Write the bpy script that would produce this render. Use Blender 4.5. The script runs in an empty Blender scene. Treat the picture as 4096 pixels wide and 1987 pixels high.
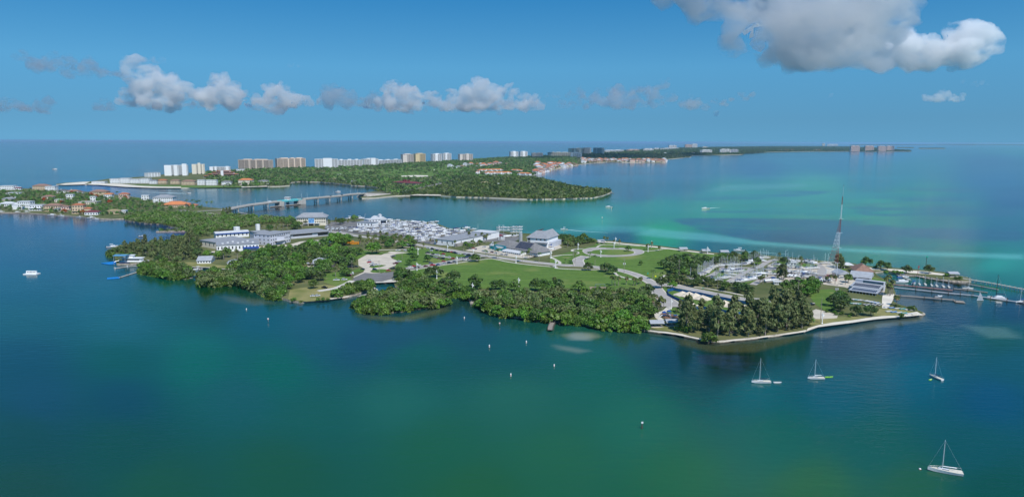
import bpy, math, random
import numpy as np
from mathutils import Vector, Matrix
from math import sin, cos, pi, radians, hypot, atan2, tan
from mathutils.geometry import tessellate_polygon

SC = bpy.context.scene
COL = SC.collection
R = random.Random(7)

# ------------------------------------------------------------------ camera
PW, PH, F = 4096.0, 1987.0, 2768.0            # photograph size and focal length in its pixels
CAM_Z = 120.0
PITCH = math.atan((993.5 - 566.0) / F)
ROLL = radians(0.17)
cam = bpy.data.cameras.new("camera")
cam.sensor_fit = 'HORIZONTAL'; cam.sensor_width = 36.0
cam.lens = 36.0 * F / PW
cam.clip_start = 1.0; cam.clip_end = 400000.0
CAM = bpy.data.objects.new("camera", cam); COL.objects.link(CAM)
CAMR = Matrix.Rotation(pi / 2 - PITCH, 3, 'X') @ Matrix.Rotation(ROLL, 3, 'Z')
CAM.matrix_world = Matrix.Translation((0, 0, CAM_Z)) @ CAMR.to_4x4()
SC.camera = CAM

# ------------------------------------------------------------------ light
SUN_EL, SUN_AZ = radians(50), radians(153)     # azimuth measured clockwise from +Y (the view direction)
to_sun = Vector((sin(SUN_AZ) * cos(SUN_EL), cos(SUN_AZ) * cos(SUN_EL), sin(SUN_EL)))
sun = bpy.data.lights.new("sun", 'SUN'); sun.energy = 4.3; sun.angle = radians(0.5); sun.color = (1.0, 0.96, 0.9)
SUN = bpy.data.objects.new("sun", sun); COL.objects.link(SUN)
SUN.rotation_euler = (-to_sun).to_track_quat('-Z', 'Y').to_euler(); SUN.location = (0, 0, 900)
W = bpy.data.worlds.new("World"); SC.world = W; W.use_nodes = True
nt = W.node_tree; nt.nodes.clear()
sky = nt.nodes.new('ShaderNodeTexSky'); sky.sky_type = 'NISHITA'; sky.sun_disc = False
sky.sun_elevation = SUN_EL; sky.sun_rotation = SUN_AZ
sky.air_density = 1.0; sky.dust_density = 0.0; sky.ozone_density = 1.6; sky.altitude = 0
bg = nt.nodes.new('ShaderNodeBackground'); bg.inputs['Strength'].default_value = 0.13
gam = nt.nodes.new('ShaderNodeMix'); gam.data_type = 'RGBA'; gam.blend_type = 'MULTIPLY'; gam.inputs[0].default_value = 1.0
gam.inputs[7].default_value = (0.53, 1.26, 1.5, 1)
wo = nt.nodes.new('ShaderNodeOutputWorld')
# the haze of the lowest degrees is built below as air, so the sky itself is read a little above the horizon
wt = nt.nodes.new('ShaderNodeTexCoord'); wa = nt.nodes.new('ShaderNodeVectorMath'); wa.operation = 'ADD'; wa.inputs[1].default_value = (0, 0, .31)
wn_ = nt.nodes.new('ShaderNodeVectorMath'); wn_.operation = 'NORMALIZE'
nt.links.new(wt.outputs['Generated'], wa.inputs[0]); nt.links.new(wa.outputs[0], wn_.inputs[0]); nt.links.new(wn_.outputs[0], sky.inputs[0])
sp = nt.nodes.new('ShaderNodeSeparateXYZ'); cr = nt.nodes.new('ShaderNodeValToRGB'); rm_ = nt.nodes.new('ShaderNodeMix'); rm_.data_type = 'RGBA'; rm_.blend_type = 'MULTIPLY'; rm_.inputs[0].default_value = 1
el = cr.color_ramp.elements; el[0].position = .0; el[0].color = (.98, .72, .60, 1); el[1].position = .3; el[1].color = (.36, .68, .76, 1)
for pos, c in ((.03, (.96, .72, .60, 1)), (.1, (1.0, .90, .78, 1)), (.2, (.40, .70, .76, 1))): e_ = el.new(pos); e_.color = c
nt.links.new(wt.outputs['Generated'], sp.inputs[0]); nt.links.new(sp.outputs[2], cr.inputs[0]); nt.links.new(sky.outputs[0], rm_.inputs[6]); nt.links.new(cr.outputs[0], rm_.inputs[7])
nt.links.new(rm_.outputs[2], gam.inputs[6]); nt.links.new(gam.outputs[2], bg.inputs[0]); nt.links.new(bg.outputs[0], wo.inputs[0])
vs = SC.view_settings
SC.display_settings.display_device = 'sRGB'
vs.view_transform = 'Standard'; vs.look = 'None'; vs.exposure = 0.08; vs.gamma = 1.0; vs.use_curve_mapping = False
cy = SC.cycles
cy.max_bounces = 10; cy.diffuse_bounces = 2; cy.glossy_bounces = 2; cy.transmission_bounces = 2
cy.volume_bounces = 5; cy.transparent_max_bounces = 8
cy.use_denoising = True
cy.sample_clamp_indirect = 6.0

# ------------------------------------------------------------------ photo pixel -> place
VIEWS = dict(F=(0, 0, PW / 2576), A=(0, 600, .4), B=(1024, 540, .4), C=(2048, 540, .4), E=(3072, 540, .4),
             G=(400, 850, .4), H=(1300, 850, .4), I=(2200, 900, .4), J=(3072, 900, .4),
             S=(0, 0, 1.0), K=(900, 720, 500 / 2572), M=(0, 720, 500 / 2572), L=(1900, 560, 500 / 2572),
             N=(1850, 860, 400 / 2564), O=(600, 560, 500 / 2572), Q=(2400, 540, 500 / 2572), T=(3000, 950, 400 / 2564),
             U=(2650, 950, 400 / 2564), V=(2500, 1000, 400 / 2564), X=(3350, 1030, 400 / 2564), Y=(3600, 1080, 496 / 2562),
             Z=(2900, 1400, 1000 / 2129), PK=(1650, 970, 400 / 2564), MA=(1350, 850, 500 / 2572), PG=(2550, 1130, 400 / 2564),
             LB=(400, 900, 500 / 2572), CI=(2200, 930, 400 / 2564))
GZ = 1.6                                       # height of the land above the water
def px(v, x, y):
    ox, oy, s = VIEWS[v]
    return ox + x * s, oy + y * s
def ray(sx, sy):
    return CAMR @ Vector(((sx - PW / 2) / F, -(sy - PH / 2) / F, -1.0))
def P(v, x, y, z=GZ):
    d = ray(*px(v, x, y))
    t = (z - CAM_Z) / min(d.z, -1e-4)
    return Vector((d.x * t, d.y * t, z))
def proj(p):
    q = CAMR.transposed() @ (Vector(p) - Vector((0, 0, CAM_Z)))
    return PW / 2 + F * q.x / -q.z, PH / 2 - F * q.y / -q.z
def height_at(p, v, x, y):
    """height above sea of the point straight above ground point p that is seen at row y"""
    d = ray(*px(v, x, y))
    return CAM_Z + d.z * (p.y / d.y)
def poly(v, pts, z=GZ):
    return [P(v, x, y, z) for x, y in pts]

# ------------------------------------------------------------------ materials
def lin(c):
    c = c / 255.0
    return c / 12.92 if c <= .04045 else ((c + .055) / 1.055) ** 2.4
def rgb(r, g, b): return (lin(r), lin(g), lin(b))
MATS = {}
def mat(name, col, rough=.6, var=.18, scale=.6, spec=.3, metal=0.0, rnd=0.0, col2=None, trans=0.0, coord='Object', detail=3):
    if name in MATS: return MATS[name]
    m = bpy.data.materials.new(name); m.use_nodes = True
    t = m.node_tree; b = t.nodes['Principled BSDF']
    b.inputs['Roughness'].default_value = rough; b.inputs['Specular IOR Level'].default_value = spec; b.inputs['Metallic'].default_value = metal
    tc = t.nodes.new('ShaderNodeTexCoord'); n = t.nodes.new('ShaderNodeTexNoise')
    n.inputs['Scale'].default_value = scale; n.inputs['Detail'].default_value = detail
    if coord == 'World':
        g = t.nodes.new('ShaderNodeNewGeometry'); t.links.new(g.outputs['Position'], n.inputs['Vector'])
    else:
        t.links.new(tc.outputs[coord], n.inputs['Vector'])
    mx = t.nodes.new('ShaderNodeMix'); mx.data_type = 'RGBA'
    mr = t.nodes.new('ShaderNodeMapRange'); mr.inputs[1].default_value = .3; mr.inputs[2].default_value = .7
    t.links.new(n.outputs[0], mr.inputs[0]); t.links.new(mr.outputs[0], mx.inputs[0])
    c2 = col2 or tuple(min(1, c * (1 + var)) for c in col); c1 = col if col2 else tuple(c * (1 - var) for c in col)
    mx.inputs[6].default_value = (*c1, 1); mx.inputs[7].default_value = (*c2, 1)
    out = mx.outputs[2]
    if rnd > 0:
        oi = t.nodes.new('ShaderNodeObjectInfo'); hs = t.nodes.new('ShaderNodeHueSaturation')
        a = t.nodes.new('ShaderNodeMapRange'); a.inputs[3].default_value = 1 - rnd; a.inputs[4].default_value = 1 + rnd
        h = t.nodes.new('ShaderNodeMapRange'); h.inputs[3].default_value = .5 - rnd * .07; h.inputs[4].default_value = .5 + rnd * .05
        mu = t.nodes.new('ShaderNodeMath'); mu.operation = 'MULTIPLY'; mu.inputs[1].default_value = 7.31
        fr = t.nodes.new('ShaderNodeMath'); fr.operation = 'FRACT'
        t.links.new(oi.outputs['Random'], a.inputs[0]); t.links.new(oi.outputs['Random'], mu.inputs[0]); t.links.new(mu.outputs[0], fr.inputs[0])
        t.links.new(fr.outputs[0], h.inputs[0])
        t.links.new(a.outputs[0], hs.inputs['Value']); t.links.new(h.outputs[0], hs.inputs['Hue']); t.links.new(out, hs.inputs['Color']); out = hs.outputs[0]
    t.links.new(out, b.inputs['Base Color'])
    if trans > 0:
        tr = t.nodes.new('ShaderNodeBsdfTranslucent'); ms = t.nodes.new('ShaderNodeMixShader'); ms.inputs[0].default_value = trans
        t.links.new(out, tr.inputs[0]); t.links.new(b.outputs[0], ms.inputs[1]); t.links.new(tr.outputs[0], ms.inputs[2])
        t.links.new(ms.outputs[0], t.nodes['Material Output'].inputs[0])
    MATS[name] = m
    return m
def M(name): return MATS[name]

mat('white_paint', (.74, .75, .75), .5, .06, .5)
mat('white_gelcoat', (.64, .65, .66), .25, .05, .8, .5)
mat('cream_wall', (.66, .61, .5), .7, .08, .3)
mat('tan_wall', (.56, .44, .3), .7, .1, .3)
mat('pink_wall', (.68, .5, .42), .7, .1, .3)
mat('grey_wall', (.47, .49, .55), .7, .08, .3)
mat('beige_condo', (.66, .53, .42), .7, .08, .1)
mat('yellow_condo', (.62, .5, .29), .7, .08, .1)
mat('taupe_condo', (.6, .54, .48), .7, .08, .1)
mat('terracotta', (.43, .15, .075), .8, .28, .5)
mat('orange_tile', (.55, .2, .08), .8, .25, .5)
mat('brown_tile', (.26, .155, .115), .8, .25, .5)
mat('maroon_roof', (.17, .045, .05), .7, .2, .5)
mat('olive_roof', (.3, .24, .13), .8, .2, .5)
mat('grey_roof', (.27, .28, .3), .8, .14, .35)
mat('dark_roof', (.12, .115, .115), .8, .2, .5)
mat('shingle_grey', (.19, .185, .185), .85, .2, .5)
mat('metal_roof', (.36, .375, .4), .5, .1, .4, .5)
mat('pale_roof', (.54, .55, .56), .6, .1, .3)
mat('glass_dark', (.02, .028, .036), .12, .3, .4, .6)
mat('glass_blue', (.05, .1, .14), .1, .3, .4, .6)
mat('concrete', (.43, .41, .37), .85, .16, .25)
mat('concrete_dark', (.27, .255, .23), .85, .22, .3)
mat('seawall', (.5, .46, .38), .9, .2, .4)
mat('timber_grey', (.27, .235, .2), .85, .25, .7)
mat('timber_dark', (.1, .085, .07), .85, .25, .7)
mat('asphalt', (.17, .165, .16), .9, .12, .12, coord='World')
mat('asphalt_pale', (.36, .335, .31), .9, .12, .12, coord='World')
mat('sidewalk', (.55, .51, .44), .9, .1, .3, coord='World')
mat('gravel', (.53, .47, .38), .95, .14, .12, coord='World', detail=6)
mat('sand', (.66, .6, .5), .95, .12, .1, coord='World', detail=6)
mat('sand_pile', (.6, .52, .41), .95, .2, .35, coord='World', detail=8)
mat('dirt', (.28, .22, .14), .95, .25, .2, coord='World', detail=6)
mat('mulch', (.2, .12, .08), .95, .2, .3, coord='World')
mat('rock', (.36, .31, .25), .9, .35, .5, coord='World', detail=6)
mat('blue_fabric', (.012, .085, .24), .7, .25, .3, coord='World')
mat('blue_dock', (.015, .2, .56), .5, .15, .5)
mat('blue_canvas', (.02, .07, .3), .7, .2, .6)
mat('navy_canvas', (.012, .02, .07), .7, .2, .6)
mat('teal_canvas', (.02, .3, .3), .7, .2, .6)
mat('red_paint', (.42, .02, .03), .4, .12, .8)
mat('tower_red', (.27, .06, .06), .5, .2, .4)
mat('tower_white', (.66, .68, .7), .5, .12, .4)
mat('black_paint', (.012, .012, .014), .25, .2, .8, .5)
mat('navy_paint', (.012, .022, .075), .25, .2, .8, .5)
mat('blue_paint', (.02, .07, .26), .25, .2, .8, .5)
mat('silver_paint', (.4, .42, .45), .3, .1, .8, .5)
mat('maroon_paint', (.13, .012, .02), .3, .2, .8, .5)
mat('grey_paint', (.14, .15, .165), .3, .15, .8, .5)
mat('school_yellow', (.75, .3, .012), .4, .08, .8)
mat('tyre', (.015, .015, .015), .8, .2, 1)
mat('aluminium', (.55, .57, .6), .35, .1, .5, .5, .4)
mat('dark_metal', (.05, .05, .055), .5, .2, .5)
mat('solar', (.012, .018, .05), .12, .3, .5, .6)
mat('lime', (.35, .72, .03), .5, .1, 1)
mat('sign_yellow', (.72, .72, .02), .5, .05, 1)
mat('sign_green', (.0, .32, .2), .5, .1, 1)
mat('orange_plastic', (.8, .12, .02), .5, .1, 1)
mat('skin', (.5, .3, .22), .6, .05, 2)
mat('shirt', (.6, .16, .1), .8, .1, 2)
mat('mast_metal', (.68, .7, .72), .35, .06, .5, .5)
mat('bark', (.13, .105, .08), .9, .3, 1.2)
mat('bark_pale', (.26, .23, .2), .9, .25, 1.2)
mat('leaf_mangrove', (.05, .1, .016), .5, .0, .3, .35, rnd=.3, col2=(.13, .22, .03), trans=.14)
mat('leaf_buttonwood', (.085, .125, .038), .55, .0, .3, .35, rnd=.24, col2=(.19, .235, .08), trans=.12)
mat('leaf_oak', (0.051, 0.112, 0.019), .5, .0, .25, .35, rnd=.3, col2=(0.135, 0.250, 0.036), trans=.15)
mat('leaf_dark', (0.030, 0.065, 0.017), .5, .0, .3, .35, rnd=.25, col2=(0.081, 0.138, 0.034), trans=.12)
mat('leaf_bright', (.06, .16, .015), .5, .0, .25, .35, rnd=.2, col2=(.15, .3, .03), trans=.2)
mat('leaf_pine', (.085, .115, .04), .65, .0, .5, .2, rnd=.22, col2=(.2, .23, .09), trans=.1)
mat('leaf_palm', (0.068, 0.106, 0.024), .45, .0, .8, .4, rnd=.25, col2=(0.189, 0.225, 0.066), trans=.1)
mat('leaf_coconut', (.04, .1, .016), .4, .0, .8, .4, rnd=.2, col2=(.13, .2, .04), trans=.12)
mat('leaf_dead', (.2, .15, .08), .8, .2, .8)
mat('leaf_red', (.3, .045, .012), .6, .0, .4, .3, rnd=.2, col2=(.45, .09, .02), trans=.1)
mat('leaf_far', (0.041, 0.073, 0.022), .6, .0, .02, .3, col2=(0.101, 0.144, 0.041), coord='World', detail=8)

def lawn_material():
    m = bpy.data.materials.new('lawn'); m.use_nodes = True; t = m.node_tree; b = t.nodes['Principled BSDF']
    b.inputs['Roughness'].default_value = .9; b.inputs['Specular IOR Level'].default_value = .15
    g = t.nodes.new('ShaderNodeNewGeometry')
    def noise(s, d, mapping=None):
        n = t.nodes.new('ShaderNodeTexNoise'); n.inputs['Scale'].default_value = s; n.inputs['Detail'].default_value = d
        if mapping:
            mp = t.nodes.new('ShaderNodeMapping'); mp.inputs['Scale'].default_value = mapping[0]; mp.inputs['Rotation'].default_value = (0, 0, mapping[1])
            t.links.new(g.outputs['Position'], mp.inputs[0]); t.links.new(mp.outputs[0], n.inputs['Vector'])
        else: t.links.new(g.outputs['Position'], n.inputs['Vector'])
        return n.outputs[0]
    def ramp(src, lo, hi):
        r = t.nodes.new('ShaderNodeMapRange'); r.inputs[1].default_value = lo; r.inputs[2].default_value = hi; t.links.new(src, r.inputs[0]); return r.outputs[0]
    def mix(f, a, c):
        x = t.nodes.new('ShaderNodeMix'); x.data_type = 'RGBA'; t.links.new(f, x.inputs[0])
        for i, s in ((6, a), (7, c)):
            if isinstance(s, tuple): x.inputs[i].default_value = (*s, 1)
            else: t.links.new(s, x.inputs[i])
        return x.outputs[2]
    c = mix(ramp(noise(.35, 8), .25, .75), (.062, .12, .022), (.112, .195, .036))
    c = mix(ramp(noise(1.0, 3, ((.03, .3, 1), radians(12))), .45, .75), c, (.125, .205, .04))   # mowing tracks
    c = mix(ramp(noise(.02, 6), .55, .72), c, (.2, .225, .065))                            # dry patches
    c = mix(ramp(noise(.045, 8), .66, .78), c, (.31, .25, .12))
    t.links.new(c, b.inputs['Base Color'])
    MATS['lawn'] = m
lawn_material()
mat('dry_grass', (.15, .17, .05), .95, .0, .08, .15, col2=(.3, .26, .11), coord='World', detail=8)
mat('scrub', (.07, .095, .03), .95, .0, .03, .15, col2=(.16, .16, .07), coord='World', detail=8)
mat('fairway', (.085, .16, .03), .95, .0, .02, .15, col2=(.13, .19, .05), coord='World', detail=6)

# ------------------------------------------------------------------ mesh building
class MB:
    def __init__(s): s.v = []; s.f = []; s.m = []
    def face(s, pts, mi=0):
        n = len(s.v); s.v.extend(tuple(p) for p in pts); s.f.append(tuple(range(n, n + len(pts)))); s.m.append(mi)
    def box(s, x0, y0, z0, x1, y1, z1, mi=0, T=None):
        p = [(x0, y0, z0), (x1, y0, z0), (x1, y1, z0), (x0, y1, z0), (x0, y0, z1), (x1, y0, z1), (x1, y1, z1), (x0, y1, z1)]
        if T: p = [tuple(T @ Vector(q)) for q in p]
        n = len(s.v); s.v += p
        for f in ((3, 2, 1, 0), (4, 5, 6, 7), (0, 1, 5, 4), (1, 2, 6, 5), (2, 3, 7, 6), (3, 0, 4, 7)):
            s.f.append(tuple(n + i for i in f)); s.m.append(mi)
    def prism(s, pts, z0, z1, mi=0, mt=None, bottom=True):
        n = len(pts); a = len(s.v)
        ar = sum(pts[i][0] * pts[(i + 1) % n][1] - pts[(i + 1) % n][0] * pts[i][1] for i in range(n))
        if ar < 0: pts = pts[::-1]
        s.v += [(p[0], p[1], z0) for p in pts] + [(p[0], p[1], z1) for p in pts]
        for i in range(n):
            j = (i + 1) % n; s.f.append((a + i, a + j, a + n + j, a + n + i)); s.m.append(mi)
        for tri in tessellate_polygon([[Vector((p[0], p[1], 0)) for p in pts]]):
            i, j, k = tri
            q = [Vector(pts[i][:2]), Vector(pts[j][:2]), Vector(pts[k][:2])]
            if (q[1] - q[0]).cross(q[2] - q[0]) < 0: j, k = k, j
            s.f.append((a + n + i, a + n + j, a + n + k)); s.m.append(mi if mt is None else mt)
            if bottom: s.f.append((a + k, a + j, a + i)); s.m.append(mi)
    def sheet(s, pts, z, mi=0):
        s.k = getattr(s, 'k', 0) + 1; z += .009 * s.k                     # every sheet a little above the one before
        a = len(s.v); s.v += [(p[0], p[1], z) for p in pts]
        for i, j, k in tessellate_polygon([[Vector((p[0], p[1], 0)) for p in pts]]):
            q = [Vector(pts[i][:2]), Vector(pts[j][:2]), Vector(pts[k][:2])]
            if (q[1] - q[0]).cross(q[2] - q[0]) < 0: j, k = k, j
            s.f.append((a + i, a + j, a + k)); s.m.append(mi)
    def bar(s, p, q, r0, r1=None, n=6, mi=0, cap=True):
        p, q = Vector(p), Vector(q); r1 = r0 if r1 is None else r1
        d = (q - p)
        if d.length < 1e-6: return
        d.normalize(); u = d.cross(Vector((0, 0, 1)))
        if u.length < .05: u = d.cross(Vector((1, 0, 0)))
        u.normalize(); w = d.cross(u); a = len(s.v)
        for c, r in ((p, r0), (q, r1)):
            s.v += [tuple(c + u * (r * cos(2 * pi * i / n)) + w * (r * sin(2 * pi * i / n))) for i in range(n)]
        for i in range(n):
            j = (i + 1) % n; s.f.append((a + i, a + n + i, a + n + j, a + j)); s.m.append(mi)
        if cap:
            s.f.append(tuple(a + i for i in range(n))); s.m.append(mi)
            s.f.append(tuple(a + n + i for i in reversed(range(n)))); s.m.append(mi)
    def lathe(s, prof, n=12, mi=0, c=(0, 0, 0)):
        a = len(s.v)
        for r, z in prof: s.v += [(c[0] + r * cos(2 * pi * i / n), c[1] + r * sin(2 * pi * i / n), c[2] + z) for i in range(n)]
        for k in range(len(prof) - 1):
            for i in range(n):
                j = (i + 1) % n; s.f.append((a + k * n + i, a + k * n + j, a + (k + 1) * n + j, a + (k + 1) * n + i)); s.m.append(mi)
        s.f.append(tuple(a + (len(prof) - 1) * n + i for i in range(n))); s.m.append(mi)
    def hip(s, x0, y0, x1, y1, z, h, o=.6, mi=0, ridge=None, th=.25):
        """hip roof over a rectangle, eaves overhanging by o"""
        x0 -= o; y0 -= o; x1 += o; y1 += o
        w, d = x1 - x0, y1 - y0; m = min(w, d) / 2 * (1 if ridge is None else ridge)
        if w >= d: a, b = (x0 + m, (y0 + y1) / 2, z + h), (x1 - m, (y0 + y1) / 2, z + h)
        else: a, b = ((x0 + x1) / 2, y0 + m, z + h), ((x0 + x1) / 2, y1 - m, z + h)
        c = [(x0, y0, z), (x1, y0, z), (x1, y1, z), (x0, y1, z)]
        s.box(x0, y0, z - th, x1, y1, z, mi)
        if w >= d: fs = [[c[0], c[1], b, a], [c[1], c[2], b], [c[2], c[3], a, b], [c[3], c[0], a]]
        else: fs = [[c[0], c[1], a], [c[1], c[2], b, a], [c[2], c[3], b], [c[3], c[0], a, b]]
        for f in fs: s.face(f, mi)
    def gable(s, x0, y0, x1, y1, z, h, o=.5, mi=0, th=.25, along='x'):
        x0 -= o; y0 -= o; x1 += o; y1 += o
        if along == 'x':
            ym = (y0 + y1) / 2; a, b = (x0, ym, z + h), (x1, ym, z + h)
            s.face([(x0, y0, z), (x1, y0, z), b, a], mi); s.face([(x1, y1, z), (x0, y1, z), a, b], mi)
            s.face([(x0, y1, z), (x0, y0, z), a], mi); s.face([(x1, y0, z), (x1, y1, z), b], mi)
        else:
            xm = (x0 + x1) / 2; a, b = (xm, y0, z + h), (xm, y1, z + h)
            s.face([(x0, y1, z), (x0, y0, z), a, b], mi); s.face([(x1, y0, z), (x1, y1, z), b, a], mi)
            s.face([(x0, y0, z), (x1, y0, z), a], mi); s.face([(x1, y1, z), (x0, y1, z), b], mi)
        s.box(x0, y0, z - th, x1, y1, z, mi)
    def mesh(s, name, mats, smooth=False):
        me = bpy.data.meshes.new(name); me.from_pydata(s.v, [], s.f)
        mats = mats if isinstance(mats, (list, tuple)) else [mats]
        for m in mats: me.materials.append(MATS[m] if isinstance(m, str) else m)
        if len(mats) > 1: me.polygons.foreach_set('material_index', s.m)
        if smooth: me.polygons.foreach_set('use_smooth', [True] * len(s.f))
        me.update(); return me
    def build(s, name, mats, parent=None, smooth=False):
        return link(name, s.mesh(name, mats, smooth), parent)

def link(name, data, parent=None, loc=None, rz=0.0, sc=None):
    o = bpy.data.objects.new(name, data); COL.objects.link(o)
    if parent is not None: o.parent = parent
    if loc is not None: o.location = loc
    if rz: o.rotation_euler = (0, 0, rz)
    if sc is not None: o.scale = sc if hasattr(sc, '__len__') else (sc, sc, sc)
    return o
def structure(o, kind='structure', label=None):
    o['kind'] = kind
    if label: o['label'] = label
    return o
REG = []
def reg(o, look, place, cat, group=None, fixed=False):
    """look + place make the label; look-alikes in one place get told apart later"""
    o['category'] = cat; REG.append((o, look, place, group, fixed)); return o
def tag(o, label, cat, group=None):
    o['label'] = label; o['category'] = cat
    if group: o['group'] = group
    return o
def root(name, loc=(0, 0, 0), rz=0.0, sc=None): return link(name, None, None, loc, rz, sc)
class Proto:
    """a thing's meshes, kept to be placed again and again: parts = [(name, mesh, [(sub name, mesh)])]"""
    def __init__(s, name, parts): s.name = name; s.parts = parts
    def place(s, loc, rz=0.0, sc=None, tilt=None):
        r = root(s.name, loc, rz, sc)
        if tilt: r.rotation_euler = (tilt[0], tilt[1], rz)
        for n, me, sub in s.parts:
            p = link(n, me, r)
            for n2, m2 in sub: link(n2, m2, p)
        return r
def inside(p, pg):
    x, y = p[0], p[1]; c = False; j = len(pg) - 1
    for i in range(len(pg)):
        xi, yi = pg[i][0], pg[i][1]; xj, yj = pg[j][0], pg[j][1]
        if (yi > y) != (yj > y) and x < (xj - xi) * (y - yi) / (yj - yi) + xi: c = not c
        j = i
    return c
BLOCKED = []                                   # footprints where no plant is set
def scatter(pg, gap, rng, tries=None, keep=None, avoid=True):
    xs = [p[0] for p in pg]; ys = [p[1] for p in pg]; out = []; cells = {}
    area = (max(xs) - min(xs)) * (max(ys) - min(ys)); n = tries or int(area / gap ** 2 * 6) + 20
    for _ in range(n):
        p = (rng.uniform(min(xs), max(xs)), rng.uniform(min(ys), max(ys)))
        if not inside(p, pg): continue
        k = (int(p[0] // gap), int(p[1] // gap)); ok = True
        for a in (-1, 0, 1):
            for b in (-1, 0, 1):
                for q in cells.get((k[0] + a, k[1] + b), ()):
                    if (q[0] - p[0]) ** 2 + (q[1] - p[1]) ** 2 < gap * gap: ok = False
        if ok and avoid and any(inside(p, b) for b in BLOCKED): ok = False
        if ok: cells.setdefault(k, []).append(p); out.append(p)
    return out
def ribbon(pts, w):
    n = len(pts); L = []; Rr = []
    for i in range(n):
        a = pts[max(i - 1, 0)]; b = pts[min(i + 1, n - 1)]
        d = Vector((b[0] - a[0], b[1] - a[1])); d.normalize(); nrm = Vector((-d.y, d.x))
        ww = (w[i] if hasattr(w, '__len__') else w) / 2
        L.append((pts[i][0] + nrm.x * ww, pts[i][1] + nrm.y * ww)); Rr.append((pts[i][0] - nrm.x * ww, pts[i][1] - nrm.y * ww))
    return L, Rr
def smooth_line(pts, k=4):
    """Catmull-Rom through world points"""
    out = []; n = len(pts)
    for i in range(n - 1):
        p0, p1, p2, p3 = pts[max(i - 1, 0)], pts[i], pts[i + 1], pts[min(i + 2, n - 1)]
        for j in range(k):
            t = j / k
            out.append(tuple(.5 * ((2 * p1[c]) + (-p0[c] + p2[c]) * t + (2 * p0[c] - 5 * p1[c] + 4 * p2[c] - p3[c]) * t * t + (-p0[c] + 3 * p1[c] - 3 * p2[c] + p3[c]) * t ** 3) for c in (0, 1)))
    out.append(tuple(pts[-1][:2])); return out
def strip(mb, pts, w, z, mi=0):
    L, Rr = ribbon(pts, w)
    for i in range(len(pts) - 1):
        mb.face([(*Rr[i], z), (*Rr[i + 1], z), (*L[i + 1], z), (*L[i], z)], mi)
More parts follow.
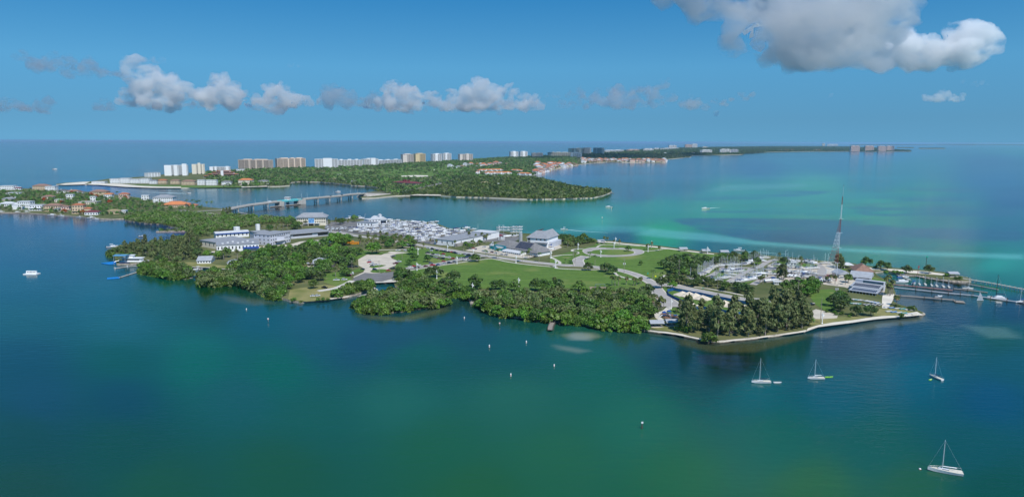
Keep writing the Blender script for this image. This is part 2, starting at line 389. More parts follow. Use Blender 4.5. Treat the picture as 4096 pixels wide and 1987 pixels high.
# ------------------------------------------------------------------ water
# colour of the sea bed and the water body over it: (row-column control points) -> albedo in thousandths
WCOL = [
 (100, 362, 2, 2, 2), (1200, 362, 2, 2, 9), (2200, 385, 2, 121, 254), (2560, 372, 2, 168, 69), (60, 385, 2, 2, 2), (500, 385, 2, 2, 2), (1200, 380, 2, 2, 2), (1650, 372, 2, 2, 72),
 (60, 410, 2, 2, 2), (330, 412, 2, 2, 2), (60, 440, 2, 35, 2), (250, 440, 2, 43, 2), (90, 458, 2, 2, 2), (400, 405, 2, 2, 2), (800, 405, 2, 2, 2), (1100, 395, 2, 2, 2),
 (1400, 380, 2, 2, 17), (260, 470, 2, 2, 141), (480, 487, 2, 35, 4), (400, 500, 2, 2, 2), (700, 482, 2, 43, 2), (640, 500, 2, 32, 2), (800, 470, 2, 2, 2), (900, 472, 2, 2, 2),
 (700, 530, 2, 2, 2), (800, 525, 2, 9, 2), (950, 515, 2, 43, 2), (1050, 520, 2, 18, 2), (1150, 530, 2, 100, 37), (1300, 540, 2, 180, 64), (900, 540, 2, 2, 2), (1250, 505, 2, 2, 2),
 (1400, 520, 2, 120, 29), (1500, 560, 34, 312, 131), (1650, 585, 5, 284, 2), (1450, 585, 2, 107, 2), (1330, 565, 2, 106, 2), (1580, 540, 2, 175, 62), (1650, 520, 2, 194, 45), (1800, 525, 28, 243, 40),
 (1560, 595, 2, 10, 2), (1800, 620, 2, 64, 33), (2000, 625, 2, 74, 36), (2300, 665, 2, 138, 48), (2500, 670, 14, 260, 122), (2200, 640, 2, 167, 50), (2500, 700, 7, 123, 40), (2450, 645, 2, 112, 2),
 (2250, 695, 2, 97, 97), (1700, 470, 2, 46, 29), (1850, 480, 14, 212, 40), (2050, 470, 45, 284, 55), (1600, 490, 2, 19, 17), (2200, 520, 20, 266, 41), (2400, 520, 2, 110, 40), (2300, 490, 2, 180, 2),
 (2550, 500, 2, 2, 58), (2550, 560, 2, 64, 59), (2000, 540, 34, 231, 62), (1450, 430, 2, 2, 78), (1550, 420, 2, 2, 14), (1700, 410, 2, 2, 22), (1700, 440, 2, 2, 27), (1900, 420, 2, 2, 62),
 (2100, 410, 2, 57, 84), (2300, 420, 2, 107, 57), (2500, 410, 2, 8, 48), (2000, 395, 2, 92, 99), (2500, 450, 2, 32, 100), (2200, 460, 2, 121, 86), (60, 560, 2, 2, 38), (200, 580, 2, 48, 108),
 (400, 590, 2, 42, 95), (450, 580, 2, 2, 136), (60, 640, 2, 44, 74), (200, 640, 2, 53, 89), (250, 660, 7, 59, 68), (60, 720, 3, 64, 74), (250, 740, 5, 81, 88), (60, 800, 6, 68, 63),
 (300, 820, 7, 83, 79), (60, 900, 4, 50, 61), (400, 740, 2, 66, 27), (550, 760, 2, 38, 2), (650, 800, 2, 64, 65), (800, 790, 9, 65, 76), (800, 850, 7, 67, 74), (300, 900, 2, 72, 43),
 (500, 900, 3, 101, 57), (700, 920, 3, 91, 50), (900, 860, 7, 50, 72), (1000, 840, 8, 52, 63), (1050, 900, 5, 75, 46), (1200, 830, 6, 52, 52), (1300, 870, 5, 65, 51), (1150, 775, 6, 36, 33),
 (1450, 870, 10, 81, 52), (1600, 850, 13, 60, 47), (1500, 920, 7, 92, 46), (1700, 890, 2, 38, 45), (1850, 920, 2, 11, 2), (2000, 880, 2, 53, 46), (2100, 860, 2, 32, 54), (2250, 850, 2, 40, 79),
 (2400, 800, 2, 27, 47), (2550, 780, 2, 15, 27), (2400, 860, 2, 57, 55), (2520, 850, 2, 52, 10), (2550, 920, 2, 57, 57), (2300, 760, 2, 2, 2), (2400, 720, 2, 2, 2), (2500, 1000, 2, 57, 98),
 (2300, 950, 2, 81, 104), (2100, 980, 2, 76, 91), (1900, 980, 3, 86, 83), (100, 1000, 6, 52, 71), (300, 1000, 4, 49, 60), (60, 1100, 6, 54, 44), (300, 1120, 6, 60, 42), (60, 1230, 9, 55, 34),
 (400, 1230, 9, 69, 34), (600, 1000, 7, 75, 64), (800, 1050, 7, 76, 50), (700, 1180, 9, 73, 34), (1000, 1000, 11, 93, 58), (1300, 1000, 13, 93, 51), (1100, 1120, 10, 84, 37), (1400, 1150, 13, 91, 38),
 (1200, 1240, 13, 85, 30), (1600, 1050, 11, 99, 50), (1700, 1200, 10, 88, 32), (1950, 1100, 4, 83, 50), (2050, 1230, 16, 91, 30), (2200, 1120, 5, 77, 52), (2450, 1130, 4, 65, 60), (2500, 1230, 4, 59, 37),
 (2300, 1230, 13, 81, 33),
]
SEAGRASS = [
 ('F', [(1750, 492), (2576, 492), (2576, 560), (2300, 575), (2000, 545), (1760, 535)], .27), ('F', [(1500, 395), (2576, 385), (2576, 470), (1900, 455), (1560, 450)], .16), ('F', [(0, 358), (1400, 358), (1300, 400), (600, 398), (0, 412)], .16),  # dark beds of weed under the water: outline, depth of tint
 ('F', [(1660, 545), (1800, 545), (1960, 548), (2100, 552), (2250, 566), (2420, 572), (2576, 560), (2576, 640), (2400, 632), (2250, 624), (2100, 620), (1950, 610), (1850, 598), (1750, 580)], .5),
 ('F', [(1700, 500), (1850, 488), (2000, 478), (2110, 478), (2060, 492), (1900, 505), (1780, 508)], .5),
 ('F', [(2120, 522), (2200, 515), (2400, 520), (2560, 530), (2560, 548), (2350, 552), (2180, 548)], .4),
 ('F', [(1600, 425), (1700, 415), (1880, 425), (1900, 440), (1750, 450), (1640, 442)], .35),
 ('F', [(2240, 468), (2400, 472), (2520, 482), (2420, 488), (2280, 480)], .45),
 ('F', [(1990, 400), (2250, 395), (2380, 398), (2250, 408), (2050, 410)], .3),
 ('F', [(2380, 425), (2576, 425), (2576, 440), (2450, 442)], .4),
 ('F', [(1740, 880), (1900, 870), (2050, 900), (2000, 930), (1850, 935), (1750, 915)], .45),
 ('F', [(2080, 895), (2250, 905), (2180, 920), (2090, 912)], .3),
 ('F', [(80, 575), (210, 572), (180, 585), (100, 588)], .3),
 ('F', [(760, 835), (900, 800), (1060, 830), (1000, 870), (850, 880)], .2),
 ('F', [(0, 905), (120, 890), (200, 920), (90, 935), (0, 930)], .22),
 ('F', [(480, 1000), (640, 985), (700, 1015), (560, 1030)], .15),
]
SHOALS = [
 ('F', [(1420, 842), (1450, 836), (1490, 838), (1505, 846), (1480, 855), (1440, 854)], .55, (.34, .34, .25)),
 ('F', [(1395, 868), (1440, 874), (1480, 882), (1455, 887), (1410, 878)], .35, (.3, .33, .25)),
 ('F', [(905, 792), (1010, 798), (1125, 770), (1125, 782), (1030, 808), (930, 802)], .55, (.12, .13, .05)),
 ('F', [(1700, 850), (1800, 868), (1900, 862), (2020, 842), (2030, 850), (1900, 885), (1790, 885), (1710, 866)], .55, (.09, .085, .03)),
 ('F', [(2030, 842), (2200, 810), (2320, 798), (2340, 806), (2200, 826), (2080, 850)], .4, (.2, .21, .13)),
 ('F', [(2250, 745), (2300, 735), (2330, 770), (2320, 800), (2260, 775)], .35, (.2, .22, .17)),
 ('F', [(2420, 818), (2530, 824), (2570, 850), (2490, 850)], .35, (.16, .26, .2)),
 ('F', [(900, 742), (1000, 758), (1040, 768), (960, 772), (910, 760)], .3, (.14, .14, .06)),
 ('F', [(560, 745), (650, 752), (700, 762), (640, 768), (580, 758)], .3, (.16, .15, .08)),
 ('F', [(1820, 466), (2020, 462), (2030, 470), (1900, 478), (1780, 482)], .3, (.2, .4, .33)),
 ('F', [(1640, 575), (1800, 590), (1900, 605), (2100, 622), (2300, 632), (2576, 640), (2576, 652), (2300, 642), (2080, 630), (1850, 612), (1700, 600), (1600, 590)], .5, (.16, .5, .42)),
 ('F', [(1290, 588), (1500, 568), (1630, 570), (1640, 585), (1500, 585)], .3, (.12, .48, .42)),
 ('F', [(165, 460), (200, 457), (330, 462), (470, 470), (640, 474), (640, 478), (460, 475), (300, 468)], .4, (.3, .5, .45)),
 ('S', [(1760, 788), (1900, 790), (2100, 796), (2300, 792), (2300, 798), (2100, 802), (1900, 797)], .5, (.25, .32, .24)),
]
def build_water():
    nx, ny = 420, 330
    xs = np.concatenate([np.linspace(-2600, 0, 60, endpoint=False), np.linspace(0, PW, nx), np.linspace(PW, PW + 2600, 61)[1:]])
    # rows: horizon side spaced by distance, near side by view angle
    th = np.concatenate([np.linspace(.00085, .004, 26, endpoint=False), np.linspace(.004, .62, ny), np.linspace(.62, 1.45, 14)[1:]])
    dist = CAM_Z / np.tan(th)
    az = np.arctan((xs - PW / 2) / F / cos(PITCH))
    az = np.concatenate([[-pi * .62, -pi * .5], az, [pi * .5, pi * .62]]) if False else az
    AZ, DI = np.meshgrid(az, dist)
    X = np.sin(AZ) * DI; Y = np.cos(AZ) * DI
    # photo coordinates of every vertex, in the 2576 wide frame
    Rm = np.array(CAMR.transposed()); V = np.stack([X, Y, np.full_like(X, -CAM_Z)], -1) @ Rm.T
    zz = np.minimum(V[..., 2], -1e-3)
    SX = PW / 2 + F * V[..., 0] / -zz; SY = PH / 2 - F * V[..., 1] / -zz
    FX = np.clip(SX, -200, PW + 200) / VIEWS['F'][2]; FY = np.clip(SY, 350 * 1.59, PH + 120) / VIEWS['F'][2]
    cp = np.array([c[:2] for c in WCOL], float); cc = np.array([c[2:] for c in WCOL]) / 1000.0
    def warp(v): return np.maximum(v - 345, 1) ** .62 * 18
    acc = np.zeros(X.shape + (3,)); ws = np.zeros(X.shape)
    for (a, b), c in zip(cp, cc):
        d2 = ((FX - a) / 1.0) ** 2 + ((warp(FY) - warp(b)) * 1.5) ** 2 + 900
        w = d2 ** -1.7
        acc += w[..., None] * c; ws += w
    col = acc / ws[..., None]
    def mask(v, pg, soft):
        q = np.array([px(v, *p) for p in pg]); m = np.zeros(X.shape, bool); n = len(q); j = n - 1
        dmin = np.full(X.shape, 1e9)
        for i in range(n):
            (xi, yi), (xj, yj) = q[i], q[j]
            cnd = ((yi > SY) != (yj > SY)) & (SX < (xj - xi) * (SY - yi) / (yj - yi + 1e-9) + xi); m ^= cnd
            ex, ey = xj - xi, (yj - yi) * 5; px_, py_ = SX - xi, (SY - yi) * 5
            t = np.clip((px_ * ex + py_ * ey) / (ex * ex + ey * ey + 1e-9), 0, 1)
            dmin = np.minimum(dmin, np.hypot(px_ - t * ex, py_ - t * ey)); j = i
        return np.clip(.5 + np.where(m, dmin, -dmin) / soft, 0, 1)
    weed = np.zeros(X.shape)
    for v, pg, k in SEAGRASS: weed = np.maximum(weed, mask(v, pg, 45) * k)
    for v, pg, k, c in SHOALS:
        w = (mask(v, pg, 50) * k)[..., None]; col = col * (1 - w) + np.array(c) * w
    ny_, nx_ = X.shape
    me = bpy.data.meshes.new('water')
    co = np.stack([X, Y, np.zeros_like(X)], -1).reshape(-1, 3)
    idx = np.arange(ny_ * nx_).reshape(ny_, nx_)
    fq = np.stack([idx[1:, :-1], idx[1:, 1:], idx[:-1, 1:], idx[:-1, :-1]], -1).reshape(-1, 4)
    me.vertices.add(len(co)); me.vertices.foreach_set('co', co.ravel())
    me.loops.add(fq.size); me.loops.foreach_set('vertex_index', fq.ravel())
    me.polygons.add(len(fq)); me.polygons.foreach_set('loop_start', np.arange(0, fq.size, 4))
    me.update(calc_edges=True)
    a = me.color_attributes.new('bed', 'FLOAT_COLOR', 'POINT')
    rgba = np.concatenate([col.reshape(-1, 3), weed.reshape(-1, 1)], 1).astype(np.float32)
    a.data.foreach_set('color', rgba.ravel())
    m = bpy.data.materials.new('water'); m.use_nodes = True; t = m.node_tree; b = t.nodes['Principled BSDF']
    N = t.nodes.new; Lk = t.links.new
    at = N('ShaderNodeAttribute'); at.attribute_name = 'bed'
    g = N('ShaderNodeNewGeometry')
    def noise(scale, detail, msc=(1, 1, 1), rot=0):
        mp = N('ShaderNodeMapping'); mp.inputs['Scale'].default_value = msc; mp.inputs['Rotation'].default_value = (0, 0, rot)
        n = N('ShaderNodeTexNoise'); n.inputs['Scale'].default_value = scale; n.inputs['Detail'].default_value = detail
        Lk(g.outputs['Position'], mp.inputs[0]); Lk(mp.outputs[0], n.inputs['Vector']); return n.outputs[0]
    def math_(op, x, y):
        k = N('ShaderNodeMath'); k.operation = op
        for i, s in enumerate((x, y)):
            if isinstance(s, (int, float)): k.inputs[i].default_value = s
            else: Lk(s, k.inputs[i])
        return k.outputs[0]
    wn = noise(.006, 7, (.45, 1.6, 1)); wn2 = noise(.03, 6, (.35, 1.4, 1))
    e = math_('ADD', at.outputs['Alpha'], math_('MULTIPLY', math_('SUBTRACT', math_('ADD', math_('MULTIPLY', wn, .6), math_('MULTIPLY', wn2, .4)), .5), 1.9))
    mr = N('ShaderNodeMapRange'); mr.interpolation_type = 'SMOOTHSTEP'; mr.inputs[1].default_value = .3; mr.inputs[2].default_value = .5
    gate = N('ShaderNodeMapRange'); gate.inputs[1].default_value = .01; gate.inputs[2].default_value = .12; Lk(at.outputs['Alpha'], gate.inputs[0])
    Lk(e, mr.inputs[0]); wf = math_('MULTIPLY', math_('MULTIPLY', mr.outputs[0], gate.outputs[0]), .8)
    dk = N('ShaderNodeMix'); dk.data_type = 'RGBA'; Lk(wf, dk.inputs[0]); Lk(at.outputs['Color'], dk.inputs[6]); dk.inputs[7].default_value = (.016, .036, .062, 1)
    # patches of stirred and clear water
    v1 = noise(.004, 5, (.5, 1.5, 1)); br = N('ShaderNodeHueSaturation')
    r2 = N('ShaderNodeMapRange'); r2.inputs[1].default_value = .3; r2.inputs[2].default_value = .7; r2.inputs[3].default_value = .86; r2.inputs[4].default_value = 1.12
    Lk(v1, r2.inputs[0]); Lk(r2.outputs[0], br.inputs['Value']); Lk(dk.outputs[2], br.inputs['Color']); Lk(br.outputs[0], b.inputs['Base Color'])
    b.inputs['Roughness'].default_value = .09; b.inputs['IOR'].default_value = 1.333; b.inputs['Specular IOR Level'].default_value = .3
    h1 = noise(.22, 4, (.55, 1.5, 1), radians(14)); h2 = noise(.9, 3, (.6, 1.3, 1), radians(-12)); h3 = noise(.035, 3, (.5, 1.2, 1), radians(8))
    hh = math_('ADD', math_('ADD', math_('MULTIPLY', h1, .7), math_('MULTIPLY', h2, .18)), math_('MULTIPLY', h3, .5))
    # calm slicks and ruffled lanes
    ln = noise(.0016, 5, (.35, 2.2, 1), radians(5)); lr = N('ShaderNodeMapRange'); lr.inputs[1].default_value = .35; lr.inputs[2].default_value = .65; lr.inputs[3].default_value = .12; lr.inputs[4].default_value = .36
    Lk(ln, lr.inputs[0])
    bp = N('ShaderNodeBump'); bp.inputs['Distance'].default_value = 1.0; Lk(lr.outputs[0], bp.inputs['Strength']); Lk(hh, bp.inputs['Height']); Lk(bp.outputs[0], b.inputs['Normal'])
    me.materials.append(m)
    structure(link('water', me))
build_water()

# ------------------------------------------------------------------ land
def land(name, pts, top, side='seawall', z0=-1.5, z1=GZ):
    mb = MB(); mb.prism([tuple(p) for p in pts], z0, z1, 1, 0, bottom=False)
    return structure(mb.build(name, [top, side]))
WZ = 0.3
def wl(*runs): return [P(v, x, y, WZ) for v, pts in runs for x, y in pts]
CITY = wl(('G', [(560, 195), (900, 170), (960, 195), (960, 215), (900, 240), (700, 285), (500, 300), (300, 320), (170, 345), (95, 385), (90, 420), (140, 440)]),
 ('G', [(165, 522), (300, 522), (450, 507), (520, 490), (405, 520), (400, 570), (430, 605), (560, 625), (700, 655), (800, 660), (910, 640), (925, 590), (890, 548), (1060, 560), (1200, 574), (1330, 572), (1100, 612), (1010, 640), (990, 700), (1050, 728), (1250, 725), (1340, 715), (1430, 735), (1550, 775), (1640, 815), (1720, 850), (1830, 870), (1900, 890), (1990, 905), (2060, 900), (2200, 888), (2310, 875)]),
 ('H', [(90, 872), (130, 862), (260, 840), (400, 800), (470, 790), (440, 735), (430, 700), (680, 690), (700, 750), (900, 790), (1100, 800), (1200, 815), (1350, 842), (1460, 880), (1480, 905), (1560, 940), (1650, 990), (1750, 1025), (1900, 1050), (2100, 1068), (2250, 1082), (2330, 1090)]),
 ('I', [(60, 965), (300, 990), (440, 1022), (640, 1042), (850, 1058), (960, 1056), (1080, 1075), (1240, 1095), (1400, 1125), (1540, 1155), (1700, 1172), (1850, 1157), (2000, 1142), (2200, 1118), (2400, 1092), (2560, 1067)]),
 ('J', [(500, 1022), (650, 1002), (850, 977), (1050, 947), (1200, 932), (1330, 922), (1480, 907), (1550, 900), (1545, 888), (1500, 868), (1400, 835), (1300, 805), (1240, 770), (1265, 715), (1275, 690), (1235, 600), (1180, 560), (1120, 530), (1085, 510), (1065, 482), (1160, 470), (1250, 485), (1320, 500), (1400, 505), (1500, 512), (1620, 535), (1800, 562), (1940, 572), (2030, 572), (2030, 545), (1930, 525), (1800, 490), (1600, 465), (1400, 450), (1200, 435), (1040, 425), (900, 405), (860, 395), (740, 380), (640, 375), (500, 365), (300, 340), (150, 330), (0, 315)]),
 ('I', [(2100, 310), (1940, 305), (1840, 293), (1640, 285), (1500, 268), (1300, 243), (1100, 218), (900, 197), (740, 182), (620, 167), (480, 160), (300, 140), (100, 125), (0, 115)]),
 ('H', [(2230, 238), (2150, 225), (1980, 215), (1850, 200), (1700, 190), (1500, 185), (1400, 185), (1240, 165), (1150, 130), (980, 97), (750, 78), (620, 72), (400, 78), (200, 72), (40, 88)]),
 ('B', [(600, 862), (390, 862), (170, 862), (0, 872)]), ('G', [(1430, 75), (1250, 30), (1150, 10)]),
 ('A', [(2330, 645), (2300, 600), (2180, 588), (2050, 575), (1900, 560), (1700, 525), (1500, 500), (1340, 475), (1050, 438), (900, 425), (700, 415), (560, 400), (250, 390), (-100, 380)]),
 ('A', [(-160, 632), (0, 630), (150, 630), (250, 634), (400, 642), (560, 654), (800, 670), (1000, 692), (1160, 694), (1240, 692), (1250, 707), (1400, 732), (1600, 748), (1700, 772), (1850, 795), (1950, 812)]))
land('barrier_island_ground', CITY, 'scrub', 'rock')
ISLET = wl(('H', [(300, 972), (340, 1000), (430, 1015), (520, 1022), (640, 1012), (760, 1002), (1000, 967), (1160, 947), (1240, 930), (1215, 905), (1100, 868), (950, 845), (800, 832), (650, 835), (500, 852), (380, 890), (310, 935)]))
icx = sum(p.x for p in ISLET) / len(ISLET); icy = sum(p.y for p in ISLET) / len(ISLET)
land('islet_ground', [Vector((icx + (p.x - icx) * .9, icy + (p.y - icy) * .88, 0)) for p in ISLET], 'dirt', 'dirt', z1=.6)
LONGBOAT = wl(('A', [(560, 348), (640, 352), (840, 347), (1000, 352), (1240, 370), (1500, 380), (1700, 382), (1800, 382), (2000, 382), (2300, 372)]),
 ('K', [(0, 158), (340, 157), (880, 137), (1100, 137), (1330, 122), (1340, 60)]),
 ('B', [(340, 478), (450, 467), (620, 472), (760, 482), (900, 497), (950, 507), (1100, 514), (1250, 533), (1265, 548), (1200, 566), (1100, 580), (1040, 625), (1060, 636), (1200, 632), (1390, 612), (1500, 608), (1650, 606), (1850, 610), (2000, 622), (2300, 628)]),
 ('C', [(0, 640), (200, 647), (500, 642), (800, 632), (900, 612), (980, 582), (1000, 565), (960, 560), (800, 550), (600, 525), (400, 480), (300, 450), (200, 425), (205, 408), (350, 362), (500, 332), (640, 307), (700, 292), (850, 277), (950, 272), (1100, 277), (1300, 277), (1500, 282), (1540, 276), (1540, 246), (1600, 241), (1790, 222), (1800, 207), (1900, 207), (2300, 197), (2320, 187), (2260, 180), (2540, 173)]),
 ('E', [(0, 172), (400, 166), (800, 166), (1100, 169), (1430, 165), (1430, 158), (1270, 152), (1260, 135), (1000, 122), (820, 118), (400, 116), (0, 116)]),
 ('C', [(2300, 120), (1850, 124), (1570, 132), (1200, 152), (900, 165), (600, 195), (300, 208), (0, 220)]),
 ('B', [(2200, 246), (2000, 254), (1700, 270), (1470, 288), (1000, 305), (600, 325), (200, 338), (0, 342)]),
 ('A', [(2380, 206), (2060, 218), (1900, 232), (1640, 248), (1480, 268), (1100, 290), (1000, 305), (900, 318), (650, 332), (560, 345)]))
land('long_key_ground', LONGBOAT, 'scrub', 'sand')
for k, (v, pts) in enumerate([('E', [(1290, 131), (1460, 132), (1455, 128), (1290, 126)]), ('E', [(1510, 139), (1770, 139), (1765, 134), (1515, 133)]), ('E', [(1680, 102), (2080, 104), (2075, 99), (1690, 97)]),
                              ('E', [(800, 104), (1200, 104), (1660, 101), (1660, 94), (1200, 94), (830, 96)]), ('E', [(1650, 86), (2100, 101), (2600, 104), (2600, 93), (2100, 90), (1660, 84)])]):
    land('far_island_ground', wl((v, pts)), 'scrub', 'sand')

SHEETS = []
def ground_sheet(name, m, pts, lift):
    mb = MB(); mb.sheet(pts, GZ + lift); structure(mb.build(name, m)); SHEETS.append(pts)
# beaches
bmb = MB()
bmb.sheet(poly('A', [(575, 347), (640, 350), (840, 345), (900, 318), (840, 318), (650, 333)]), GZ + .05)
bmb.sheet(poly('A', [(860, 345), (1000, 350), (1240, 368), (1500, 378), (1700, 380), (1810, 380), (1810, 368), (1600, 366), (1400, 358), (1200, 338), (1000, 335), (900, 335)]), GZ + .05)
bmb.sheet(poly('K', [(340, 155), (880, 135), (860, 120), (340, 138)]), GZ + .05)
bmb.sheet(poly('B', [(1530, 604), (1850, 607), (1850, 595), (1600, 592)]), GZ + .05)
bmb.sheet(poly('I', [(960, 1054), (1080, 1072), (1240, 1092), (1400, 1122), (1540, 1152), (1700, 1170), (1850, 1155), (2000, 1140), (2200, 1115), (2400, 1090), (2560, 1065), (2560, 1048), (2480, 1064), (2400, 1074), (2300, 1094), (2240, 1106), (2180, 1104), (2080, 1120), (2000, 1132), (1920, 1138), (1850, 1142), (1720, 1160), (1660, 1158), (1600, 1140), (1500, 1132), (1400, 1112), (1320, 1088), (1240, 1078), (1160, 1066), (1080, 1062), (970, 1049)]), GZ + .05)
bmb.sheet(poly('J', [(380, 1064), (500, 1020), (650, 1000), (850, 975), (1050, 945), (1200, 930), (1330, 920), (1480, 905), (1545, 898), (1490, 865), (1300, 900), (1180, 905), (1050, 918), (850, 950), (650, 972), (500, 1000), (400, 1030)]), GZ + .05)
bmb.sheet(poly('J', [(1150, 690), (1262, 690), (1262, 715), (1240, 770), (1225, 790), (1190, 835), (1140, 830), (1140, 740)]), GZ + .05)
bmb.sheet(poly('J', [(860, 397), (1040, 428), (1200, 437), (1400, 452), (1600, 467), (1800, 492), (1790, 505), (1600, 492), (1400, 480), (1200, 455), (1000, 445)]), GZ + .05)
bmb.sheet(poly('I', [(470, 163), (620, 169), (740, 184), (900, 199), (1100, 220), (1300, 245), (1500, 270), (1640, 288), (1640, 296), (1500, 280), (1300, 254), (1100, 230), (900, 208), (740, 194), (620, 178), (480, 172)]), GZ + .05)
bmb.sheet(poly('H', [(60, 868), (130, 858), (240, 842), (240, 835), (120, 848), (40, 860)]), GZ + .05)
bmb.sheet(poly('A', [(2060, 630), (2120, 630), (2200, 660), (2400, 690), (2500, 715), (2480, 718), (2300, 690), (2150, 668), (2050, 655)]), GZ + .05)
structure(bmb.build('beach', 'sand'))
# lawns
lm = MB()
lm.sheet(poly('H', [(690, 600), (850, 575), (1150, 535), (1480, 475), (1640, 462), (1760, 468), (1900, 500), (2300, 545), (2560, 568), (2560, 730), (2250, 770), (1900, 770), (1500, 760), (1100, 690), (760, 650)]), GZ + .04)
lm.sheet(poly('I', [(0, 440), (320, 450), (520, 450), (680, 460), (830, 500), (920, 545), (1000, 640), (980, 700), (600, 650), (300, 640), (0, 620)]), GZ + .04)
lm.sheet(poly('I', [(0, 320), (220, 262), (300, 238), (440, 205), (470, 170), (620, 178), (900, 208), (1200, 242), (1640, 294), (1840, 300), (1700, 345), (1450, 380), (1200, 430), (1170, 520), (1050, 550), (960, 520), (830, 475), (680, 440), (500, 415), (300, 395), (0, 385)]), GZ + .04)
lm.sheet(poly('I', [(1060, 620), (1200, 620), (1500, 670), (1950, 755), (2250, 780), (2250, 900), (1800, 900), (1500, 860), (1230, 790), (1150, 700)]), GZ + .04)
lm.sheet(poly('I', [(1170, 835), (1270, 825), (1450, 900), (1300, 930), (1160, 880)]), GZ + .04)
lm.sheet(poly('H', [(540, 380), (830, 385), (1000, 350), (1320, 380), (1520, 420), (1480, 450), (1210, 470), (1230, 500), (850, 560), (700, 545), (730, 490), (680, 455), (700, 420), (840, 400)]), GZ + .04)
lm.sheet(poly('H', [(80, 360), (330, 360), (560, 420), (420, 420), (330, 470), (100, 420)]), GZ + .04)
lm.sheet(poly('G', [(2230, 600), (2480, 590), (2520, 690), (2380, 740), (2240, 700)]), GZ + .04)
lm.sheet(poly('J', [(420, 650), (640, 640), (760, 700), (700, 830), (560, 850), (480, 800), (420, 720)]), GZ + .04)
lm.sheet(poly('J', [(1060, 515), (1180, 560), (1230, 590), (1150, 580), (1020, 560)]), GZ + .04)
lm.sheet(poly('J', [(700, 430), (790, 440), (760, 460), (680, 460)]), GZ + .04)
structure(lm.build('lawn', 'lawn'))
dm = MB()
dm.sheet(poly('G', [(1900, 770), (2240, 720), (2480, 740), (2340, 830), (2300, 870), (2060, 890), (1880, 870)]), GZ + .06)
dm.sheet(poly('G', [(780, 490), (1000, 500), (1330, 540), (1340, 560), (1050, 545), (880, 540)]), GZ + .06)
dm.sheet(poly('J', [(380, 940), (700, 920), (900, 915), (1040, 915), (850, 950), (650, 975), (470, 1000), (400, 1000)]), GZ + .06)
dm.sheet(poly('I', [(960, 1010), (1240, 1020), (1400, 1060), (1240, 1065), (1080, 1045)]), GZ + .06)
dm.sheet(poly('J', [(1050, 840), (1300, 830), (1460, 870), (1320, 905), (1060, 910)]), GZ + .06)
structure(dm.build('rough_grass', 'dry_grass'))
fm = MB()
fm.sheet(poly('B', [(400, 400), (820, 360), (1060, 345), (1560, 330), (1900, 300), (2150, 320), (2200, 350), (1900, 400), (1500, 430), (1000, 420)]), GZ + .04)
fm.sheet(poly('A', [(880, 335), (1500, 350), (2560, 362), (2560, 372), (2000, 378), (1500, 374), (1200, 360)]), GZ + .02)
structure(fm.build('fairway', 'fairway'))
bk = MB()
for pts in ([(1450, 408), (1600, 402), (1720, 405), (1720, 415), (1600, 420), (1460, 418)], [(1480, 425), (1620, 428), (1800, 425), (1800, 432), (1500, 434)], [(1720, 352), (1790, 346), (1780, 354)], [(1930, 330), (1980, 328), (1960, 336)], [(1110, 354), (1140, 350), (1150, 356)], [(1600, 352), (1640, 350), (1630, 355)], [(2250, 280), (2300, 278), (2290, 284)], [(2190, 276), (2220, 275), (2215, 279)]):
    bk.sheet(poly('B', pts), GZ + .12)
structure(bk.build('sand_bunkers', 'sand'))
# gravel yards
gm = MB()
gm.sheet(poly('H', [(330, 460), (400, 415), (560, 425), (650, 388), (850, 392), (840, 404), (720, 414), (662, 432), (665, 458), (725, 482), (705, 530), (640, 555), (600, 600), (480, 612), (400, 605), (290, 650), (280, 645), (385, 595), (392, 560), (335, 530)]), GZ + .08)
gm.sheet(poly('H', [(1400, 380), (1560, 330), (1640, 330), (1900, 420), (2150, 440), (2260, 300), (2300, 290), (2370, 350), (2220, 405), (2010, 462), (1820, 440), (1530, 398)]), GZ + .08)
hm = MB(); hm.sheet(poly('H', [(0, 200), (0, 100), (200, 85), (400, 90), (700, 80), (980, 105), (1150, 140), (1240, 175), (1500, 195), (1750, 200), (1960, 250), (1900, 290), (1650, 290), (1160, 330), (930, 300), (800, 260), (560, 235), (250, 210)]), GZ + .06)
structure(hm.build('hardstanding', 'asphalt'))
gm.sheet(poly('J', [(0, 400), (150, 340), (480, 375), (660, 390), (700, 480), (860, 540), (1050, 560), (1180, 600), (1160, 690), (1140, 700), (830, 640), (760, 620), (600, 600), (400, 560), (200, 560), (0, 560)]), GZ + .06)
gm.sheet(poly('J', [(390, 880), (480, 840), (600, 870), (700, 900), (690, 930), (530, 940), (400, 935)]), GZ + .09)
gm.sheet(poly('G', [(1700, 330), (1900, 320), (2000, 290), (2330, 260), (2500, 240), (2500, 260), (2340, 300), (2000, 330), (1900, 360), (1400, 380), (1200, 400), (1050, 420), (1040, 395), (1300, 370)]), GZ + .08)
structure(gm.build('gravel_yard', 'gravel'))
# roads, pavements and paths
rm = MB(); sm = MB(); pm = MB()
def road(v_pts, w, lift=.14, kerb=1.6, pale=False, k=5):
    pts = smooth_line([P(v, x, y) for v, run in v_pts for x, y in run], k)
    if kerb: strip(sm, pts, [q + kerb * 2 for q in w] if hasattr(w, '__len__') else w + kerb * 2, GZ + lift - .03)
    strip(pm if pale else rm, pts, w, GZ + lift); return pts
MAIN = road([('H', [(-60, 190), (100, 195), (330, 235), (620, 272), (850, 310), (1050, 343), (1300, 385), (1500, 417), (1800, 460), (2000, 486), (2180, 507), (2400, 527)]), ('I', [(310, 407), (500, 425), (680, 447), (830, 487), (930, 527), (1010, 572), (1055, 600)])], 7.5, pale=True)
road([('I', [(1030, 590), (1062, 640), (1100, 690), (1160, 745), (1205, 785), (1225, 818)])], [8 + i * .22 for i in range(26)], .18, 1.2, True)
road([('I', [(1075, 600), (1170, 600), (1300, 620), (1500, 660), (1700, 700), (1950, 742), (2100, 748), (2300, 772), (2420, 800)])], 7.5, .2, 1.4, True)
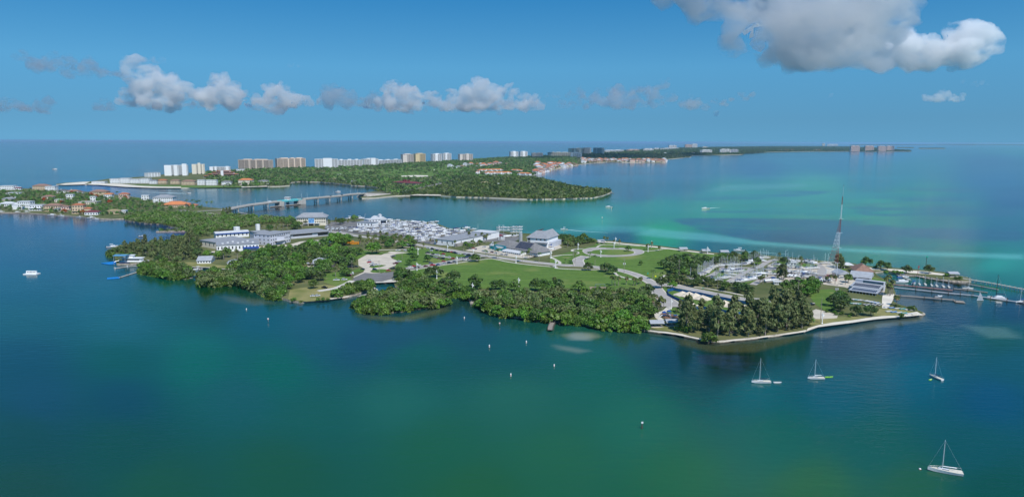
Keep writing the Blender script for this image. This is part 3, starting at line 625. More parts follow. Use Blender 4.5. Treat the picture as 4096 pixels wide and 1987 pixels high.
road([('H', [(810, 560), (900, 552), (1150, 510), (1320, 478), (1480, 450), (1560, 438), (1640, 440)])], 8.5, .22, 0, True)
road([('H', [(1010, 410), (1100, 425), (1200, 445), (1300, 462), (1400, 466)])], 4.5, .2, 0, True)
road([('I', [(296, 405), (290, 380), (280, 355), (300, 335), (360, 312)])], 9, .2, 1.3, True)
ring = [(330, 258), (360, 240), (440, 226), (560, 228), (700, 230), (830, 240), (905, 250), (935, 270), (910, 288), (850, 302), (760, 312), (600, 318), (480, 314), (400, 300), (350, 280)]
rp = smooth_line([P('I', *p) for p in ring + [ring[0]]], 4)[:-1]
cx = sum(p[0] for p in rp) / len(rp); cyy = sum(p[1] for p in rp) / len(rp)
sm.sheet([(cx + (p[0] - cx) * 1.03, cyy + (p[1] - cyy) * 1.03) for p in rp], GZ + .19); pm.sheet(rp, GZ + .23)
inner = [(402, 275), (430, 257), (500, 248), (620, 246), (740, 248), (820, 260), (843, 275), (820, 290), (740, 300), (620, 303), (500, 297), (430, 288)]
ip = smooth_line([P('I', *p) for p in inner + [inner[0]]], 4)[:-1]
cx = sum(p[0] for p in ip) / len(ip); cyy = sum(p[1] for p in ip) / len(ip)
sm.sheet([(cx + (p[0] - cx) * 1.05, cyy + (p[1] - cyy) * 1.05) for p in ip], GZ + .27)
l2 = MB(); l2.sheet(ip, GZ + .31)
def path(v_pts, w=2.2, lift=.12): strip(sm, smooth_line([P(v, x, y) for v, run in v_pts for x, y in run], 5), w, GZ + lift)
path([('I', [(10, 318), (120, 301), (230, 296), (278, 284), (270, 268), (224, 260), (232, 246), (300, 238), (340, 240)])], 3)
path([('I', [(5, 322), (60, 348), (98, 374), (85, 393), (40, 412), (0, 420)])], 3)
path([('H', [(850, 578), (1150, 530), (1480, 482), (1640, 463), (1720, 470), (1820, 492), (2000, 518), (2300, 546)]), ('I', [(60, 432), (200, 441), (400, 447), (510, 442)])], 2.6)
path([('I', [(650, 475), (670, 500), (740, 525), (820, 545)])], 2.6)
path([('I', [(470, 222), (500, 204), (560, 198), (760, 202), (900, 212)])], 2.6)
path([('I', [(925, 262), (1050, 255), (1160, 238), (1300, 252), (1500, 278), (1640, 292)])], 2.6)
path([('I', [(1180, 490), (1130, 515), (1120, 545), (1170, 575), (1260, 595), (1400, 612), (1600, 640), (1800, 675), (1980, 715)])], 2.6)
path([('I', [(1200, 815), (1150, 860), (1090, 880), (1070, 905), (1110, 945), (1200, 965)])], 4)
path([('H', [(540, 375), (700, 372), (880, 362), (960, 360)])], 3)
path([('J', [(0, 745), (200, 765), (400, 790), (520, 770)])], 3)
path([('J', [(1020, 535), (1090, 555), (1170, 575)])], 2)
path([('G', [(880, 545), (1060, 548), (1200, 562), (1330, 565)])], 2.2)
# parking apron and boat ramp
rm.sheet(poly('H', [(300, 645), (400, 603), (480, 610), (600, 604), (685, 592), (688, 640), (650, 668), (560, 688), (420, 695), (300, 688), (275, 668)]), GZ + .16)
sm.sheet(poly('H', [(425, 697), (570, 690), (690, 660), (740, 690), (690, 697), (430, 706)]), GZ + .18)
path([('H', [(275, 680), (200, 720), (100, 757), (0, 775)]), ('G', [(2180, 785)])], 6, .15)
# left key road and bridge approach
road([('A', [(2330, 588), (2200, 600), (2050, 610), (1900, 620), (1800, 600)])], 9, .14, 1.5)
road([('B', [(1080, 583), (1180, 577), (1300, 575), (1430, 572), (1620, 530), (1800, 497), (1900, 460), (2040, 418)])], 11, .4, 2)
# sail yard lanes
for run in ([(1510, 557), (1620, 500), (1700, 450), (1760, 428), (1990, 428), (2060, 430)], [(1740, 587), (1850, 530), (2000, 445), (2090, 420), (2190, 362), (2270, 345)], [(2030, 598), (2100, 555), (2180, 525), (2270, 520)]):
    strip(pm, smooth_line([P('I', *p) for p in run], 5), 6, GZ + .18)
for run in ([(0, 490), (200, 480), (450, 505), (600, 520)], [(480, 385), (520, 420), (540, 460), (520, 510)]):
    strip(pm, smooth_line([P('J', *p) for p in run], 5), 8, GZ + .2)
structure(rm.build('asphalt_road', 'asphalt')); structure(pm.build('road', 'asphalt_pale')); structure(sm.build('pavement', 'sidewalk'))
for pts in ([(440, 545), (480, 530), (560, 524), (615, 528), (560, 545), (480, 556)], [(450, 590), (480, 572), (560, 566), (650, 572), (690, 575), (640, 592), (560, 604), (480, 602)], [(410, 412), (440, 402), (560, 398), (660, 400), (560, 418), (450, 424)], [(250, 600), (330, 560), (395, 575), (385, 590), (300, 600)]):
    l2.sheet(poly('H', pts), GZ + .2)
for pts in ([(640, 232), (690, 231), (690, 235), (560, 235), (560, 232)],): l2.sheet(poly('I', pts), GZ + .3)
for pts in ([(2120, 745), (2180, 738), (2260, 752), (2180, 757)],): l2.sheet(poly('I', pts), GZ + .28)
for pts in ([(1530, 530), (1640, 470), (1700, 440), (1650, 430), (1480, 500)], [(1600, 560), (1740, 570), (1900, 480), (1980, 445), (1800, 435), (1680, 480)], [(1900, 580), (2010, 580), (2120, 525), (2260, 480), (2050, 470)], [(2090, 395), (2150, 350), (2200, 340), (2110, 340), (2020, 380)]):
    l2.sheet(poly('I', pts), GZ + .12)
for pts in ([(60, 420), (300, 415), (480, 430), (500, 400), (440, 390), (100, 360), (40, 385)], [(430, 490), (490, 500), (490, 485), (440, 475)], [(20, 480), (200, 470), (430, 488), (380, 470), (200, 450), (40, 455)]):
    l2.sheet(poly('J', pts), GZ + .12)
structure(l2.build('grass_islands', 'lawn'))
# ------------------------------------------------------------------ plants
def crown(seed, lobes, n, size, mats, aspect=1.0, up=.35, thin=False, inner=.25, drop=.0):
    """leaf sprays spread through a set of lobes; size = spray size in metres"""
    rng = np.random.default_rng(seed); L = np.array(lobes, float)
    area = (L[:, 3] * L[:, 4] + L[:, 3] * L[:, 5] + L[:, 4] * L[:, 5]); k = rng.choice(len(L), n, p=area / area.sum())
    d = rng.normal(size=(n, 3)); d /= np.linalg.norm(d, axis=1)[:, None]
    d[:, 2] = np.where((d[:, 2] < -.35) & (rng.random(n) < .75), -d[:, 2], d[:, 2])
    rad = np.where(rng.random(n) < inner, rng.random(n) ** .5 * .85, .86 + .2 * rng.random(n))
    p = L[k, :3] + d * rad[:, None] * L[k, 3:6]
    nr = d + np.array([0, 0, up]) + rng.normal(size=(n, 3)) * .55; nr /= np.linalg.norm(nr, axis=1)[:, None]
    if thin: t = np.stack([rng.normal(size=n) * .3, rng.normal(size=n) * .3, np.ones(n)], 1) + d * .8
    else: t = rng.normal(size=(n, 3))
    t -= nr * (t * nr).sum(1)[:, None]; t /= np.linalg.norm(t, axis=1)[:, None]; b = np.cross(nr, t)
    s = size * (.6 + .8 * rng.random(n))[:, None]
    a1, a2 = t * s * .5 * aspect, b * s * .5
    q = np.stack([p - a1 - a2 * .5, p - a1 * .1 + a2 * -1, p + a1 + a2 * .2, p + a1 * .1 + a2], 1)
    v = q.reshape(-1, 3); f = np.arange(4 * n).reshape(n, 4)
    me = bpy.data.meshes.new('crown'); me.vertices.add(4 * n); me.vertices.foreach_set('co', v.ravel())
    me.loops.add(4 * n); me.loops.foreach_set('vertex_index', f.ravel()); me.polygons.add(n); me.polygons.foreach_set('loop_start', np.arange(0, 4 * n, 4))
    mats = mats if isinstance(mats, (list, tuple)) else [mats]
    for m in mats: me.materials.append(MATS[m])
    if len(mats) > 1: me.polygons.foreach_set('material_index', rng.choice(len(mats), n, p=[.8] + [.2 / (len(mats) - 1)] * (len(mats) - 1)))
    me.update(calc_edges=True); return me
def lobes(rng, n, w, z0, z1, r0, r1, flat=.75):
    out = []
    for i in range(n):
        a = 2 * pi * i / n + rng.uniform(-.5, .5); q = rng.uniform(.35, 1) * w / 2; r = rng.uniform(r0, r1); z = z0 + (z1 - z0) * rng.uniform(.15, 1) * (1.1 - .5 * q / (w / 2))
        out.append((cos(a) * q * .8, sin(a) * q * .8, min(z, z1), r, r, r * flat))
    out.append((rng.uniform(-.5, .5), rng.uniform(-.5, .5), z1 - r0 * .3, r1, r1, r1 * flat)); return out
def limbs(rng, h, r, n, spread, zf=.45, mats='bark'):
    mb = MB(); top = h * zf; lean = (rng.uniform(-.3, .3), rng.uniform(-.3, .3))
    k = (lean[0], lean[1], top); mb.bar((0, 0, -.4), k, r, r * .7)
    for i in range(n):
        a = 2 * pi * i / n + rng.uniform(-.4, .4); e = (cos(a) * spread * rng.uniform(.5, 1), sin(a) * spread * rng.uniform(.5, 1), h * rng.uniform(.7, .95))
        m = tuple(k[j] * .5 + e[j] * .5 + (.3 if j == 2 else 0) for j in range(3)); mb.bar(k, m, r * .55, r * .35, 5); mb.bar(m, e, r * .35, r * .1, 5)
    return mb.mesh('trunk', mats)
rg = random.Random(3); PT = {}
def add(kind, name, mats, n, mk): PT[kind] = [Proto(name, mk(i, mats)) for i in range(n)]
def mk_mangrove(i, m):
    r = random.Random(100 + i); lb = lobes(r, 8, 9.5, 1.6, 5.2, 1.7, 2.6, .8) + [(cos(a) * 3.9, sin(a) * 3.9, 1.5, 1.5, 1.5, 1.3) for a in (r.uniform(0, 6.3) for _ in range(5))]
    mb = MB()
    for _ in range(7):
        a = r.uniform(0, 6.3); mb.bar((cos(a) * 2.2, sin(a) * 2.2, -1), (cos(a) * .8, sin(a) * .8, 2.6), .1, .14, 4)
    return [('trunk', mb.mesh('trunk', 'bark'), []), ('crown', crown(200 + i, lb, 620, 1.15, m), [])]
add('mangrove', 'mangrove_tree', ['leaf_mangrove', 'leaf_bright'], 4, mk_mangrove)
add('buttonwood', 'mangrove_tree', ['leaf_buttonwood', 'leaf_mangrove'], 4, mk_mangrove)
def mk_oak(i, m):
    r = random.Random(300 + i); h = 8.6; lb = lobes(r, 9, 9.5, 3.2, 7.4, 1.6, 2.5, .72)
    return [('trunk', limbs(r, h, .32, 5, 3.4), []), ('crown', crown(400 + i, lb, 640, 1.1, m), [])]
for k, m in (('oak', ['leaf_oak', 'leaf_dark']), ('darktree', ['leaf_dark', 'leaf_mangrove']), ('bright', ['leaf_bright', 'leaf_oak']), ('flame', ['leaf_red', 'leaf_oak'])): add(k, 'broadleaf_tree', m, 3, mk_oak)
def mk_pine(i, m):
    r = random.Random(500 + i); h = 13.5; lb = []; mb = MB(); mb.bar((0, 0, -.4), (r.uniform(-.6, .6), r.uniform(-.6, .6), h * .92), .3, .06)
    for j in range(20):
        z = h * (.2 + .74 * j / 19); a = r.uniform(0, 6.3); q = (1.1 - j / 21) * r.uniform(1.4, 4.9); c = (cos(a) * q, sin(a) * q, z)
        mb.bar((0, 0, z - 1.6), c, .09, .03, 4); lb.append((*c, r.uniform(.9, 1.7), r.uniform(.9, 1.7), r.uniform(1.0, 1.9)))
    lb.append((0, 0, h * .95, .7, .7, 1.6))
    return [('trunk', mb.mesh('trunk', 'bark_pale'), []), ('crown', crown(600 + i, lb, 980, .66, m, 1.9, .2, True, .5), [])]
add('pine', 'casuarina_pine', ['leaf_pine', 'leaf_dark'], 5, mk_pine)
def mk_sabal(i, m):
    r = random.Random(700 + i); h = 5.2 + i * .8; mb = MB(); cr = MB(); ln = (r.uniform(-.4, .4), r.uniform(-.4, .4), h)
    mb.bar((0, 0, -.3), ln, .24, .2, 7)
    for j in range(46):
        a = r.uniform(0, 6.3); el = r.uniform(-.75, 1.35); d = Vector((cos(a) * cos(el), sin(a) * cos(el), sin(el))); s = Vector((-sin(a), cos(a), 0))
        c = Vector(ln); e1 = c + d * 1.1; e2 = c + d * 1.9 + Vector((0, 0, -.35)); w = .62; mi = 1 if el < -.5 else 0
        cr.face([c + d * .5, e1 - s * w, e2, e1 + s * w], mi); cr.face([e1 - s * w, e1 - s * w * .9 + d * .6 - Vector((0, 0, .45)), e2 - Vector((0, 0, .25)), e2], mi); cr.face([e1 + s * w, e2, e2 - Vector((0, 0, .25)), e1 + s * w * .9 + d * .6 - Vector((0, 0, .45))], mi)
    return [('trunk', mb.mesh('trunk', 'bark_pale'), []), ('crown', cr.mesh('crown', ['leaf_palm', 'leaf_dead']), [])]
add('palm', 'cabbage_palm', None, 4, mk_sabal)
def mk_coco(i, m):
    r = random.Random(800 + i); h = 7.5 + i; mb = MB(); cr = MB(); ln = Vector((r.uniform(-1, 1), r.uniform(-1, 1), h))
    mb.bar((0, 0, -.3), ln * .5 + Vector((.15, .1, 0)), .2, .16, 7); mb.bar(ln * .5 + Vector((.15, .1, 0)), ln, .16, .13, 7)
    for j in range(17):
        a = 2 * pi * j / 17 + r.uniform(-.2, .2); el = r.uniform(-.2, 1.0); s = Vector((-sin(a), cos(a), 0)); p = ln.copy(); L = []
        for q in range(6):
            e = el - q * .34; d = Vector((cos(a) * cos(e), sin(a) * cos(e), sin(e))); L.append((p.copy(), d)); p = p + d * .68
        for q in range(5):
            w0, w1 = (.12, .42, .5, .42, .28, .05)[q:q + 2]; A, B = L[q][0], L[q + 1][0]; dr = Vector((0, 0, -.12))
            cr.face([A, A + s * w0 + dr, B + s * w1 + dr, B]); cr.face([A, B, B - s * w1 + dr, A - s * w0 + dr])
    return [('trunk', mb.mesh('trunk', 'bark_pale'), []), ('crown', cr.mesh('crown', 'leaf_coconut'), [])]
add('coco', 'coconut_palm', None, 3, mk_coco)
def mk_shrub(i, m):
    r = random.Random(900 + i); lb = lobes(r, 6, 3.4, .5, 1.8, .8, 1.2, .85); mb = MB()
    for _ in range(4): mb.bar((r.uniform(-.3, .3), r.uniform(-.3, .3), -.2), (r.uniform(-.8, .8), r.uniform(-.8, .8), 1.4), .05, .02, 4)
    return [('trunk', mb.mesh('stems', 'bark'), []), ('crown', crown(950 + i, lb, 190, .62, m), [])]
add('shrub', 'shrub', ['leaf_mangrove', 'leaf_oak'], 3, mk_shrub)
add('seagrape', 'shrub', ['leaf_bright', 'leaf_oak'], 2, mk_shrub)
KIND = {'mangrove': ('glossy green mangrove', 'tree'), 'buttonwood': ('olive grey mangrove', 'tree'), 'oak': ('green broadleaf tree', 'tree'), 'darktree': ('dark green broadleaf tree', 'tree'), 'bright': ('bright green tree', 'tree'),
        'flame': ('red flowering tree', 'tree'), 'pine': ('feathery casuarina', 'tree'), 'palm': ('cabbage palm', 'palm'), 'coco': ('feather-leaved palm', 'palm'), 'shrub': ('low green shrub', 'shrub'), 'seagrape': ('bright green shrub', 'shrub')}
def plant(kind, loc, sc=1.0, place='', rng=rg, look=None, group=None):
    pr = rng.choice(PT[kind]); s = sc * rng.uniform(.9, 1.12)
    o = pr.place((loc[0], loc[1], loc[2] if len(loc) > 2 else GZ), rng.uniform(0, 6.28), (s * rng.uniform(.92, 1.1), s * rng.uniform(.92, 1.1), s * rng.uniform(.9, 1.12)))
    return reg(o, look or KIND[kind][0], place, KIND[kind][1], group)
def grove(pts, kinds, gap, sc, place, seed=1, z=GZ, edge=None, limit=None):
    """plants set over a patch; kinds = [(kind, weight)]; edge = (distance, kind) for the rim of the patch"""
    rng = random.Random(seed); pl = scatter([(p[0], p[1]) for p in pts], gap, rng)
    if limit: pl = pl[:limit]
    ks = [k for k, w in kinds]; ws = [w for k, w in kinds]
    for p in pl:
        k = rng.choices(ks, ws)[0]
        if edge:
            dm = min((Vector(p) - Vector(a[:2])).length for a in edge[2])
            if dm < edge[0]: k = edge[1]
        plant(k, (p[0], p[1], z), rng.uniform(*sc), place, rng)
    return len(pl)
def shore_row(pts, gap, place, kinds=('mangrove', 'mangrove', 'bright'), z=-.9, sc=(.7, .95), seed=0):
    rng = random.Random(seed); q = smooth_line(pts, 8); d = 0
    for a, b in zip(q, q[1:]):
        d += hypot(b[0] - a[0], b[1] - a[1])
        if d > gap: d = 0; plant(rng.choice(kinds), (b[0] + rng.uniform(-1, 1), b[1] + rng.uniform(.5, 2.5), z), rng.uniform(*sc), place, rng)
def forest(name, label, pts, gap, sc, mats, seed, z=GZ, ncard=44, size=2.2, keep=None, hmul=1.0):
    """a wood that reads as one mass"""
    rng = random.Random(seed); nr = np.random.default_rng(seed); pl = scatter([(p[0], p[1]) for p in pts], gap, rng)
    if keep: pl = [p for p in pl if keep(p)]
    if not pl: return
    T = []
    for i in range(4):
        me = crown(1000 + seed * 7 + i, lobes(random.Random(i + seed), 7, 8.5, 1.8, 5.6, 1.6, 2.4, .8), ncard, size, mats[0], inner=.12)
        v = np.empty(len(me.vertices) * 3); me.vertices.foreach_get('co', v); T.append(v.reshape(-1, 3)); bpy.data.meshes.remove(me)
    V = []
    for p in pl:
        s = rng.uniform(*sc); a = rng.uniform(0, 6.28); t = T[rng.randrange(4)]
        x = (t[:, 0] * cos(a) - t[:, 1] * sin(a)) * s + p[0]; y = (t[:, 0] * sin(a) + t[:, 1] * cos(a)) * s + p[1]
        V.append(np.stack([x, y, t[:, 2] * s * hmul * rng.uniform(.8, 1.2) + z], 1))
    V = np.concatenate(V); n = len(V) // 4; me = bpy.data.meshes.new(name)
    me.vertices.add(4 * n); me.vertices.foreach_set('co', V.ravel()); me.loops.add(4 * n); me.loops.foreach_set('vertex_index', np.arange(4 * n)); me.polygons.add(n); me.polygons.foreach_set('loop_start', np.arange(0, 4 * n, 4))
    for m in mats: me.materials.append(MATS[m])
    if len(mats) > 1: me.polygons.foreach_set('material_index', np.repeat(nr.choice(len(mats), len(pl)), ncard))
    me.update(calc_edges=True); structure(link(name, me), 'stuff', label); print(name, len(pl))
# ------------------------------------------------------------------ buildings
WIN = {}
class Bld:
    """a building set on its front wall as seen in the photograph: local x along the front, y away from the viewer"""
    def __init__(s, name, label, cat, v, xl, yl, xr, yr, depth, ytop=None, h=None, group=None, block=1.5, z=GZ):
        L, Rr = P(v, xl, yl, z), P(v, xr, yr, z); d = Rr - L; s.w = d.length; s.d = depth; a = atan2(d.y, d.x)
        s.h = h if h else height_at((L + Rr) / 2, v, (xl + xr) / 2, ytop) - z
        s.L, s.a = L, a; s.root = root(name, L, a)
        if label:
            if isinstance(label, tuple): reg(s.root, label[0], label[1], cat, group)
            else: tag(s.root, label, cat, group)
        ux, uy = Vector((cos(a), sin(a), 0)), Vector((-sin(a), cos(a), 0))
        BLOCKED.append([(L + ux * x + uy * y)[:2] for x, y in ((-block, -block), (s.w + block, -block), (s.w + block, depth + block), (-block, depth + block))])
    def part(s, name, mats, mb, parent=None): return mb.build(name, mats, parent or s.root)
    def box(s, name, m, x0, y0, z0, x1, y1, z1, parent=None):
        mb = MB(); mb.box(x0, y0, z0, x1, y1, z1); return mb.build(name, m, parent or s.root)
    def windows(s, side, rows, n, ww, wh, m='glass_dark', x0=None, x1=None, off=0.0):
        key = (round(ww, 2), round(wh, 2), m, side in 'lr')
        if key not in WIN:
            mb = MB()
            if side in 'lr': mb.box(-.06, -ww / 2, 0, .06, ww / 2, wh)
            else: mb.box(-ww / 2, -.06, 0, ww / 2, .06, wh)
            WIN[key] = mb.mesh('window', m)
        a, b = (0, s.d) if side in 'lr' else (0, s.w)
        a = a if x0 is None else x0; b = b if x1 is None else x1
        for z in rows:
            for i in range(n):
                q = a + (b - a) * (i + .5) / n
                link('window', WIN[key], s.root, {'f': (q, off - .02, z), 'k': (q, s.d + .02, z), 'l': (-.02 + off, q, z), 'r': (s.w + .02 - off, q, z)}[side])
def condo(label, v, xl, yl, xr, yr, ytop, depth=20, wall='white_paint', bays=6, towers=(), pent=((.3, .7),), solid=(), group='apartment towers on the far key', fl=3.3):
    s = VIEWS[v][2]; b = Bld('apartment_building', label, 'apartment building', v, xl, yl + 5 / s, xr, yr + 5 / s, depth, ytop, group=group)
    w, d, h = b.w, b.d, b.h; n = max(3, round(h / fl)); f = h / n
    b.box('glazing', 'glass_dark', 1.3, 1.3, -1, w - 1.3, d - 1.3, h - .3)
    mb = MB(); mb.box(0, 0, 0, w, d, .35); mb.box(0, 0, .35, w, .2, 1.5); mb.box(0, d - .2, .35, w, d, 1.5); mb.box(0, .2, .35, .2, d - .2, 1.5); mb.box(w - .2, .2, .35, w, d - .2, 1.5)
    me = mb.mesh('balcony', wall)
    for i in range(1, n): link('balcony', me, b.root, (0, 0, i * f))
    for i in range(bays + 1):
        if i == 0: q = MB(); q.box(0, .25, -1, 1.2, d - .25, h - .31); pl = q.mesh('pilaster', wall)
        link('pilaster', pl, b.root, (1.0 + (w - 3.2) * i / bays, 0, 0))
    for a, c in solid: b.box('wall', wall, w * a, -.25, -1, w * c, d + .25, h - .32)
    b.box('roof', wall, -.4, -.4, h - .3, w + .4, d + .4, h + .7)
    for a, c in pent: b.box('penthouse', wall, w * a, d * .25, h + .7, w * c, d * .8, h + 3.6)
    for a, c, k in towers: b.box('stair_tower', wall, w * a, -.6, -1, w * c, d * .6, h * k)
    return b
FK = 'on the far key'
condo('tall white slab tower, leftmost of the beach towers on the far key', 'A', 1647, 245, 1880, 243, 155, 18, 'white_paint', 5, [(.0, .3, 1.0), (.42, .56, 1.05), (.76, .95, 1.16)], ())
condo('narrow white tower with a projecting middle shaft, second of the beach towers', 'A', 1922, 228, 2053, 226, 145, 22, 'cream_wall', 3, [(0, .32, 1.0), (.46, .66, 1.16), (.76, .9, 1.0)], ())
condo('low wide white apartment block behind the orange terraced building', 'A', 2098, 215, 2305, 213, 170, 20, 'white_paint', 4, [(.0, .16, 1.0), (.24, .34, 1.1), (.78, .92, 1.12)], ())
condo('beige balcony block left of its twin behind the pass', 'O', 1818, 580, 2460, 590, 412, 28, 'beige_condo', 5, [], ((.15, .35), (.5, .6), (.66, .85)), ((.34, .38), (.56, .6), (.78, .82)))
condo('beige balcony block right of its twin above the bridge', 'B', 215, 328, 500, 322, 236, 28, 'beige_condo', 5, [], ((.15, .4), (.5, .62), (.7, .9)), ((.37, .41), (.58, .62), (.8, .84)))
condo('white stepped apartment block with a tall centre, left end of the long row', 'B', 590, 328, 822, 326, 242, 24, 'white_paint', 7, [(.36, .74, 1.1)], ((.42, .7),))
condo('long white block with three roof boxes beside the stepped white block', 'B', 822, 312, 1070, 308, 250, 20, 'white_paint', 8, [], ((.1, .2), (.42, .55), (.72, .82)))
condo('white block with red accents in the middle of the long row', 'B', 1078, 304, 1226, 300, 240, 22, 'white_paint', 5, [(.5, .8, 1.12)], ((.3, .45),))
condo('low white block at the right end of the long row', 'B', 1228, 292, 1460, 280, 250, 20, 'white_paint', 8, [], ((.05, .2), (.4, .5), (.75, .85)))
condo('taupe square tower left of the yellow tower', 'B', 1471, 275, 1577, 273, 194, 26, 'taupe_condo', 4, [(.0, .4, .96)], ((.25, .75),))
condo('yellow square tower with a white roof', 'B', 1597, 268, 1698, 266, 189, 26, 'yellow_condo', 4, [(.0, .4, .96)], ((.25, .75),))
condo('white slim tower, left of a pair right of the yellow tower', 'B', 1769, 265, 1860, 263, 191, 22, 'white_paint', 4, [(.3, .55, 1.0)], ((.35, .75),))
condo('white slim tower, right of a pair right of the yellow tower', 'B', 1871, 252, 1955, 250, 186, 22, 'white_paint', 4, [(.3, .5, 1.02)], ((.35, .75),))
condo('grey tower with a cream left bay standing alone', 'B', 2040, 252, 2170, 250, 192, 26, 'taupe_condo', 6, [(.0, .2, .98), (.5, .7, 1.06)], ((.55, .68),))
condo('white tower, left of the twin towers behind the tile roofed villas', 'L', 735, 340, 893, 338, 242, 24, 'white_paint', 5, [(.35, .65, 1.0)], ((.35, .7),))
condo('white tower, right of the twin towers behind the tile roofed villas', 'L', 935, 336, 1083, 334, 240, 24, 'white_paint', 5, [(.35, .65, 1.0)], ((.35, .7),))
condo('low taupe block right of the twin white towers', 'L', 1180, 338, 1400, 336, 268, 20, 'taupe_condo', 10, [], ((.2, .3), (.6, .75)))
condo('long low block with a dark middle beside the brown tower cluster', 'L', 1490, 318, 1990, 326, 258, 22, 'cream_wall', 12, [], ((.1, .25), (.35, .5), (.6, .8)))
condo('brown and white striped tower, left of the big cluster', 'L', 1985, 300, 2240, 284, 172, 30, 'cream_wall', 5, [], ((.1, .3), (.6, .9)), ((.22, .3), (.62, .78)))
condo('brown and white striped tower, middle of the big cluster', 'L', 2242, 285, 2390, 284, 165, 30, 'taupe_condo', 5, [], ((.2, .5), (.6, .9)), ((.8, .98),))
condo('brown and white striped tower, right of the big cluster', 'C', 810, 186, 902, 188, 131, 30, 'taupe_condo', 6, [], ((.1, .4), (.6, .9)), ((.3, .4), (.9, .98)))
condo('low white wing in front of the striped tower cluster', 'L', 2010, 340, 2200, 330, 262, 16, 'white_paint', 5, [], ((.3, .6),))
for i, (v, xl, yl, xr, yr, yt, wall, lab) in enumerate([
 ('C', 903, 180, 1118, 168, 153, 'white_paint', 'long low white beach block right of the striped cluster'),
 ('C', 1160, 162, 1275, 160, 146, 'pink_wall', 'low white block with pinkish roof beyond the villas'),
 ('C', 1316, 160, 1415, 160, 138, 'white_paint', 'pale low block, larger of two above the villa point'),
 ('C', 1422, 146, 1470, 146, 133, 'white_paint', 'small white block right of the pale low block'),
 ('C', 1500, 148, 1668, 137, 131, 'white_paint', 'long white low block rising to the right on the far beach'),
 ('C', 1568, 132, 1645, 132, 105, 'white_paint', 'white beach hotel with uneven roof on the far ridge'),
 ('C', 1732, 125, 1800, 125, 96, 'pink_wall', 'pinkish far tower, left half of a joined pair'),
 ('C', 1801, 125, 1853, 125, 90, 'white_paint', 'white far tower, right half of a joined pair'),
 ('C', 1906, 128, 1952, 128, 118, 'cream_wall', 'small pale far building alone in the trees'),
 ('C', 1900, 180, 2000, 178, 150, 'white_paint', 'white bayside block, left of two on the far bay shore'),
 ('C', 2080, 178, 2190, 178, 144, 'white_paint', 'white bayside block, right of two on the far bay shore'),
 ('C', 2195, 178, 2262, 178, 146, 'grey_wall', 'greyish bayside block touching the white one'),
 ('E', 828, 160, 915, 160, 110, 'pink_wall', 'pinkish far tower, leftmost of the four at the bay end'),
 ('E', 972, 157, 1057, 157, 111, 'pink_wall', 'pinkish far tower, second of the four at the bay end'),
 ('E', 1102, 159, 1178, 159, 113, 'pink_wall', 'pinkish far tower, third of the four at the bay end'),
 ('E', 1184, 157, 1262, 157, 112, 'pink_wall', 'pinkish far tower, rightmost of the four at the bay end'),
 ('E', 542, 102, 570, 102, 83, 'cream_wall', 'tiny far tower on the right horizon'),
 ('E', 592, 102, 700, 102, 92, 'white_paint', 'low white strip of building on the right horizon')]):
    condo(lab, v, xl, yl - 4, xr, yr - 4, yt, 26, wall, 4, [], ((.2, .5), (.65, .85)))
# orange terraced building, white low blocks at the pass
def terraced():
    b = Bld('terraced_building', 'stepped low building with orange canopies below the white towers', 'apartment building', 'A', 2035, 275, 2405, 273, 34, 210)
    n = 4; f = b.h / n
    for i in range(n):
        k = i / n * .42; b.box('floor', 'white_paint', b.w * k, 2 + i * 4, i * f, b.w * (1 - k), b.d, (i + 1) * f - .31)
        b.box('glazing', 'glass_dark', b.w * k + 1, 1.9 + i * 4, i * f + .6, b.w * (1 - k) - 1, 1.98 + i * 4, (i + 1) * f - .8)
        b.box('canopy', 'orange_tile', b.w * k - 1, i * 4 - 1.5, (i + 1) * f - .3, b.w * (1 - k) + 1, b.d + 1 - i * .1, (i + 1) * f)
    b.box('stair_tower', 'white_paint', b.w * .47, -.8, 0, b.w * .54, 3, b.h + 1)
terraced()
def flat_block(label, v, xl, yl, xr, yr, yt, d, wall, n, rows=None, roof='pale_roof', cat='building', name='flat_roofed_building', wm='glass_dark', group=None, over=.5):
    b = Bld(name, label, cat, v, xl, yl, xr, yr, d, yt, group=group)
    b.box('wall', wall, 0, 0, -1, b.w, d, b.h - .35); b.box('roof', roof, -over, -over, b.h - .35, b.w + over, d + over, b.h)
    k = rows or max(1, int(b.h / 3.2)); f = b.h / k
    b.windows('f', [f * i + f * .3 for i in range(k)], n, b.w / n * .5, f * .34, wm)
    b.windows('r', [f * i + f * .28 for i in range(k)], max(1, int(d / 5)), 2, f * .42, wm); b.windows('l', [f * i + f * .28 for i in range(k)], max(1, int(d / 5)), 2, f * .42, wm)
    return b
for i in range(4):
    x = 1100 + i * 100; flat_block(('white three storey block', 'behind the sand spit'), 'A', x, 334, x + 96, 334, 288 + (0, -6, 2, -4)[i], 16, 'white_paint', 6, group='white beach apartments behind the sand spit', cat='apartment building')
flat_block('white angular low tower left of the first beach tower', 'A', 1487, 272, 1605, 266, 226, 20, 'white_paint', 4, cat='apartment building')
flat_block('small white rounded block right of the orange terraces', 'A', 2366, 228, 2455, 226, 192, 18, 'white_paint', 4, cat='apartment building')
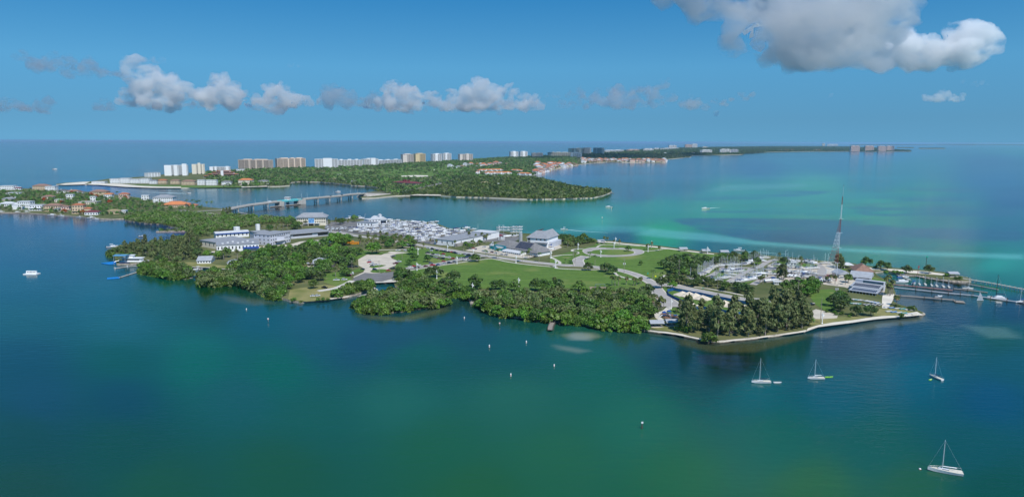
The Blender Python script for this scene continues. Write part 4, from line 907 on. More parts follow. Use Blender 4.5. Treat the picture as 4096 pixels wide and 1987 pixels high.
# houses
def house(v, x, y, wpx, roof, wall, look, place, group, storeys=2, rot=0.0, flat=False, dep=.7, wing=0, chim=False, bal=False, sh=4.7):
    """house centred on a base pixel"""
    s = VIEWS[v][2]; b = Bld('house', (look, place), 'house', v, x - wpx / 2, y, x + wpx / 2, y, 10, h=storeys * sh, group=group, block=.5)
    b.d = b.w * dep; w, d, h = b.w, b.d, b.h; b.root.rotation_euler.z += rot
    BLOCKED[-1] = [(b.L.x - 2, b.L.y - 2), (b.L.x + w + 2, b.L.y - 2), (b.L.x + w + 2, b.L.y + d + 2), (b.L.x - 2, b.L.y + d + 2)]
    b.box('wall', wall, 0, 0, -1, w, d, h)
    n = max(2, int(w / 3.5)); rows = [i * sh + 1.1 for i in range(storeys)]
    b.windows('f', rows, n, w / n * .42, sh * .45); b.windows('r', rows, 2, 1.8, sh * .45)
    mb = MB()
    if flat: mb.box(-.5, -.5, h, w + .5, d + .5, h + .45)
    else: mb.hip(0, 0, w, d, h + .28, min(w, d) * .21, .8)
    r = b.part('roof', roof, mb)
    if chim: b.box('chimney', 'white_paint', w * .3, d * .4, h + .5, w * .3 + 1.2, d * .4 + 1.2, h + min(w, d) * .21 + 1.2, r)
    if wing:
        q = abs(wing); x0 = -w * q if wing < 0 else w; b.box('wing', wall, x0, d * .25, -1, x0 + w * q, d * .95, h * .55)
        mb = MB(); mb.hip(x0, d * .25, x0 + w * q, d * .95, h * .55 + .28, min(w * q, d) * .2, .6); b.part('roof', roof, mb)
    if bal: b.box('balcony', wall, 0, -2.2, sh - .3, w, 0, sh); b.box('column', wall, 0, -2.2, 0, .5, -1.7, sh - .31); b.box('column', wall, w - .5, -2.2, 0, w, -1.7, sh - .31); b.box('column', wall, w / 2 - .25, -2.2, 0, w / 2 + .25, -1.7, sh - .31)
    return b
LK = ''; G1 = 'houses on the left peninsula'
for v, x, y, wp, roof, wall, look, st, rot, fl, wing, ch, bal in [
 ('M', 130, 205, 270, 'pale_roof', 'white_paint', 'white flat roofed beach house at the left edge', 2, .1, 1, .3, 0, 0),
 ('M', 820, 205, 300, 'brown_tile', 'tan_wall', 'large tan villa with a long tiled hip roof', 2, .05, 0, 0, 0, 0),
 ('M', 1030, 215, 200, 'pale_roof', 'white_paint', 'white flat roofed house against the tan villa', 2, 0, 1, 0, 0, 0),
 ('M', 1270, 265, 200, 'dark_roof', 'white_paint', 'white house with a black roof and white chimney', 1, .15, 0, 0, 1, 0),
 ('M', 1480, 275, 230, 'brown_tile', 'white_paint', 'brick roofed house with two white chimneys', 1, .1, 0, .3, 1, 0),
 ('M', 2010, 335, 330, 'brown_tile', 'tan_wall', 'broad brown roofed villa by the pass', 2, .05, 0, .25, 0, 0),
 ('M', 500, 612, 260, 'pale_roof', 'white_paint', 'big white stepped mansion on the bay shore', 3, 0, 1, -.55, 0, 0),
 ('M', 740, 632, 250, 'pale_roof', 'white_paint', 'white modern house with a deep roof beside the white mansion', 2, .05, 1, 0, 0, 1),
 ('M', 1070, 645, 330, 'brown_tile', 'tan_wall', 'brown roofed villa on the bay shore', 2, .05, 0, 0, 0, 1),
 ('M', 1340, 662, 150, 'brown_tile', 'pink_wall', 'narrow pink tower house with tiled roof', 2, .05, 0, 0, 0, 1),
 ('M', 1600, 695, 220, 'terracotta', 'tan_wall', 'tan two storey villa with open porches', 3, .1, 0, .6, 0, 1),
 ('M', 1870, 722, 260, 'maroon_roof', 'white_paint', 'low white house with maroon roof at the seawall', 1, .1, 0, 0, 0, 0),
 ('M', 2320, 700, 250, 'olive_roof', 'tan_wall', 'house with an olive brown roof behind the seawall trees', 1, .1, 0, 0, 0, 0),
 ('M', 2470, 690, 210, 'pale_roof', 'white_paint', 'white flat roofed house right of the olive roof', 1, .1, 1, 0, 0, 0),
 ('M', 1790, 505, 360, 'concrete', 'cream_wall', 'long flat grey roofed house among the trees', 1, .1, 1, 0, 0, 0),
 ('M', 1430, 395, 140, 'pale_roof', 'white_paint', 'white box house among dark trees', 2, .1, 1, 0, 0, 0),
 ('M', 970, 392, 220, 'brown_tile', 'cream_wall', 'low brown roof amid the big green trees', 1, .1, 0, 0, 0, 0),
 ('M', 265, 395, 100, 'pale_roof', 'white_paint', 'small white carport house by the red trees', 1, .1, 1, 0, 0, 0),
 ('M', 260, 310, 270, 'pale_roof', 'white_paint', 'long white roof behind the red trees', 1, .05, 1, 0, 0, 0),
 ('M', 1910, 440, 110, 'pale_roof', 'white_paint', 'white cube house right of the grey roof', 2, .1, 1, 0, 0, 0),
 ('M', 1200, 455, 160, 'pale_roof', 'cream_wall', 'pale low roof among trees in the middle', 1, .1, 1, 0, 0, 0),
 ('M', 2220, 390, 160, 'orange_tile', 'white_paint', 'white house with orange tiles near the pass palms', 2, .1, 0, 0, 0, 0),
 ('M', 2540, 385, 190, 'terracotta', 'pink_wall', 'terracotta roof house near the pass palms', 2, .1, 0, 0, 0, 0),
 ('A', 1625, 525, 190, 'grey_roof', 'white_paint', 'grey domed roof house near the bridge', 2, .1, 0, 0, 0, 0),
 ('A', 1740, 575, 240, 'orange_tile', 'tan_wall', 'orange roofed house below the bridge palms', 1, .1, 0, .3, 0, 0),
 ('A', 1450, 500, 70, 'pale_roof', 'white_paint', 'small white house before the grey dome', 2, .1, 1, 0, 0, 0),
 ('M', 360, 205, 120, 'maroon_roof', 'white_paint', 'small white house with red roof by the gulf', 1, .1, 0, 0, 0, 0),
 ('M', 120, 545, 300, 'pale_roof', 'white_paint', 'white tented pavilion left of the white mansion', 1, 0, 0, 0, 0, 0),
 ('M', 150, 440, 220, 'grey_roof', 'cream_wall', 'grey roofed low house behind the pavilion', 1, .1, 0, 0, 0, 0),
 ('M', 1180, 650, 110, 'grey_roof', 'white_paint', 'small grey roofed boathouse on the shore', 1, .1, 0, 0, 0, 0)]:
    house(v, x, y, wp, M(roof) and roof, wall, look, LK, G1, st, rot, fl, .6, wing, ch, bal)
PS = 'on the pass'; G2 = 'houses along the pass on the far key'
for v, x, y, wp, roof, wall, look, st, fl in [
 ('O', 60, 905, 150, 'shingle_grey', 'white_paint', 'white house with grey roof at the left of the row', 2, 0), ('O', 250, 900, 170, 'terracotta', 'tan_wall', 'red tiled villa left of the brown roofed one', 2, 0),
 ('O', 510, 905, 180, 'brown_tile', 'tan_wall', 'brown tiled villa in the middle left of the row', 2, 0), ('O', 780, 925, 260, 'brown_tile', 'tan_wall', 'broad villa with a large brown hip roof', 2, 0),
 ('O', 1050, 930, 150, 'pale_roof', 'white_paint', 'white cubic house right of the large brown roof', 3, 1), ('O', 1260, 935, 210, 'pale_roof', 'white_paint', 'white modern glass fronted house', 3, 1),
 ('O', 1570, 935, 190, 'shingle_grey', 'white_paint', 'white house with a steep grey roof', 2, 0), ('O', 1960, 935, 280, 'orange_tile', 'cream_wall', 'cream villa with bright orange roof', 3, 0), ('O', 2290, 915, 120, 'shingle_grey', 'white_paint', 'small house half hidden right of the orange roof', 2, 0),
 ('A', 980, 335, 130, 'pale_roof', 'white_paint', 'white low beach house on the spit', 1, 1), ('B', 75, 495, 90, 'shingle_grey', 'white_paint', 'grey roofed house at the lagoon mouth', 2, 0),
 ('B', 925, 478, 70, 'metal_roof', 'white_paint', 'pale blue roofed pavilion on the lagoon shore', 1, 0), ('B', 990, 475, 50, 'pale_roof', 'white_paint', 'white vaulted hall on the lagoon shore', 1, 1),
 ('B', 825, 408, 50, 'pale_roof', 'white_paint', 'small white roof on the golf course', 1, 1), ('B', 710, 456, 60, 'tan_wall', 'tan_wall', 'low tan house above the lagoon', 1, 1), ('B', 770, 458, 50, 'tan_wall', 'tan_wall', 'low tan building above the lagoon right', 1, 1),
 ('B', 2290, 500, 105, 'yellow_condo', 'cream_wall', 'yellow roofed house in the mangroves', 1, 0), ('B', 2430, 506, 42, 'pale_roof', 'pink_wall', 'tiny pale pavilion in the mangroves', 1, 0)]:
    house(v, x, y, wp, roof, wall, look, PS if v in 'OA' else 'on the far key', G2, st, .05, fl, .55)
b = Bld('clubhouse', 'brown roofed clubhouse with square stacks behind the bridge end', 'building', 'B', 1370, 502, 1590, 515, 26, 478)
b.box('wall', 'tan_wall', 0, 0, -1, b.w, 26, b.h); mb = MB(); mb.hip(0, 0, b.w, 26, b.h + .3, 3.4, 2); r = b.part('roof', 'maroon_roof', mb)
for k in (.33, .42, .55): b.box('chimney', 'maroon_roof', b.w * k, 10, b.h + 1.5, b.w * k + 4.5, 15, b.h + 7.5, r)
# tile roofed apartments and the villa neighbourhood
for lab, xl, yl, xr, yr, yt in (('white bayside apartments with terracotta roofs, rear left range', 90, 680, 580, 665, 615), ('white bayside apartments with terracotta roofs, front left range', 210, 745, 760, 738, 672), ('white bayside apartments with terracotta roofs, rear right range', 720, 665, 935, 672, 622), ('white bayside apartments with terracotta roofs, front right range', 872, 752, 1110, 760, 690), ('white bayside apartments with terracotta roofs, far left end', 15, 735, 100, 735, 660)):
    b = Bld('apartment_building', lab, 'apartment building', 'L', xl, yl, xr, yr, 18, yt); h = b.h
    b.box('wall', 'white_paint', 0, 0, -1, b.w, 18, h); mb = MB(); mb.hip(0, 0, b.w, 18, h + .3, 3.2, 1); b.part('roof', 'orange_tile', mb)
    n = max(3, int(b.w / 7)); b.windows('f', [.8, 4, 7.2][:max(1, int(h / 3.2))], n, b.w / n * .55, 1.9, 'glass_blue')
    for k in range(max(2, int(b.w / 22))): b.box('stair_tower', 'white_paint', b.w * (k + .3) / max(2, int(b.w / 22)), -2, -1, b.w * (k + .3) / max(2, int(b.w / 22)) + 5, 0, h + 1.5)
HP = []
def villa_proto(i, roof, wall, st):
    r = random.Random(i); w, d, h = r.uniform(13, 19), r.uniform(11, 14), 4.6 * st
    a = MB(); a.box(-w / 2, -d / 2, -1, w / 2, d / 2, h); a.box(w / 2, -d * .3, -1, w / 2 + 6, d * .4, h * .6)
    q = MB(); q.hip(-w / 2, -d / 2, w / 2, d / 2, h + .28, d * .22, .8); q.hip(w / 2, -d * .3, w / 2 + 6, d * .4, h * .6 + .28, 1.4, .5)
    g = MB()
    for k in range(4):
        for s in range(st): g.box(-w / 2 + w * (k + .2) / 4, -d / 2 - .06, s * 4.6 + 1.2, -w / 2 + w * (k + .65) / 4, -d / 2 + .05, s * 4.6 + 3.3)
    return Proto('house', [('wall', a.mesh('wall', wall), []), ('roof', q.mesh('roof', roof), []), ('window', g.mesh('window', 'glass_dark'), [])])
VP = [('white villa with orange tile roof', villa_proto(1, 'orange_tile', 'white_paint', 2)), ('white villa with red tile roof', villa_proto(2, 'terracotta', 'white_paint', 2)), ('cream house with terracotta roof', villa_proto(3, 'terracotta', 'cream_wall', 1)), ('white house with pale roof', villa_proto(4, 'pale_roof', 'white_paint', 2)), ('white house with grey roof', villa_proto(5, 'grey_roof', 'white_paint', 1)), ('tan house with brown roof', villa_proto(6, 'brown_tile', 'tan_wall', 1)), ('pink villa with tile roof', villa_proto(7, 'brown_tile', 'pink_wall', 2))]
def village(v, pg, gap, place, n, seed):
    rng = random.Random(seed); pl = scatter([(p[0], p[1]) for p in poly(v, pg)], gap, rng)
    pl.sort(key=lambda p: hypot(*p)); pl = pl[:n]
    for p in pl:
        look, pr = rng.choice(VP); a = rng.choice((0, 0, .3, -.3, .1)); reg(pr.place((p[0], p[1], GZ), a, rng.uniform(1.1, 1.6)), look, place, 'house', 'villas ' + place)
        BLOCKED.append([(p[0] - 10, p[1] - 9), (p[0] + 12, p[1] - 9), (p[0] + 12, p[1] + 9), (p[0] - 10, p[1] + 9)])
village('C', [(225, 300), (230, 395), (350, 352), (500, 325), (640, 298), (700, 283), (700, 225), (560, 240), (400, 262)], 31, 'on the curved bay shore', 70, 5)
village('C', [(700, 225), (700, 282), (950, 268), (1300, 274), (1535, 274), (1530, 245), (1790, 218), (1780, 205), (1500, 205), (1200, 205), (950, 214)], 40, 'on the villa point', 100, 6)
village('E', [(100, 157), (650, 160), (650, 153), (100, 150)], 70, 'on the right far shore', 26, 7)
village('C', [(1400, 195), (1800, 192), (2060, 185), (2060, 178), (1800, 180), (1400, 183)], 70, 'beyond the villa point', 18, 8)
village('B', [(1900, 330), (2200, 290), (2500, 265), (2500, 300), (2200, 330)], 60, 'in the far woods', 16, 9)
# ------------------------------------------------------------------ buildings of the near island
def office():
    b = Bld('office_building', 'two storey tan office with a blue picture banner and grey mansard roof', 'building', 'K', 1480, 940, 2080, 932, 24, 765)
    w, d, h = b.w, b.d, b.h
    b.box('wall', 'cream_wall', 0, 0, -1, w, d, h - .8); b.box('cornice', 'pale_roof', -1.2, -1.2, h - .8, w + 1.2, d + 1.2, h)
    mb = MB(); a, t, o = 1.6, h + 3.8, 5.5
    lo = [(-a, -a, h), (w + a, -a, h), (w + a, d + a, h), (-a, d + a, h)]; hi = [(o, o, t), (w - o, o, t), (w - o, d - o, t), (o, d - o, t)]
    for i in range(4): j = (i + 1) % 4; mb.face([lo[i], lo[j], hi[j], hi[i]])
    mb.face(hi); r = b.part('roof', 'grey_roof', mb)
    mb = MB(); mb.box(o, o, t, w - o, o + .3, t + 1); mb.box(o, d - o - .3, t, w - o, d - o, t + 1); b.part('parapet', 'metal_roof', mb, r)
    for x in (o, w - o):
        mb = MB(); mb.bar((x, o, t), (x, o, t + 5), .12, .06); b.part('antenna', 'mast_metal', mb)
    f = h / 3
    for z in (f * 1.05, f * 2.02):
        b.windows('f', [z], 6, 1.4, f * .48, x0=.5, x1=w * .39); b.windows('f', [z], 6, 1.4, f * .48, x0=w * .61, x1=w - .5); b.windows('r', [z], 4, 1.4, f * .48); b.windows('l', [z], 4, 1.4, f * .48)
    mb = MB(); mb.box(w * .4, -.5, f * .95, w * .6, -.05, h - .9); bn = b.part('banner', 'blue_banner', mb)
    b.box('canopy', 'pale_roof', w * .2, -4, f * .8, w * .8, -.1, f * .9); b.box('entrance', 'glass_dark', w * .42, -.2, 0, w * .58, -.02, f * .78)
    for k in (.22, .4, .6, .78): b.box('column', 'cream_wall', w * k - .3, -3.8, 0, w * k + .3, -3.2, f * .8)
m = mat('blue_banner', (.015, .1, .36), .5, 0, .35, col2=(.25, .5, .72), detail=6)
office()
def simple(label, v, xl, yl, xr, yr, yt, d, wall, roof, rt='flat', rh=1.5, win=0, rows=1, name='building', over=.6, side=0, wm='glass_dark', h=None):
    b = Bld(name, label, 'building', v, xl, yl, xr, yr, d, yt, h); w, h = b.w, b.h
    b.box('wall', wall, 0, 0, -1, w, d, h - .3); mb = MB()
    if rt == 'flat': mb.box(-over, -over, h - .29, w + over, d + over, h + .15); mb.box(-over, -over, h + .15, w + over, -over + .3, h + .6)
    elif rt == 'hip': mb.hip(0, 0, w, d, h, rh, over)
    else: mb.gable(0, 0, w, d, h, rh, over, along=rt)
    b.roof = b.part('roof', roof, mb); f = h / max(rows, 1)
    if win: b.windows('f', [f * i + f * .35 for i in range(rows)], win, min(1.3, w / win * .5), f * .42, wm)
    if side: b.windows('l', [f * i + f * .35 for i in range(rows)], side, 1.3, f * .42, wm); b.windows('r', [f * i + f * .35 for i in range(rows)], side, 1.3, f * .42, wm)
    return b
b = simple('grey two storey laboratory with a row of small windows in the woods', 'G', 1705, 332, 1905, 294, 208, 24, 'grey_wall', 'grey_roof', win=9, rows=3, side=4)
b.box('canopy', 'pale_roof', b.w * .2, -5, b.h * .36, b.w * .7, -.2, b.h * .42)
simple('left wing of the grey laboratory behind palms', 'G', 1500, 268, 1698, 326, 212, 18, 'grey_wall', 'grey_roof', win=8, rows=3)
b = simple('long grey roofed hall with an open dark gallery behind the laboratory', 'G', 1912, 264, 2290, 230, 201, 36, 'grey_wall', 'grey_roof', over=2)
b.box('gallery_opening', 'glass_dark', b.w * .05, -.15, b.h * .5, b.w * .55, -.02, b.h * .86); b.box('gallery_opening', 'glass_dark', b.w * .7, -.15, b.h * .2, b.w * .97, -.02, b.h * .86)
simple('cream laboratory with a broad flat grey roof nearest the inlet', 'G', 1000, 338, 1160, 366, 288, 40, 'cream_wall', 'grey_roof', win=4, side=6)
b = simple('low white laboratory with blue awning and flat grey roof', 'G', 1168, 396, 1590, 374, 318, 46, 'white_paint', 'grey_roof', win=12)
b.box('awning', 'blue_canvas', b.w * .62, -2.2, b.h * .5, b.w, -.1, b.h * .56); b.box('awning', 'blue_canvas', b.w * .62, -2.3, b.h * .3, b.w, -2.2, b.h * .56)
for k in range(7): b.box('roof_unit', 'pale_roof', b.w * (.12 + k * .12), 6 + (k % 3) * 6, b.h + .16, b.w * (.12 + k * .12) + 2.2, 8.2 + (k % 3) * 6, b.h + 1.5, b.roof)
b = simple('long white shed with a blue fascia behind the flat laboratories', 'G', 1160, 262, 1490, 240, 200, 14, 'white_paint', 'pale_roof', 'x', 1.6, win=8)
b.box('fascia', 'blue_canvas', -.4, -.95, b.h - 1.5, b.w + .4, -.7, b.h - .4)
def tank(label, v, x, y, wpx, ytop, m='white_paint'):
    p = P(v, x, y); s = VIEWS[v][2]; r = wpx * s / 2 * p.y / F; h = height_at(p, v, x, ytop) - GZ; o = root('storage_tank', p); tag(o, label, 'tank')
    mb = MB(); mb.lathe([(r, -.5), (r, h * .93)], 20); mb.build('shell', m, o); mb = MB(); mb.lathe([(r * 1.03, h * .93), (r * 1.03, h * .95), (r * .3, h), (.05, h)], 20); mb.build('roof', m, o)
    mb = MB(); mb.box(-.25, -r - .3, 0, .25, -r - .15, h * .95); mb.build('ladder', 'aluminium', o)
tank('white round tank, left of two behind the flat laboratories', 'G', 1370, 200, 62, 140); tank('white round tank, right of two behind the flat laboratories', 'G', 1580, 178, 44, 114)
tank('pale silo at the corner of the grey hip roofed house', 'N', 1490, 690, 95, 455, 'metal_roof')
simple('white gabled house on the lawn by the west docks', 'G', 970, 512, 1110, 508, 480, 18, 'white_paint', 'metal_roof', 'x', 3.2, win=5)
simple('small white cottage behind palms by the west docks', 'G', 1275, 536, 1390, 532, 500, 12, 'white_paint', 'metal_roof', 'hip', 2.2, win=4)
b = simple('pavilion with a pale metal hip roof in the middle of the woods', 'G', 2075, 545, 2245, 548, 508, 18, 'cream_wall', 'metal_roof', 'hip', 4.2, win=5, over=1.4)
b.box('extension', 'dark_roof', b.w + 1.5, 3, 0, b.w + 8, 12, 4)
simple('white office block in front of the boatyard, left of two', 'H', 322, 142, 482, 150, 98, 14, 'white_paint', 'grey_roof', win=5)
simple('white office block with dark windows behind the boatyard', 'H', 440, 120, 556, 112, 70, 18, 'white_paint', 'pale_roof', win=4, rows=2)
b = simple('white marina hall with a gable and cupola at the water', 'H', 540, 112, 622, 104, 72, 22, 'white_paint', 'pale_roof', 'y', 4.6, over=1)
b.box('cupola', 'white_paint', b.w / 2 - 1.6, 6, b.h + 4, b.w / 2 + 1.6, 9.2, b.h + 6.4); mb = MB(); mb.hip(b.w / 2 - 1.6, 6, b.w / 2 + 1.6, 9.2, b.h + 6.7, 1.5, .8); b.part('cupola_roof', 'pale_roof', mb)
b.box('opening', 'glass_dark', 2, -.12, .4, b.w - 2, -.02, b.h * .7)
b = simple('long white warehouse with a low grey roof by the palms', 'H', 1300, 338, 1655, 266, 247, 30, 'white_paint', 'grey_roof', win=3, side=4)
b.box('loading_deck', 'concrete_dark', -1, -4, 0, b.w * .35, -.1, 3.2)
simple('tall windowless white block joined to the long warehouse', 'H', 1657, 266, 1742, 248, 196, 28, 'white_paint', 'pale_roof')
# the visitor hall with the mural
def visitor():
    b = Bld('visitor_hall', 'aquarium hall with dark shingle roof, solar rows and teal mural', 'building', 'N', 1170, 935, 1810, 1035, 24, 885); w, d, h = b.w, b.d, b.h
    b.box('wall', 'cream_wall', 0, 0, -1, w, d, h - .3); b.windows('f', [h * .68], 10, 1.6, h * .2); mb = MB(); rh = 7.2
    mb.hip(0, 0, w, d, h, rh, 1.2, ridge=.8); rf = b.part('roof', 'shingle_grey', mb)
    sl = rh / (d / 2 + 1.2); n = 9
    for i in range(n):
        y = .6 + i * (d / 2 - 1.6) / n; z = h + (y + 1.2) * sl + .12; mb = MB(); x0, x1 = w * .26 - i * .15, w * .8 - i * .1; k = 15
        for j in range(k):
            a, c = x0 + (x1 - x0) * j / k, x0 + (x1 - x0) * (j + .86) / k; dy = (d / 2 - 1.6) / n * .74
            q = [(a, y, z), (c, y, z), (c, y + dy, z + dy * sl), (a, y + dy, z + dy * sl)]; mb.face(q); 
        b.part('solar_row', 'solar', mb, rf)
    b.box('left_wall', 'cream_wall', -w * .78, 2, -1, -.6, d + 6, h * .92); mb = MB(); mb.hip(-w * .78, 2, -.6, d + 6, h * .92 + .3, 5.6, 1.2); b.part('roof', 'shingle_grey', mb)
    mb = MB(); mb.box(-w * .52, -3.2, -.3, -w * .02, -2.3, h * 1.5); b.part('mural_wall', 'mural', mb)
    mb = MB(); n = 22; pts = [(-w * .27 + w * .17 * cos(2 * pi * i / n), -3.26, h * 1.05 + h * .17 * sin(2 * pi * i / n) - (.9 if sin(2 * pi * i / n) < 0 else 0) * (1 - cos(2 * pi * i / n) ** 2)) for i in range(n)]; mb.face(pts); b.part('painted_wave', 'white_paint', mb)
    mb = MB(); c = (-w * .68, 1, h); mb.lathe([(4.6, 0), (2.2, 1.8), (.2, 4.2), (.02, 4.4)], 8, c=c); b.part('tent_roof', 'metal_roof', mb); b.box('entrance', 'teal_canvas', -w * .76, -1.5, 0, -w * .56, 1.9, h)
    b.box('entrance_door', 'blue_canvas', -w * .55, -.5, 0, -w * .505, 1.9, h * .5)
    b.box('front_wall', 'white_paint', w * .0, -9, -1, w * .74, -.2, h * .5); mb = MB(); A = []
    for i in range(9): t = i / 8 * pi / 2; A.append((-9.4 + 9 * (1 - cos(t)), h * .42 + h * .36 * sin(t)))
    for (y0, z0), (y1, z1) in zip(A, A[1:]): mb.face([(-.5, y0, z0), (w * .75, y0, z0), (w * .75, y1, z1), (-.5, y1, z1)])
    b.part('barrel_roof', 'pale_roof', mb); b.windows('f', [h * .1], 9, 1.8, h * .22, 'glass_blue', 0, w * .74, off=-9)
    b.box('porch_wall', 'white_paint', w * 1.01, -2, -1, w * 1.24, d * .7, h * .82); b.box('balcony', 'white_paint', w * 1.0, -4.4, h * .36, w * 1.26, -2.1, h * .42); mb = MB(); mb.hip(w * 1.0, -4, w * 1.25, d * .7, h * .86 + .3, 3, .8); b.part('roof', 'shingle_grey', mb)
    for k in range(5): b.box('post', 'white_paint', w * (1.005 + k * .06), -4.2, 0, w * (1.005 + k * .06) + .3, -3.9, h * .84)
mat('mural', (.01, .16, .22), .5, 0, .22, col2=(.05, .42, .5), detail=5); visitor()
def lodge():
    b = Bld('tall_house', 'three storey white house with grey hip roof cut open by a terrace', 'building', 'N', 1665, 806, 2165, 842, 34, 588); w, d, h = b.w, b.d, b.h
    b.box('wall', 'white_paint', 0, 0, -1, w, d, h - .3); f = h / 3; a, t, o = 1.3, h + 7.5, 8.5; mb = MB()
    lo = [(-a, -a, h), (w + a, -a, h), (w + a, d + a, h), (-a, d + a, h)]; hi = [(o * .9, o, t), (w - o * .7, o, t), (w - o * .7, d - 2, t), (o * .9, d - 2, t)]
    for i in (0, 1, 3): j = (i + 1) % 4; mb.face([lo[i], lo[j], hi[j], hi[i]])
    mb.box(-a, -a, h - .29, w + a, d + a, h - .02); rf = b.part('roof', 'grey_roof', mb)
    mb = MB(); mb.box(o, o + .2, h + 1.4, w - o * .8, d - 2.2, h + 1.7); b.part('terrace', 'white_paint', mb); b.box('roof_unit', 'pale_roof', w * .3, 16, h + 1.71, w * .42, 21, h + 4.6); b.box('roof_unit', 'metal_roof', w * .5, 19, h + 1.71, w * .6, 23, h + 3.4)
    b.windows('f', [f * 2.25], 3, 1.7, 1.6, x0=w * .36, x1=w); b.box('canopy', 'grey_roof', w * .4, -2.4, f * 1.35, w + 1, -.05, f * 1.7); b.box('recess', 'glass_dark', w * .02, -.1, f * 1.2, w * .14, -.02, f * 1.9); b.box('recess', 'glass_dark', w * .02, -.1, f * 2.1, w * .14, -.02, f * 2.8); b.box('lower_wall', 'grey_wall', w * .42, -.6, 0, w, -.05, f * 1.1)
    b.box('annex', 'grey_wall', w, 6, -1, w + 5, d - 2, f * 1.7); b.box('annex_door', 'blue_paint', w + 1, 5.85, 0, w + 3.6, 5.97, f * 1.1)
lodge()
# sailing squadron at the right end
b = simple('long clubhouse with a grey shingle gable roof at the yacht basin', 'X', 335, 550, 830, 600, 505, 17, 'grey_wall', 'metal_roof', 'x', 4, win=6, over=1.2)
b.box('garage_opening', 'glass_dark', b.w * .45, -.1, .3, b.w * .95, -.02, 3)
simple('brown roofed hall behind the grey clubhouse', 'X', 480, 420, 890, 440, 352, 20, 'tan_wall', 'brown_tile', 'hip', 5.5, over=2)
simple('pale gabled wing at the left of the grey clubhouse', 'X', 45, 528, 325, 526, 430, 13, 'cream_wall', 'metal_roof', 'y', 3.2)
def pavilion(label, v, xl, xr, y, yt, roof='pale_roof', rise=1.0):
    b = Bld('pavilion', label, 'pavilion', v, xl, y, xr, y, 9, yt); w, h = b.w, b.h
    b.d = w * .8; mb = MB(); mb.hip(0, 0, w, b.d, h * .6, h * .4 * rise, .8); b.part('roof', roof, mb)
    for x in (.3, w - .3):
        for yy in (.3, b.d - .3): b.box('post', 'white_paint', x - .15, yy - .15, -.5, x + .15, yy + .15, h * .6 - .25)
pavilion('white square gazebo at the tip above the yacht club', 'X', 175, 400, 275, 135)
def sailing():
    b = Bld('sailing_centre', 'two tier sailing shed with solar rows on both sloping roofs', 'building', 'X', 335, 815, 1080, 915, 15, 640); w, d, h = b.w, b.d, b.h
    b.box('wall', 'grey_wall', 0, d - 4, -1, w, d, h); b.box('glazing', 'glass_blue', w * .28, d - 4.1, h * .6, w * .98, d - 4.02, h * .96)
    def slope(nm, y0, z0, y1, z1, m, n, xa, xb):
        mb = MB(); mb.face([(xa - .6, y0, z0), (xb + .6, y0, z0), (xb + .6, y1, z1), (xa - .6, y1, z1)]); mb.face([(xa - .6, y0, z0 - .25), (xa - .6, y1, z1 - .25), (xb + .6, y1, z1 - .25), (xb + .6, y0, z0 - .25)]); mb.face([(xa - .6, y0, z0 - .25), (xb + .6, y0, z0 - .25), (xb + .6, y0, z0), (xa - .6, y0, z0)]); r = b.part('roof', 'metal_roof', mb)
        for i in range(n):
            mb = MB(); ya = .2 + .6 * i / n; yb = ya + .6 / n * .8
            for j in range(14): p = lambda t, x: (x, y0 + (y1 - y0) * t, z0 + (z1 - z0) * t + .1); xx, xe = xa + (xb - xa) * (.05 + .9 * j / 14), xa + (xb - xa) * (.05 + .9 * (j + .85) / 14); mb.face([p(ya, xx), p(ya, xe), p(yb, xe), p(yb, xx)])
            b.part('solar_row', 'solar', mb, r)
    slope('upper', -1, h * .42, d - 4, h * .68, 0, 3, 0, w); slope('lower', -13, h * .28, -2.2, h * .42, 0, 2, w * .12, w * 1.04)
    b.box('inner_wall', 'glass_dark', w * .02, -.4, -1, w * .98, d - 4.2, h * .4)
    for k in range(9): b.box('post', 'white_paint', w * (.13 + k * .11), -12.6, 0, w * (.13 + k * .11) + .22, -12.38, h * .27)
sailing()
simple('small white flat roofed shed in the boat park', 'T', 950, 712, 1190, 722, 640, 8, 'white_paint', 'pale_roof', win=3)
simple('white trailer home below the boat park trees', 'T', 625, 1205, 815, 1212, 1145, 6, 'white_paint', 'pale_roof', win=4)
def shelter_proto():
    r = MB(); r.gable(-4, -3, 4, 3, 2.9, 1.5, .6); p = MB()
    q = MB(); q.box(-4, -3, -.1, 4, 3, .32); t = MB()
    for x in (-1.8, 1.8): t.box(x - .9, -.4, .95, x + .9, .4, 1.02); t.box(x - .9, -.9, .62, x + .9, -.65, .68); t.box(x - .9, .65, .62, x + .9, .9, .68); t.box(x - .1, -.35, .3, x + .1, .35, .95)
    pm_ = MB(); pm_.box(-.14, -.14, 0, .14, .14, 2.64); me = pm_.mesh('post', 'dark_metal')
    return r.mesh('roof', 'metal_roof'), q.mesh('slab', 'sidewalk'), t.mesh('picnic_table', 'timber_grey'), me
SH = shelter_proto()
for v, x, y, a, lab in (('I', 512, 182, 0, 'leftmost on the far seawall'), ('I', 1328, 260, .1, 'in the middle of the far seawall'), ('I', 1553, 280, .1, 'beside the banner post on the far seawall'), ('I', 1738, 290, .1, 'at the right end of the far seawall'), ('I', 1060, 1012, .05, 'left of two by the beach playground'), ('I', 1218, 1002, .1, 'right of two by the beach playground'), ('J', 1842, 512, 0, 'on the rocky spit'), ('H', 818, 342, .1, 'under trees by the car park')):
    o = root('picnic_shelter', P(v, x, y), a); tag(o, 'grey roofed picnic shelter ' + lab, 'shelter', 'picnic shelters')
    link('roof', SH[0], o); link('slab', SH[1], o); link('picnic_table', SH[2], o)
    for xx in (-3.6, 3.6):
        for yy in (-2.6, 2.6): link('post', SH[3], o, (xx, yy, .3))
